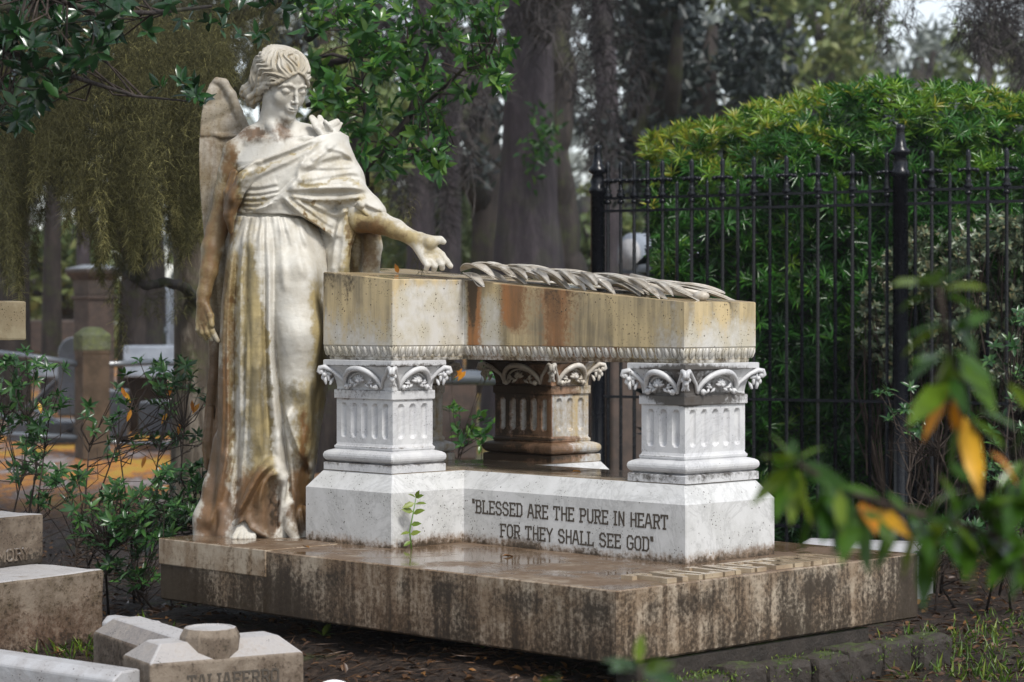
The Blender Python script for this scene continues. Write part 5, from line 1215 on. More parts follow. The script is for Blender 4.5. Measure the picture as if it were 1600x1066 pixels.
bgbox('dark_ledger', 10, 130, 660, 700, 20, .8, 'darkgran', 'low dark ledger slab left of the mossy post', 'grave', .05)
bgbox('pale_ledger', -40, 118, 568, 590, 24, .6, 'bluegrey', 'pale wet ledger behind the left rail', 'grave', .05)
m = MB(); m.tube([W(x, y, 21.5) for x, y in ((186, 485), (205, 486), (206, 505), (212, 515), (262, 516))], .035, 7); o = m.build('pipe_handrail', M['rail']); tag(o, 'bent grey pipe handrail in front of the granite tomb', 'handrail')
def arched_stone(name, px, ytop, ybot, wpx, d, mat, label, depth=.22, rz=.2):
    k = d / F; c = W(px, ybot, d); h = (ybot - ytop) * k; w = wpx * k / 2; r = w
    pts = [(-w, 0)] + [(-w * math.cos(q), h - r + r * math.sin(q)) for q in np.linspace(0, math.pi, 13)] + [(w, 0)]
    m = MB(); m.loft([[(x, 0, z) for x, z in pts], [(x, depth, z) for x, z in pts]]); o = m.build(name, M[mat], None, .015, 2, c, (0, 0, rz)); tag(o, label, 'headstone'); return o
arched_stone('rounded_headstone', 118, 526, 650, 54, 19.5, 'darkgran', 'dark round topped headstone just left of the mossy post')
bgbox('brown_box_tomb', 560, 745, 596, 720, 15.5, 1.2, 'brownstone', 'brown box tomb seen between the near pier and the stained pier', 'tomb', .05)
bgbox('dark_plinth', 945, 1010, 560, 640, 17, .8, 'darkgran', 'dark plinth seen under the lid between the fence pickets', 'plinth', .1)
bgbox('grey_step', 940, 1010, 618, 632, 16, .5, 'bluegrey', 'grey stone step below the dark plinth behind the pickets', 'step', .1)
# a pale log shaped tomb lying behind the fence
def log_tomb():
    d = 16.0; c = W(986, 398, d); k = d / F; R = 34 * k
    root = empty('cylinder_tomb', (c.x, c.y, c.z), 0, 'pale cylindrical log shaped tomb lying behind the fence pickets', 'tomb')
    dirx = Vector((.75, .55, 0)).normalized()
    m = MB(); m.tube([Vector((0, 0, 0)) , dirx * .9], R, 24); m.build('barrel', M['bluegrey'], root)
    m = MB(); m.tube([-dirx * .03, -dirx * .001], R * .72, 24); m.build('end_disc', M['kerbstone'], root)
    m = MB(); m.box(-.2, .9, -.05, .6, -R * 2.2 - 1.2, -R * .9); m.build('base', M['brownstone'], root, .02, rot=(0, 0, math.atan2(dirx.y, dirx.x)))
log_tomb()
# far parked car, pale violet, glimpsed past the reaching hand
def car():
    d = 46.0; k = d / F; c = W(735, 440, d)
    root = empty('parked_car', (c.x, c.y, GZ), math.radians(12), 'pale silver car far off behind the reaching hand with an orange side light', 'car')
    zc = EYE - (402 - HZ) * k - GZ
    sc_ = zc / 1.5
    pr = [(-2.2, .35), (-2.2, .85), (-1.4, .98), (-.8, 1.42), (.7, 1.5), (1.5, 1.0), (2.2, .85), (2.25, .35)]
    m = MB(); m.loft([[(x * .9, y, z * sc_) for x, z in pr] for y in (-.85, .85)]); m.build('body', NT('silver_paint').set((.42, .42, .5), .25, .5, .3), root, .12, 3)
    m = MB(); m.box(1.5, 1.98, -.87, -.855, .72 * sc_, .84 * sc_); m.build('side_light', NT('orange_lens').set((.8, .3, .02), .2), root)
    m = MB(); m.loft([[(x * .9, y, z * sc_) for x, z in ((-1.25, 1.0), (-.75, 1.36), (.62, 1.42), (1.3, 1.02))] for y in (-.865, -.852)]); m.build('window', NT('dark_glass').set((.03, .035, .045), .08), root)
    for x in (-1.25, 1.25):
        for y in (-.8, .8):
            m = MB(); m.tube([(x, y - .1, .33), (x, y + .1, .33)], .33, 16); m.build('wheel', M['darkgran'], root)
car()

# ------------------------------------------------------------------ leaves
def unit(v): return v / np.maximum(np.linalg.norm(v, axis=-1, keepdims=True), 1e-9)
def leaves_np(P, D, N, L, Wd, fold=.35, droop=.15, simple=False):
    """many leaves: base points P, axes D, upper sides N, lengths L, widths Wd -> verts, [tris, quads]"""
    n = len(P); D = unit(D); S = unit(np.cross(D, N)); N = np.cross(S, D); L = np.broadcast_to(L, n)[:, None]; Wd = np.broadcast_to(Wd, n)[:, None]
    if simple:
        T = [P, P + D * L * .45 + S * Wd * .5 + N * Wd * fold * .5, P + D * L - N * L * droop, P + D * L * .45 - S * Wd * .5 + N * Wd * fold * .5]
        V = np.stack(T, 1).reshape(-1, 3); i = np.arange(n)[:, None] * 4
        return V, [np.concatenate([i + np.array([[0, 1, 2]]), i + np.array([[0, 2, 3]])])], 4
    def p(u, w, h): return P + D * L * u + S * Wd * w + N * (Wd * h - L * droop * u * u)
    T = [p(0, 0, 0), p(.33, -.44, fold * .5), p(.33, 0, 0), p(.33, .44, fold * .5), p(.68, -.36, fold * .42), p(.68, 0, 0), p(.68, .36, fold * .42), p(1, 0, 0)]
    V = np.stack(T, 1).reshape(-1, 3); i = np.arange(n)[:, None] * 8
    tr = np.concatenate([i + np.array([t]) for t in ((0, 2, 1), (0, 3, 2), (4, 5, 7), (5, 6, 7))]); qd = np.concatenate([i + np.array([q]) for q in ((1, 2, 5, 4), (2, 3, 6, 5))])
    return V, [tr, qd], 8
def leaf_obj(name, parts, mat, parent=None, loc=None):
    """parts: list of (P, D, N, L, W, fold, droop, simple, var) -> ONE mesh of leaves"""
    VV, TT, QQ, AA, n = [], [], [], [], 0
    for P, D, N, L, Wd, fold, droop, simple, var in parts:
        V, Fs, k = leaves_np(P, D, N, L, Wd, fold, droop, simple); TT.append(Fs[0] + n); 
        if len(Fs) > 1: QQ.append(Fs[1] + n)
        VV.append(V); AA.append(np.repeat(var, k)); n += len(V)
    V = np.concatenate(VV)
    if loc is not None: V = V - np.array(loc)
    Fs = [np.concatenate(TT)] + ([np.concatenate(QQ)] if QQ else [])
    return link(name, np_mesh(name, V, Fs, True, {'var': np.concatenate(AA)}), mat, parent)
def rnd_dir(n, r, up=0.0):
    v = r.standard_normal((n, 3)); v[:, 2] += up; return unit(v)
def whorl(C, A, r, n, L, Wd, spread=.9, fold=.3, droop=.15, simple=False, var=None, jit=.25):
    """n leaves round each tip C with axis A"""
    m = len(C); A = unit(A); ref = np.where(np.abs(A[:, 2:3]) < .9, np.array([[0, 0, 1.]]), np.array([[1., 0, 0]])); U = unit(np.cross(A, ref)); Vv = np.cross(A, U)
    q = (np.arange(n)[None] * 2.399 + r.uniform(0, 6.28, (m, 1))); R = U[:, None] * np.cos(q)[..., None] + Vv[:, None] * np.sin(q)[..., None]
    sp = spread * (1 + jit * r.standard_normal((m, n, 1))); D = A[:, None] * np.cos(sp) + R * np.sin(sp); N = A[:, None] * np.sin(sp) - R * np.cos(sp) + .2 * r.standard_normal((m, n, 3))
    P = C[:, None] + np.zeros((m, n, 1)) + A[:, None] * (r.uniform(-.5, .2, (m, n, 1)) * np.mean(L) * .5); ln = np.mean(L) * r.uniform(.65, 1.15, (m, n)); 
    v = r.uniform(0, 1, (m, n)) ** 1.3 if var is None else np.clip(var[:, None] + r.uniform(-.18, .18, (m, n)), 0, 1)
    return (P.reshape(-1, 3), D.reshape(-1, 3), N.reshape(-1, 3), ln.ravel(), (ln * (np.mean(Wd) / np.mean(L))).ravel(), fold, droop, simple, v.ravel())
def in_poly(x, y, poly):
    ins = np.zeros(np.shape(x), bool); n = len(poly)
    for i in range(n):
        (x0, y0), (x1, y1) = poly[i], poly[(i + 1) % n]; ins ^= ((y0 > y) != (y1 > y)) & (x < (x1 - x0) * (y - y0) / (y1 - y0 + 1e-9) + x0)
    return ins
def poly_pts(poly, n, r, gap=0, seed=1):
    """n points inside a photo polygon, thinned by a clumpy noise so gaps show"""
    p = np.array(poly, float); out = []
    while sum(len(o) for o in out) < n:
        q = r.uniform(p.min(0), p.max(0), (n * 3, 2)); k = in_poly(q[:, 0], q[:, 1], poly)
        if gap: k &= noise2(q[:, 0], q[:, 1], .035, seed) > gap - 1 + r.uniform(0, .6, len(q)) - .3
        out.append(q[k])
    return np.concatenate(out)[:n]
def twigs(mb, tips, nodes, r, r0=.004, r1=.0018, sag=.12, most=9.):
    """thin tubes from every tip to the nearest node of the branches"""
    nodes = np.asarray(nodes)
    for t in tips:
        d = np.linalg.norm(nodes - t, axis=1) + r.uniform(0, .12, len(nodes)); n = nodes[np.argmin(d)]; m = (n + t) / 2 + r.standard_normal(3) * np.linalg.norm(n - t) * sag
        if np.linalg.norm(n - t) < most: mb.tube([n, m, t], [r0, (r0 + r1) / 2, r1], 4, False)
def dense(pts, n=6):
    out = []
    for a, b in zip(pts[:-1], pts[1:]): out += [np.array(a) + (np.array(b) - np.array(a)) * i / n for i in range(n)]
    return out + [np.array(pts[-1])]

def leafy_tree(name, label, branches, tips_poly, n_tips, drange, mat, L, Wd, nl, seed, gap=.9, axis=(0, -.5, .35), foliage='foliage', bark='bark', r0=.004, cat='tree', extra=None, spread=.95, simple=False, lowvar=None):
    """branches: list of (photo points with depth, radii)"""
    r = np.random.default_rng(seed); base = W(*branches[0][0][0]); root = empty(name, base, 0, label, cat); nodes = []
    mb = MB()
    for pts, rad in branches:
        P = [W(*p) - base for p in pts]; mb.tube(P, rad, 8); nodes += dense([np.array(p) for p in P], 6)
    q = poly_pts(tips_poly, n_tips, r, gap, seed); T = Wa(q[:, 0], q[:, 1], r.uniform(*drange, n_tips)) - np.array(base)
    m2 = MB(); twigs(m2, T, nodes, r, r0, most=.36)
    mb.build('branch', M[bark], root); m2.build('twig', M['twig'], root)
    A = unit(np.array(axis)[None] + .75 * r.standard_normal((n_tips, 3)))
    parts = [whorl(T, A, r, nl, L, Wd, spread, .3, .2, simple)]
    if extra: parts += extra(base, r)
    leaf_obj(foliage, parts, M[mat], root)
    return root
# the glossy small tree behind the angel
leafy_tree('laurel_tree', 'glossy leaved small tree arching up behind the angel and the reaching arm',
    [([(520, 330, 9.6), (560, 268, 9.6), (605, 225, 9.6), (638, 185, 9.6), (658, 120, 9.6), (676, 60, 9.6), (690, -20, 9.6)], [.030, .024, .018, .014, .011, .008, .006]),
     ([(638, 185, 9.6), (690, 140, 9.5), (740, 92, 9.4), (775, 60, 9.4)], [.010, .008, .006, .004]), ([(605, 225, 9.6), (650, 235, 9.4), (690, 245, 9.3)], [.010, .007, .004]),
     ([(575, 290, 9.6), (572, 200, 9.5), (566, 110, 9.5), (560, -20, 9.5)], [.008, .007, .006, .005]), ([(480, 108, 9.9), (545, 92, 9.8), (610, 72, 9.7), (650, 60, 9.6)], [.018, .015, .010, .006]), ([(470, 95, 9.9), (520, 85, 9.8), (580, 100, 9.7), (640, 98, 9.6)], [.010, .008, .006, .004]),
     ([(480, 165, 9.8), (515, 152, 9.7), (545, 140, 9.6)], [.010, .008, .005]), ([(480, 60, 9.9), (520, 30, 9.8), (590, 0, 9.8), (640, -30, 9.8)], [.022, .018, .014, .010])],
    [(470, -30), (800, -30), (805, 60), (790, 140), (750, 160), (690, 165), (715, 240), (690, 275), (640, 270), (600, 280), (560, 260), (520, 190), (490, 160), (478, 90)], 300, (9.0, 10.2), 'laurel', .072, .030, 7, 3, .85)
# dark glossy leaves hanging in at the upper left, nearer
leafy_tree('magnolia_tree', 'dark glossy leaved boughs hanging in from the upper left corner before the moss',
    [([(-60, -60, 6.6), (-20, 60, 6.6), (60, 100, 6.6), (130, 125, 6.7), (210, 150, 6.9), (290, 158, 7.1)], [.02, .014, .009, .007, .005, .003]), ([(-40, -40, 6.6), (60, -10, 6.5), (150, 20, 6.6), (240, 20, 6.8), (330, 10, 7)], [.014, .011, .009, .007, .005])],
    [(-30, -30), (200, -30), (190, 40), (170, 70), (130, 105), (90, 150), (40, 185), (-30, 210)], 120, (6.2, 7.1), 'darklaurel', .068, .030, 6, 5, .7,
    extra=lambda base, r: [whorl(Wa(np.array([252, 296, 303, 318, 285, 308]), np.array([136, 150, 138, 160, 128, 150]), np.array([6.95, 7.05, 7.1, 7.1, 7.0, 7.0])) - np.array(base), unit(np.array([[0, -.6, .5]] * 6) + .4 * r.standard_normal((6, 3))), r, 7, .055, .024, 1.0),
                           whorl(Wa(r.uniform(190, 480, 26), r.uniform(-20, 55, 26), r.uniform(6.6, 8.5, 26)) - np.array(base), rnd_dir(26, r, .3), r, 5, .06, .026, 1.0)])

# ------------------------------------------------------------------ Spanish moss
def moss(name, label, ropes, mat, seed, curl=.045, wid=.0022, dens=55, spread=.05, kind='stuff', group=None, shade=1.0):
    """ropes: (px, py top, py bottom, depth, width factor); each a hanging bunch of short curls"""
    r = np.random.default_rng(seed); VV, n, AA = [], 0, []
    P, Dn, ln, sc = [], [], [], []
    for px, y0, y1, d, wf in ropes:
        a, b = np.array(W(px, y0, d)), np.array(W(px, y1, d)); H = a[2] - b[2]; k = max(6, int(H * dens * wf / curl * .06)); u = r.uniform(0, 1, k) ** .85
        sw = .5 * spread * np.sin(u * 5 + r.uniform(0, 6)) ; rad = spread * wf * (.35 + .9 * np.sin(np.pi * np.clip(u * .8 + .1, 0, 1))) * (1.05 - u ** 3)
        q = a + (b - a) * u[:, None] + np.stack([sw + rad * r.standard_normal(k) * .6, rad * r.standard_normal(k) * .6, 0 * u], -1); P.append(q)
        Dn.append(unit(np.stack([1.0 * r.standard_normal(k), .8 * r.standard_normal(k), -.8 + .75 * r.standard_normal(k)], -1))); ln.append(curl * r.uniform(.5, 1.5, k)); sc.append(np.clip(r.uniform(0, 1, k) * (.25 + .65 * r.uniform()) + .25 * u ** 2, 0, 1) * shade)  # strand colour brightens towards the tips to imitate lit ends
    P, Dn, ln, sc = map(np.concatenate, (P, Dn, ln, sc)); k = len(P); side = unit(np.cross(Dn, r.standard_normal((k, 3)))); bend = unit(np.cross(Dn, side)); nseg = 4
    T = []
    for j in range(nseg + 1):
        t = j / nseg; c = P + Dn * (ln * t)[:, None] + bend * (ln * .38 * np.sin(t * 2.6))[:, None] - np.array([0, 0, 1.]) * (ln * .3 * t * t)[:, None]; w = wid * (1 - .6 * t)
        T += [c + side * w * .5, c - side * w * .5]
    V = np.stack(T, 1); i = np.arange(k)[:, None] * (2 * (nseg + 1)); Q = np.concatenate([i + np.array([[2*j, 2*j+1, 2*j+3, 2*j+2]]) for j in range(nseg)])
    o = link(name, np_mesh(name, V.reshape(-1, 3), Q, True, {'var': np.repeat(sc, 2 * (nseg + 1))}), M[mat]); tag(o, label, 'spanish moss', group, kind); return o
rm = np.random.default_rng(17)
def ropes(n, x0, x1, top, bot, d0, d1, wf=(.6, 1.3)):
    out = []
    for _ in range(n):
        x = rm.uniform(x0, x1); out.append((x, top(x) + rm.uniform(-30, 40), bot(x) + rm.uniform(-70, 30), rm.uniform(d0, d1), rm.uniform(*wf)))
    return out
bot1 = lambda x: np.interp(x, [-20, 30, 60, 110, 150, 200, 240, 280, 330, 360, 400], [470, 440, 330, 330, 430, 440, 390, 400, 360, 200, 130])
moss('moss_curtain', 'ochre green curtain of spanish moss hanging at the left of the angel', ropes(60, -15, 350, lambda x: 30, bot1, 8.6, 9.8), 'moss', 4, .030, .0019, 900, .062)
moss('moss_curtain', 'darker inner layer of spanish moss behind the ochre curtain', ropes(70, -30, 360, lambda x: -20, lambda x: bot1(x) - 25, 10.2, 11.6), 'moss', 14, .040, .0026, 700, .09, shade=.45)  # same moss coloured darker, so the inner layer looks shaded
moss('moss_curtain', 'thinner spanish moss hanging above and behind the angel head', ropes(22, 330, 560, lambda x: -20, lambda x: np.interp(x, [330, 400, 480, 560], [150, 130, 250, 180]), 9.6, 10.6, (.4, .9)), 'moss', 5, .032, .002, 600, .055)
moss('moss_tuft', 'slim tuft of spanish moss hanging beside the reaching hand', [(636, 270, 350, 9.2, .45), (640, 300, 345, 9.2, .4), (652, 385, 420, 7.85, .28), (655, 392, 425, 7.8, .25), (602, 270, 330, 9.4, .35), (565, 280, 345, 9.4, .3)], 'moss', 6, .032, .0018, 520, .028)
moss('moss_tuft', 'moss trailing down the limb before the granite tomb', [(184, 400, 560, 11.5, .7), (188, 420, 540, 11.5, .6), (250, 440, 500, 11.2, .5), (232, 445, 490, 11.3, .5), (270, 445, 500, 11.2, .5), (290, 430, 490, 11.2, .5), (175, 395, 470, 11.4, .5)], 'moss', 8, .045, .003, 420, .035)

# boughs that carry the curtain, the mossy trunk beside the wing
def bark_tube(P, R, seed, n=28):
    """trunk with furrowed, uneven cross-sections along P (vectors) with radii R"""
    r = np.random.default_rng(seed); C = Relief.curve([tuple(p) for p in P], 10) if len(P) > 2 else np.array([tuple(p) for p in P]); rad = np.interp(np.linspace(0, 1, len(C)), np.linspace(0, 1, len(R)), R)
    T = unit(np.gradient(C, axis=0)); q = np.arange(n) / n * 2 * np.pi; V = []; ref = np.array([0, 0, 1.]) if abs(T[0, 2]) < .8 else np.array([0, 1., 0]); s_ = np.concatenate([[0], np.cumsum(np.linalg.norm(np.diff(C, axis=0), axis=1))])
    for c, t, w, l in zip(C, T, rad, s_):
        u = unit(np.cross(t, ref)); v = np.cross(t, u); k = 1 + .05 * noise2(np.cos(q) * 2, np.sin(q) * 2 + l * .5 / max(w, .02) * .2, 1.2, seed) + .045 * np.abs(np.sin(q * 6 + .7 * np.sin(l / max(w, .02) * .35) + 2 * noise2(np.cos(q), np.sin(q) + l, 1, seed + 1)))
        V.append(c + w * k[:, None] * (np.cos(q)[:, None] * u + np.sin(q)[:, None] * v))
    V = np.concatenate(V); i = np.arange(n); m = len(C)
    Fq = np.concatenate([np.stack([j*n+i, j*n+(i+1) % n, (j+1)*n+(i+1) % n, (j+1)*n+i], -1) for j in range(m - 1)]); return V, Fq
def bough(name, label, branches, bark, cat='tree', part='bough'):
    base = W(*branches[0][0][0]); root = empty(name, base, 0, label, cat)
    for i, (pts, rad) in enumerate(branches):
        P = [np.array(W(*p) - base) for p in pts]; nm = 'trunk' if i == 0 else part
        if i > 0 or rad[0] < .1:
            r = np.random.default_rng(len(pts) * 7 + i); Q = dense(P, 3); Rr = np.interp(np.linspace(0, 1, len(Q)), np.linspace(0, 1, len(rad)), rad); Q = [p + r.standard_normal(3) * Rr[j] * .18 for j, p in enumerate(Q)]
            V, Fq = bark_tube(Q, list(Rr), i + len(pts), 16)
        else: V, Fq = bark_tube(P, rad, i + len(pts))
        link(nm, np_mesh(nm, V, Fq, True), M[bark[i] if isinstance(bark, (list, tuple)) else bark], root)
    return root
bough('mossy_tree', 'moss hung tree with pale streaked trunk close behind the wing of the angel',
      [([(300, 800, 12.2), (302, 560, 12.2), (300, 430, 12.2), (296, 300, 12.2), (285, 120, 12.3), (270, -60, 12.4)], [.12, .10, .095, .09, .08, .07]), ([(215, 215, 11.6), (250, 260, 11.5), (285, 305, 11.5), (325, 332, 11.6)], [.022, .03, .034, .036]),
       ([(178, 398, 11.4), (198, 428, 11.3), (228, 448, 11.2), (258, 440, 11.3), (290, 452, 11.8), (300, 470, 12.1)], [.013, .018, .02, .022, .028, .035]), ([(290, 150, 12.2), (220, 60, 10.6), (120, 20, 9.6), (0, 10, 9.2), (-60, 20, 9.2)], [.07, .055, .04, .03, .02]), ([(285, 90, 12.2), (380, 20, 10.8), (470, -10, 10.4)], [.05, .035, .02])],
      ['palebark', 'lichen', 'bark', 'bark', 'bark'])
for i, (px, w0, y0, y1, d, lab, bk) in enumerate((
        (80, 26, 490, -40, 26, 'slim dark trunk seen below the moss curtain between the gravestones', 'bark'), (128, 20, 480, -40, 30, 'grey slender trunk just left of the tall brown pillar', 'greybark'), (20, 44, 480, -40, 24, 'broad dark trunk behind the tan cross arm', 'bark'),
        (575, 40, 560, -40, 24, 'dark trunk behind the sleeve of the angel', 'bark'), (655, 44, 560, -40, 27, 'grey trunk directly behind the reaching hand', 'greybark'), (702, 34, 560, -40, 30, 'grey trunk halfway between the reaching hand and the largest trunk', 'greybark'),
        (512, 26, 400, -40, 16, 'dark upright trunk just right of the angel head', 'bark'), (425, 30, 400, -40, 22, 'dark trunk rising behind the angel head', 'bark'), (945, 40, 560, -40, 32, 'grey trunk behind the left fence post', 'greybark'), (1000, 30, 560, -40, 36, 'thin far trunk behind the finials nearest the left fence post', 'greybark'))):
    k = d / F; r0 = w0 * k / 2
    bough('tree_trunk', lab, [([(px, HZ + (EYE + .3) * F / d, d), (px + 2, y0 - 120, d), (px + rm.uniform(-8, 8), (y0 + y1) / 2, d), (px + rm.uniform(-14, 14), y1, d), (px + rm.uniform(-20, 20), -420, d)], [r0 * 1.35, r0, r0 * .92, r0 * .85, r0 * .6])], bk)

# the great trunk in the middle distance, with an unseen crown added to shade the background
def shade_canopy(base, root, zlo, zhi, R, n, seed, mat='bgdark', size=.34, squash=(1, 1), part='crown'):
    r = np.random.default_rng(seed); nc = max(8, n // 90); C = np.stack([R * squash[0] * r.uniform(-1, 1, nc), R * squash[1] * r.uniform(-1, 1, nc), r.uniform(zlo, zhi, nc)], -1)
    P = C[r.integers(0, nc, n)] + r.standard_normal((n, 3)) * np.array([.9, .9, .5]) * R * .16
    return leaf_obj(part, [(P, rnd_dir(n, r), rnd_dir(n, r, .6), size * r.uniform(.6, 1.3, n), size * .55, .3, .1, True, r.uniform(0, 1, n))], M[mat], root)
def great_oak():
    root = bough('great_oak', 'massive dark double trunk of the largest oak behind the tomb lid',
        [([(828, 690, 21), (826, 440, 21), (825, 330, 21), (826, 200, 21), (826, 60, 21), (822, -200, 21), (815, -700, 21)], [.46, .33, .27, .23, .215, .21, .18]), ([(880, 690, 21.2), (878, 430, 21.2), (876, 330, 21.2), (872, 200, 21.2), (876, 60, 21.3), (900, -300, 21.5)], [.26, .20, .16, .13, .12, .10]),
         ([(828, 60, 21), (900, -80, 20), (1050, -160, 19), (1250, -190, 18)], [.16, .14, .11, .08]), ([(826, -20, 21), (740, -80, 19), (600, -120, 17)], [.15, .12, .08])], ['greybark', 'bark', 'bark', 'bark'])
    r = np.random.default_rng(2); q = np.stack([r.normal(848, 14, 120), r.normal(222, 26, 120)], -1); P = Wa(q[:, 0], q[:, 1], r.uniform(20.4, 20.7, 120)) - np.array(root.location)
    leaf_obj('foliage', [(P, rnd_dir(120, r, -.2), rnd_dir(120, r, .5), .10, .035, .3, .3, True, r.uniform(0, .7, 120))], M['hedge'], root)
    shade_canopy(None, root, 5.5, 9.5, 7.0, 1500, 31, size=.5)  # out of view; blocks sky light over the background
great_oak()
moss('grey_moss', 'long grey veils of moss hanging around the largest trunk', ropes(30, 540, 1010, lambda x: -80, lambda x: np.interp(x, [540, 640, 700, 750, 780, 890, 930, 1010], [300, 330, 380, 240, 110, 110, 280, 200]), 16.5, 20.0, (.5, 1.2)), 'greymoss', 21, .16, .010, 300, .085)
moss('grey_moss', 'dark moss streamers hanging at the top right corner', ropes(7, 1340, 1430, lambda x: -60, lambda x: 60, 13, 15, (.5, 1.0)) + ropes(22, 1490, 1640, lambda x: -60, lambda x: np.interp(x, [1490, 1540, 1600, 1640], [60, 95, 140, 150]), 13, 15, (.8, 1.4)), 'greymoss', 22, .09, .006, 380, .08)
moss('grey_moss', 'grey moss veils far left below the curtain', ropes(9, -20, 300, lambda x: 60, lambda x: 340, 15, 19, (.6, 1.2)), 'greymoss', 23, .14, .008, 260, .14)

def mass(name, label, poly, n, d0, d1, mat, size, seed, gap=.9, cat='tree', kind=None, ratio=.5, trunk=None, clump=0.0):
    """a distant tree: leaves clumped inside the outline, on a trunk of its own"""
    r = np.random.default_rng(seed); nc = max(6, int(n / 45)); q = poly_pts(poly, nc, r, gap, seed); dc = r.uniform(d0, d1, nc); C = Wa(q[:, 0], q[:, 1], dc); k = r.integers(0, nc, n); dm = (d0 + d1) / 2
    sg = (clump or 16) * dm / F; P = C[k] + r.standard_normal((n, 3)) * sg; cx, cy = np.mean(np.array(poly), 0); base = W(cx, HZ + (EYE + .13) * F / dm, dm); P = P - np.array(base)
    v = np.clip(r.uniform(0, 1, nc)[k] * .6 + r.uniform(0, .4, n), 0, 1)
    if kind == 'stuff':
        o = leaf_obj(name, [(P, rnd_dir(n, r), rnd_dir(n, r, .7), size * r.uniform(.6, 1.3, n), size * ratio, .3, .15, True, v)], M[mat]); o.location = base; tag(o, label, cat, None, 'stuff'); return o
    root = empty(name, base, 0, label, cat)
    leaf_obj('crown', [(P, rnd_dir(n, r), rnd_dir(n, r, .7), size * r.uniform(.6, 1.3, n), size * ratio, .3, .15, True, v)], M[mat], root)
    zt = EYE - (min(p[1] for p in poly) + 40 - HZ) / F * dm + .13; t = trunk or .012 * dm
    mb = MB(); mb.tube([(0, 0, -.2), (.1 * t, 0, zt * .4), (-.4 * t, 0, zt * .75), (0, 0, zt)], [t, t * .8, t * .55, t * .2], 8)
    for _ in range(5):
        z = zt * r.uniform(.35, .8); e = np.array(C[r.integers(0, nc)]) - np.array(base); mb.tube([(0, 0, z), tuple((np.array([0, 0, z]) + e) / 2 + r.standard_normal(3) * t), tuple(e)], [t * .45, t * .3, t * .1], 6)
    mb.build('trunk', M['bark'], root); return root
mass('live_oak', 'dark blue green oak crown right of the largest trunk above the hedge end', [(975, 60), (1010, 20), (1060, 0), (1085, 60), (1130, 35), (1190, 50), (1235, 85), (1225, 140), (1235, 190), (1210, 240), (1150, 300), (1000, 330), (975, 200)], 5200, 25, 28, 'bgdark', .17, 41, .95)
mass('live_oak', 'dark foliage of an oak rising out of the top edge above the fence post', [(985, -60), (1090, -60), (1080, 20), (1040, 60), (990, 80)], 1500, 24, 27, 'bgdark', .17, 42)
mass('autumn_tree', 'hazy olive green tree filling the gap above the hedge', [(1090, -60), (1330, -60), (1360, 20), (1340, 90), (1330, 190), (1240, 240), (1150, 230), (1180, 120), (1100, 30)], 3800, 40, 46, 'bggreen', .30, 43, .9)
mass('autumn_tree', 'distant yellow green tree at the right edge above the hedge', [(1440, 90), (1480, 60), (1560, 40), (1660, 60), (1680, 220), (1450, 220)], 2200, 50, 58, 'bggreen', .34, 44, .95)
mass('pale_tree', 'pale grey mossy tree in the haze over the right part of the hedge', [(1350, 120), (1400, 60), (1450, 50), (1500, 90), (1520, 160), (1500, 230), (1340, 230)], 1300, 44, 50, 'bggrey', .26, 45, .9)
mass('far_bush', 'pale green bushes glimpsed left of the largest trunk', [(560, 330), (640, 300), (740, 270), (765, 300), (760, 430), (560, 440)], 2600, 34, 40, 'bggreen', .26, 48, .9, 'bush')
mass('far_bush', 'green bush between the largest trunk and the left fence post', [(895, 300), (950, 280), (1000, 290), (1010, 440), (895, 440)], 1500, 34, 40, 'bggreen', .26, 49, .9, 'bush')
mass('far_bush', 'green bush low behind the far left graves', [(20, 400), (60, 370), (140, 380), (190, 420), (190, 480), (20, 490)], 1500, 34, 38, 'bggreen', .26, 50, .9, 'bush')
mass('far_bush', 'green bush glowing behind the leaves right of the angel head', [(470, 100), (560, 80), (620, 160), (600, 290), (500, 260)], 1400, 15, 18, 'bggreen', .11, 51, .9, 'bush')
mass('moss_oak', 'dense dark crown behind the moss curtain at the left', [(-60, -60), (480, -60), (470, 90), (340, 160), (330, 240), (200, 280), (60, 260), (-60, 280)], 2600, 19, 24, 'bgdark', .17, 52, .7)
mass('moss_oak', 'grey brown crown hung with moss filling the space above the reaching arm', [(480, -60), (1000, -60), (980, 120), (950, 250), (900, 200), (840, 120), (760, 250), (700, 330), (560, 330), (480, 200)], 1500, 30, 36, 'bgdark', .22, 53, .4)
def treeline():
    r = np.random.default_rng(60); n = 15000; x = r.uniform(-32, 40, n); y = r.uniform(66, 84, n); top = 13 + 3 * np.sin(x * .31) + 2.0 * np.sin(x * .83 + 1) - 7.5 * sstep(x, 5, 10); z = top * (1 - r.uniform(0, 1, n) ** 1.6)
    k = noise2(x, z * 1.4, .5, 61) > -.22 - (z < 4); P = np.stack([x, y, z], -1)[k]; m = len(P)
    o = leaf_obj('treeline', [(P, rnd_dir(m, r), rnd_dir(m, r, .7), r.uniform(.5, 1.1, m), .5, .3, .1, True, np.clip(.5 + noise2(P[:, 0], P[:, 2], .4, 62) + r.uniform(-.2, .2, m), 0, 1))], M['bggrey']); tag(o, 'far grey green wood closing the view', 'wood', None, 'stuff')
    o = leaf_obj('undergrowth', [(np.stack([x * .6, y - 18, np.abs(r.standard_normal(n)) * .9], -1)[:7000], rnd_dir(7000, r), rnd_dir(7000, r, .7), r.uniform(.3, .7, 7000), .3, .3, .1, True, r.uniform(0, 1, 7000))], M['bggreen']); tag(o, 'far green undergrowth at the foot of the wood', 'undergrowth', None, 'stuff')
treeline()

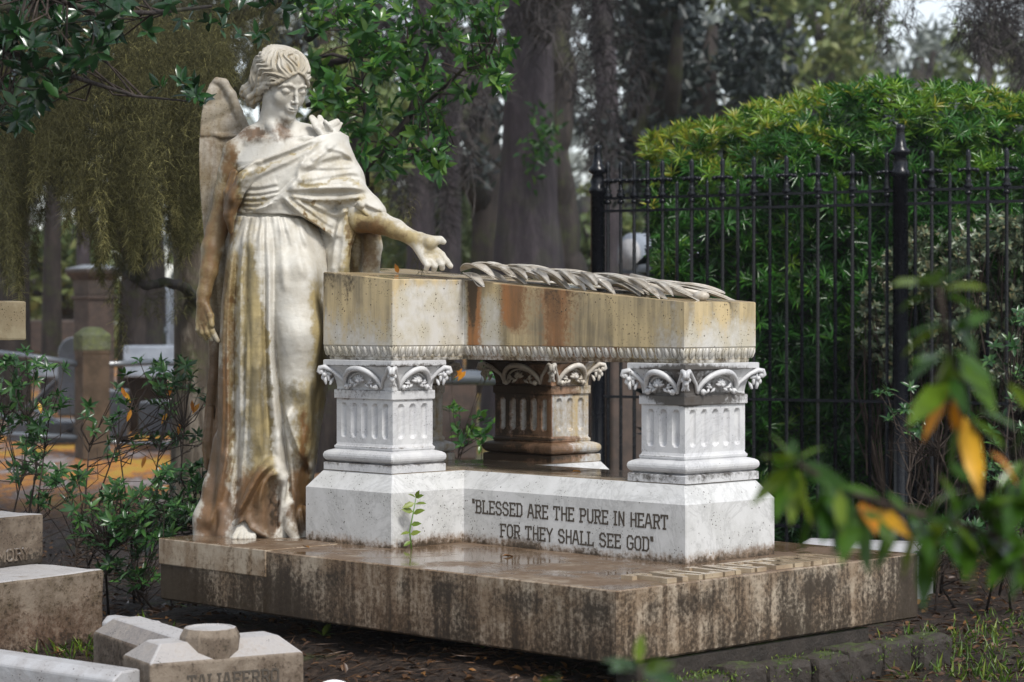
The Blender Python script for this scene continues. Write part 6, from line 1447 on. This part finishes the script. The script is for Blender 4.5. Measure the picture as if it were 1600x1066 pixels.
# ------------------------------------------------------------------ hedge behind the fence
def hedge():
    r = np.random.default_rng(70); n = 4200; x0, x1 = W(1015, 0, 11.0).x, W(1720, 0, 10.6).x
    root = empty('podocarpus_hedge', (x0, 11.2, -.13), 0, 'tall dense green hedge of narrow whorled leaves behind the iron fence', 'hedge')
    px_ = np.array([985, 1010, 1060, 1110, 1150, 1200, 1240, 1290, 1330, 1400, 1450, 1510, 1560, 1600, 1720]); ty = np.array([285, 240, 213, 210, 190, 180, 172, 160, 152, 146, 150, 152, 165, 178, 190])
    px = r.uniform(990, 1720, n); top = np.interp(px, px_, ty) + 9 * noise2(px, px * 0, .06, 71); t = r.uniform(0, 1, n); py = top + (900 - top) * t ** 1.15
    stray = r.uniform(0, 1, n) < .05; py = np.where(stray, top - r.uniform(2, 16, n), py); d = 10.95 - (px - 1010) * .0007 + .22 * noise2(px, py, .022, 72) + r.uniform(-.08, .16, n) + .35 * np.exp(-((py - top) / 45.0)) * r.uniform(0, 1.6, n)
    left = np.interp(py, [200, 300, 420, 600, 900], [1005, 1015, 1030, 1050, 1050]); px = np.where(px < left, left + r.uniform(0, 30, n), px)
    C = Wa(px, py, d) - np.array(root.location); A = unit(np.stack([.55 * r.standard_normal(n), -.75 + .4 * r.standard_normal(n), .55 + .9 * np.exp(-((py - top) / 50)) + .4 * r.standard_normal(n)], -1))
    A[px < 1060] += np.array([-.5, 0, 0])
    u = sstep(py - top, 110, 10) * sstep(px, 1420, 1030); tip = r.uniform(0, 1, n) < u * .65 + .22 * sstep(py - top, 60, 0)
    v = np.clip(.34 + .55 * np.exp(-((py - top) / 110)) * r.uniform(.2, 1, n) + .5 * noise2(px, py, .03, 73) + r.uniform(-.2, .2, n), 0, 1)  # leaf colour imitates a lit top and shaded lower front
    nt = ~tip
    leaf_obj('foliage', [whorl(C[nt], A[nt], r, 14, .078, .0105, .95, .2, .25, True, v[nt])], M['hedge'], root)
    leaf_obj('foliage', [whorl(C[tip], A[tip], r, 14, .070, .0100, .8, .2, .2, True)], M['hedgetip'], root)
    m = 5200; q = np.stack([r.uniform(x0 + .1, x1, m), r.uniform(11.25, 12.2, m), np.zeros(m)], -1); tp = np.interp(800 + q[:, 0] / q[:, 1] * F, px_, ty); zt = EYE - (tp + 14 - HZ) / F * 11.1; q[:, 2] = -.1 + (zt + .1) * r.uniform(0, 1, m)
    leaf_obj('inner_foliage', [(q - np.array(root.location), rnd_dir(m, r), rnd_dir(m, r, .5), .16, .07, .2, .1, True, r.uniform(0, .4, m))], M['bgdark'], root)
    mb = MB()
    for i in range(26):
        x = r.uniform(.1, x1 - x0); mb.tube([(x, r.uniform(.1, .5), 0), (x + r.uniform(-.1, .1), .2, .8), (x + r.uniform(-.2, .2), .3, 1.6)], [.02, .014, .006], 6)
    mb.build('stems', M['bark'], root)
hedge()
def pale_shrub():
    r = np.random.default_rng(80); poly = [(1375, 420), (1400, 375), (1440, 358), (1500, 346), (1560, 340), (1660, 335), (1680, 640), (1560, 640), (1480, 560), (1400, 600), (1340, 560), (1345, 470)]
    root = empty('pale_leaved_shrub', W(1500, 850, 10.35), 0, 'rounded shrub of small pale wet leaves behind the tallest fence post', 'shrub'); n = 1150; q = poly_pts(poly, n, r, .95, 81)
    d = 10.35 + .2 * noise2(q[:, 0], q[:, 1], .03, 82) + r.uniform(-.1, .25, n) - (q[:, 0] - 1400) * .0009; C = Wa(q[:, 0], q[:, 1], d) - np.array(root.location)
    leaf_obj('foliage', [whorl(C, unit(np.array([[0, -.5, .8]]) + .6 * r.standard_normal((n, 3))), r, 9, .036, .017, 1.1, .3, .1, True)], M['palelf'], root)
    mb = MB(); twigs(mb, C[::5], np.array([[x, .15, .1] for x in np.linspace(-.3, .4, 8)]), r, .006, .002, .1); mb.build('stems', M['twig'], root)
pale_shrub()

# ------------------------------------------------------------------ low shrubs
def shrub(name, label, polys, d, mat, L, Wd, nl, seed, ground, axis=(0, -.35, .9), orange=(), stem=.0035, dspan=.35, gap=.8, simple=False, bare=0):
    """twiggy shrub: stems from the ground at the given photo columns to whorls inside the outlines"""
    r = np.random.default_rng(seed); gx = np.mean([g for g in ground]); base = W(gx, HZ + (EYE + .13) * F / d, d); root = empty(name, base, 0, label, 'shrub'); T = []
    for poly, n in polys: q = poly_pts(poly, n, r, gap, seed); T.append(Wa(q[:, 0], q[:, 1], d + r.uniform(-dspan, dspan, n)))
    T = np.concatenate(T) - np.array(base); G_ = np.stack([W(g, HZ + (EYE + .13) * F / d, d) - base for g in ground]).astype(float); mb = MB(); nodes = []
    for i, g in enumerate(G_):      # main stems
        near = T[np.argsort(np.abs(T[:, 0] - g[0]))[:max(3, len(T) // len(G_))]]; e = near[r.integers(0, len(near))] * np.array([1, 1, .8]); P = [g, g * .6 + e * .4 + r.standard_normal(3) * .03, g * .25 + e * .75 + r.standard_normal(3) * .03, e]
        mb.tube(P, [stem * 1.6, stem * 1.3, stem, stem * .6], 5); nodes += dense(P, 6)[3:]
    twigs(mb, T, nodes, r, stem * .7, stem * .35, .1)
    for _ in range(bare):
        n0 = nodes[r.integers(0, len(nodes))]; e = n0 + np.array([r.uniform(-.2, .2), r.uniform(-.1, .1), r.uniform(.02, .22)]); mb.tube([n0, (n0 + e) / 2 + r.standard_normal(3) * .02, e], [stem * .6, stem * .4, stem * .25], 4, False)
    mb.build('stems', M['twig'], root)
    leaf_obj('foliage', [whorl(T, unit(np.array(axis)[None] + .45 * r.standard_normal((len(T), 3))), r, nl, L, Wd, 1.05, .3, .2, simple)], M[mat], root)
    if len(orange):
        q = np.array(orange, float); P = Wa(q[:, 0], q[:, 1], d - .1) - np.array(base); k = len(P)
        leaf_obj('old_leaves', [(P, unit(np.stack([.4 * r.standard_normal(k), -.3 + 0 * q[:, 0], -.8 + .5 * r.standard_normal(k)], -1)), unit(np.array([[0, -1, .3]]) + .4 * r.standard_normal((k, 3))), L * 1.05, Wd * 1.1, .25, .15, False, r.uniform(0, 1, k))], M['orangelf'], root)
    return root
shrub('azalea_shrub', 'leggy azalea with dark tufts standing before the left rails', [([(-10, 560), (40, 550), (100, 570), (110, 620), (60, 700), (90, 740), (-10, 760)], 66)], 8.3, 'azalea', .046, .015, 9, 90, (-10, 20, 50, 80), bare=14)
shrub('azalea_shrub', 'azalea with orange old leaves reaching up beside the angel gown', [([(120, 640), (180, 600), (200, 560), (280, 560), (330, 590), (335, 700), (250, 700), (180, 730)], 64)], 8.5, 'azalea', .046, .016, 8, 91, (110, 150, 210, 270, 310), orange=[(195, 612), (205, 640), (268, 600), (300, 625), (282, 660), (228, 712), (190, 605), (60, 628), (312, 630), (262, 645)], bare=20)
shrub('azalea_shrub', 'dense green azalea at the left corner of the base slab', [([(110, 830), (170, 760), (230, 740), (330, 720), (340, 790), (300, 830), (245, 850), (240, 930), (160, 900)], 175), ([(0, 740), (140, 730), (150, 800), (70, 800)], 22)], 8.2, 'azalea', .046, .016, 9, 92, (60, 120, 170, 210, 250, 290, 320), bare=46, dspan=.3)
shrub('azalea_shrub', 'bare twigged azalea with pink tinged tips in front of the fence at the right', [([(1330, 630), (1375, 610), (1440, 600), (1470, 640), (1440, 700), (1400, 690)], 16)], 8.9, 'azalea', .042, .016, 8, 93, (1440, 1450, 1460, 1470), bare=70, stem=.0045)
shrub('azalea_shrub', 'upright azalea at the right edge before the pale shrub', [([(1535, 560), (1570, 500), (1590, 450), (1660, 450), (1660, 800), (1560, 800), (1500, 760)], 64)], 8.8, 'azalea', .042, .016, 8, 94, (1560, 1580, 1600, 1630), bare=20)
shrub('azalea_shrub', 'low azalea clump at the ground right of the slab', [([(1430, 820), (1500, 790), (1640, 780), (1640, 860), (1500, 880), (1440, 870)], 60)], 8.3, 'azalea', .042, .016, 8, 95, (1460, 1500, 1540, 1580), bare=40)
shrub('ivy_shrub', 'small leafy shrub showing between the tomb piers', [([(690, 580), (760, 570), (770, 640), (775, 700), (700, 720)], 20)], 9.6, 'laurel', .05, .024, 5, 96, (705, 730, 760), orange=[(722, 575), (728, 580)], dspan=.15)
# seedling at the pedestal
def seedling():
    b = TL(-1.255, .385, HS); root = empty('seedling', b, 0, 'thin bright green seedling growing against the pedestal corner', 'seedling'); d = b.y
    P = [Vector(W(x, y, d - .02)) - b for x, y in ((643, 856), (640, 830), (645, 805), (650, 778))]; P[0] = Vector((P[0].x, P[0].y, 0)); mb = MB(); mb.tube(P, [.0028, .0025, .002, .0014], 6); mb.build('stem', NT('green_stem').set((.10, .20, .03), .4), root)
    pr = [((650, 778), (640, 772)), ((650, 778), (660, 774)), ((648, 786), (631, 792)), ((648, 788), (664, 786)), ((646, 800), (630, 796)), ((645, 803), (661, 797)), ((642, 820), (656, 818)), ((641, 832), (628, 834)), ((641, 835), (655, 831)), ((642, 846), (632, 852)), ((650, 779), (654, 768))]
    A = Wa([p[0][0] for p in pr], [p[0][1] for p in pr], d - .02) - np.array(b); Bq = Wa([p[1][0] for p in pr], [p[1][1] for p in pr], d - .035) - np.array(b); r = np.random.default_rng(4)
    leaf_obj('leaves', [(A, Bq - A, unit(np.array([[0, -.7, .7]]) + .3 * r.standard_normal((len(A), 3))), np.linalg.norm(Bq - A, axis=1) * 1.15, np.linalg.norm(Bq - A, axis=1) * .6, .25, .1, False, r.uniform(.6, 1, len(A)))], M['grass'], root)
seedling()
def lone_leaf(name, label, p, D, N, L, Wd, mat, v):
    o = leaf_obj(name, [(np.zeros((1, 3)), np.array([D], float), np.array([N], float), np.array([L]), np.array([Wd]), .5, .2, False, np.array([v]))], M[mat]); o.location = p; tag(o, label, 'leaf')
lone_leaf('fallen_leaf', 'small pinkish fallen leaf standing up on the lid beside the reaching hand', TL(-1.62, .66, ztop(-1.62, .66) + .002), (-.3, -.2, .9), (0, -1, .2), .035, .018, 'orangelf', .2)
lone_leaf('fallen_leaf', 'brown fallen leaf lying on the wet slab below the inscription', TL(-.85, .40, HS + .003), (.8, .3, .05), (0, 0, 1), .04, .022, 'litter', .8)
lone_leaf('fallen_leaf', 'curled fallen leaf on the slab before the near pier pedestal', TL(-1.5, .14, HS + .004), (.5, -.6, .1), (.1, 0, 1), .035, .02, 'litter', .95)
lone_leaf('fallen_leaf', 'small orange fallen leaf on the wet pedestal top between the piers', TL(-.95, .82, .443), (.7, .5, .08), (0, 0, 1), .035, .018, 'orangelf', .5)

# ------------------------------------------------------------------ litter, grass, weeds
def litter():
    r = np.random.default_rng(100); n = 15000; y = 5.2 + 7 * r.uniform(0, 1, n) ** 1.5; x = r.uniform(-.42, .42, n) * y
    a = (x - P0[0]) * math.cos(TH) - (y - P0[1]) * math.sin(TH); b = (x - P0[0]) * math.sin(TH) + (y - P0[1]) * math.cos(TH); k = ~((a > -1.8) & (a < -.1) & (b > .35) & (b < 1.3)); x, y = x[k], y[k]; n = len(x)
    P = np.stack([x, y, gz(x, y) + r.uniform(.002, .018, n)], -1); D = np.stack([r.standard_normal(n), r.standard_normal(n), .25 * r.standard_normal(n)], -1)
    o = leaf_obj('fallen_leaves', [(P, D, unit(np.array([[0, 0, 1]]) + .35 * r.standard_normal((n, 3))), r.uniform(.015, .045, n), r.uniform(.010, .022, n), .5, .15, False, r.uniform(0, 1, n) ** 2.4)], M['litter']); tag(o, 'brown fallen leaves scattered over the dark earth', 'leaf litter', None, 'stuff')
    n = 9000; y = 5.2 + 5 * r.uniform(0, 1, n); x = r.uniform(-.4, .4, n) * y; P = np.stack([x, y, gz(x, y) + .006], -1); D = np.stack([r.standard_normal(n), r.standard_normal(n), .1 * r.standard_normal(n)], -1)
    a = (x - P0[0]) * math.cos(TH) - (y - P0[1]) * math.sin(TH); b = (x - P0[0]) * math.sin(TH) + (y - P0[1]) * math.cos(TH); k = ~((a > -1.8) & (a < -.1) & (b > .35) & (b < 1.3))
    o = leaf_obj('twig_debris', [(P[k], D[k], rnd_dir(k.sum(), r, .8), r.uniform(.03, .11, k.sum()), .004, .2, .05, True, r.uniform(0, .6, k.sum()))], M['litter']); tag(o, 'dead twigs and needles among the leaves', 'debris', None, 'stuff')
    # grass and weeds in patches
    C = np.array([W(x, y, (EYE + .13) * F / (y - HZ)) for x, y in ((1460, 1010), (1500, 1020), (1550, 1000), (1420, 1030), (1580, 1040), (1520, 1050), (80, 1010), (120, 1005), (160, 1020), (60, 1020), (1590, 980), (1380, 1045), (200, 1010))]); m = 1000; j = r.integers(0, len(C), m); P = C[j] + r.standard_normal((m, 3)) * np.array([.10, .12, 0]); P[:, 2] = gz(P[:, 0], P[:, 1])
    o = leaf_obj('grass', [(P, unit(np.stack([.6 * r.standard_normal(m), .6 * r.standard_normal(m), 1 + 0 * P[:, 0]], -1)), rnd_dir(m, r), r.uniform(.02, .06, m), .005, .2, .3, True, r.uniform(0, 1, m))], M['grass']); tag(o, 'short tufts of green grass on the bare ground', 'grass', None, 'stuff')
    # moss cushions on the edging bricks
    m = 3800; bb = r.uniform(0.0, 1.42, m); P = np.array([TL(.075 + a, b, 0) for a, b in zip(r.normal(0, .035, m), bb)]); k = noise2(bb * 30, P[:, 0] * 40, 1, 9) > -.05; P = P[k]; m = len(P); P[:, 2] = -.055 + r.uniform(-.03, .012, m)
    o = leaf_obj('moss', [(P, unit(rnd_dir(m, r) * .7 + np.array([0, 0, .8])), rnd_dir(m, r), r.uniform(.006, .016, m), .004, .2, .2, True, r.uniform(0, 1, m))], M['grass']); tag(o, 'bright moss cushions on the edging bricks', 'moss', None, 'stuff')
    labs = ['small bright weed rosette between the name stone and the slab', 'small weed tuft left of the name stone boss', 'clover like weed beneath the slab front corner', 'slim weed beneath the slab near the bricks', 'weed sprouting on the mossy bricks', 'tiny weed beside the stepped base', 'weed by the moss topped brick']
    for lab, (x, y) in zip(labs, ((505, 1030), (300, 975), (850, 1030), (755, 1040), (1170, 1020), (150, 1000), (930, 1050))):
        d = (EYE + .13) * F / (y - HZ); c = W(x, y, d); k = 9; q = r.uniform(0, 6.28, k)
        D = np.stack([np.cos(q), np.sin(q), r.uniform(.3, 1.4, k)], -1); o = leaf_obj('weed', [(np.zeros((k, 3)) + np.array([0, 0, .0]), D, unit(np.array([[0, 0, 1]]) - .4 * D), r.uniform(.035, .075, k), r.uniform(.014, .024, k), .25, .3, False, r.uniform(.3, 1, k))], M['grass']); o.location = (c.x, c.y, float(gz(np.array(c.x), np.array(c.y)))); tag(o, lab, 'weed', 'weeds on the bare earth')
litter()

# ------------------------------------------------------------------ out of focus leaves close to the lens
def fore(name, label, pairs, stems, d, seed, orange=(), pale=(), wr=.30):
    r = np.random.default_rng(seed); base = W(*stems[0][0], d); root = empty(name, base, 0, label, 'shrub'); mb = MB()
    for s in stems: mb.tube([W(x, y, d + .02) - base for x, y in s], np.linspace(.006, .003, len(s)).tolist(), 6)
    mb.build('stems', M['twig'], root); q = np.array(pairs, float); k = len(q); A = Wa(q[:, 0], q[:, 1], d + r.uniform(-.05, .05, k)) - np.array(base); Bq = Wa(q[:, 2], q[:, 3], d + r.uniform(-.09, .03, k)) - np.array(base)
    N = unit(np.array([[0, -.55, .85]]) + .35 * r.standard_normal((k, 3))); Ln = np.linalg.norm(Bq - A, axis=1); om = np.zeros(k, bool); om[list(orange)] = True
    for nm, m, mat in (('foliage', ~om, 'rhodo'), ('old_leaves', om, 'orangelf')):
        if m.any(): leaf_obj(nm, [(A[m], (Bq - A)[m], N[m], Ln[m], np.maximum(Ln[m] * wr * (.85 if nm == 'old_leaves' else 1), .014), .28, .12, False, r.uniform(.1, .9, m.sum()))], M[mat], root)
pairs = [(1465, 448, 1448, 408), (1462, 450, 1398, 432), (1468, 448, 1524, 410), (1472, 452, 1540, 442), (1462, 458, 1402, 478), (1476, 462, 1556, 492), (1466, 440, 1480, 405), (1480, 505, 1412, 520), (1478, 510, 1404, 548), (1486, 520, 1552, 482), (1480, 548, 1408, 596), (1486, 552, 1470, 630), (1490, 548, 1562, 596), (1496, 560, 1560, 636), (1482, 600, 1424, 652),
    (1485, 610, 1436, 690), (1490, 620, 1500, 706), (1506, 650, 1532, 768), (1512, 650, 1574, 692), (1500, 662, 1476, 752), (1520, 640, 1596, 662), (1484, 500, 1530, 545), (1480, 580, 1530, 600),
    (1242, 722, 1190, 700), (1244, 720, 1288, 694), (1240, 720, 1238, 684), (1240, 726, 1172, 786), (1244, 730, 1208, 806), (1248, 735, 1236, 812), (1250, 728, 1330, 764), (1246, 722, 1300, 728), (1236, 716, 1204, 672), (1255, 740, 1262, 830), (1290, 752, 1322, 812), (1300, 758, 1240, 858), (1306, 760, 1376, 770), (1330, 772, 1300, 868),
    (1340, 790, 1316, 872), (1352, 800, 1352, 900), (1350, 795, 1398, 846), (1345, 785, 1372, 822), (1380, 800, 1440, 790), (1400, 806, 1372, 890), (1440, 820, 1400, 906), (1450, 826, 1512, 884), (1455, 822, 1440, 948), (1470, 816, 1530, 770), (1500, 822, 1480, 740), (1510, 824, 1534, 934), (1530, 826, 1572, 892), (1540, 830, 1604, 800), (1548, 840, 1600, 880), (1560, 820, 1540, 752), (1570, 830, 1612, 760), (1580, 850, 1590, 940), (1420, 800, 1462, 870), (1365, 796, 1420, 830), (1590, 760, 1560, 700), (1600, 720, 1560, 760), (1610, 640, 1580, 600)]
rf = np.random.default_rng(120); om = (15, 16, 17, 40, 56, 57); k0 = len(pairs)
for _ in range(46):
    (x0, y0), (x1, y1) = [((1720, 980), (1600, 870)), ((1600, 870), (1520, 826)), ((1520, 826), (1400, 795)), ((1640, 900), (1604, 800)), ((1604, 800), (1620, 640)), ((1560, 840), (1512, 740)), ((1488, 610), (1478, 520)), ((1320, 768), (1242, 722))][rf.integers(0, 8)]
    t = rf.uniform(); x, y = x0 + (x1 - x0) * t, y0 + (y1 - y0) * t; q = rf.uniform(0, 6.28); L = rf.uniform(45, 78); pairs.append((x, y, x + L * math.cos(q), y + L * math.sin(q) * .8 + 18))
fore('rhododendron', 'blurred glossy rhododendron branch with orange leaves close to the camera at the right', pairs, [[(1720, 980), (1600, 870), (1520, 826), (1420, 800), (1320, 768), (1242, 722)], [(1560, 840), (1512, 740), (1488, 610), (1478, 520), (1466, 446)], [(1640, 900), (1604, 800), (1620, 640)]], 2.65, 110, orange=(15, 16, 17, 40, 56, 57))
fore('rhododendron', 'blurred leaf sprig with a green tip poking up below the slab corner', [(1000, 1040, 1000, 984), (998, 1045, 936, 1022), (1002, 1046, 1046, 1036), (995, 1050, 960, 1036), (1005, 1052, 1060, 1062), (1000, 1055, 1020, 1078)], [[(1005, 1130), (1000, 1080), (1000, 1040)]], 2.7, 111)
fore('rhododendron', 'small blurred leaf sprig at the bottom edge left of the taller sprig', [(866, 1082, 846, 1052), (868, 1084, 890, 1058), (864, 1086, 836, 1078)], [[(880, 1130), (866, 1080)]], 2.7, 112)

# ------------------------------------------------------------------ rain haze between the trees
def haze():
    m = MB(); m.box(-70, 70, -6, 110, -1.6, 26); t = NT('rain_haze'); t.t.nodes.remove(t.b); v = t.n('VolumePrincipled'); v.inputs['Color'].default_value = (.90, .93, .97, 1); v.inputs['Density'].default_value = HAZE; v.inputs['Anisotropy'].default_value = .2
    t.l(v.outputs[0], t.out.inputs['Volume']); o = m.build('haze', t.m); tag(o, 'pale rain haze thickening between the far trees', 'haze', None, 'stuff')
HAZE = .0008
haze()
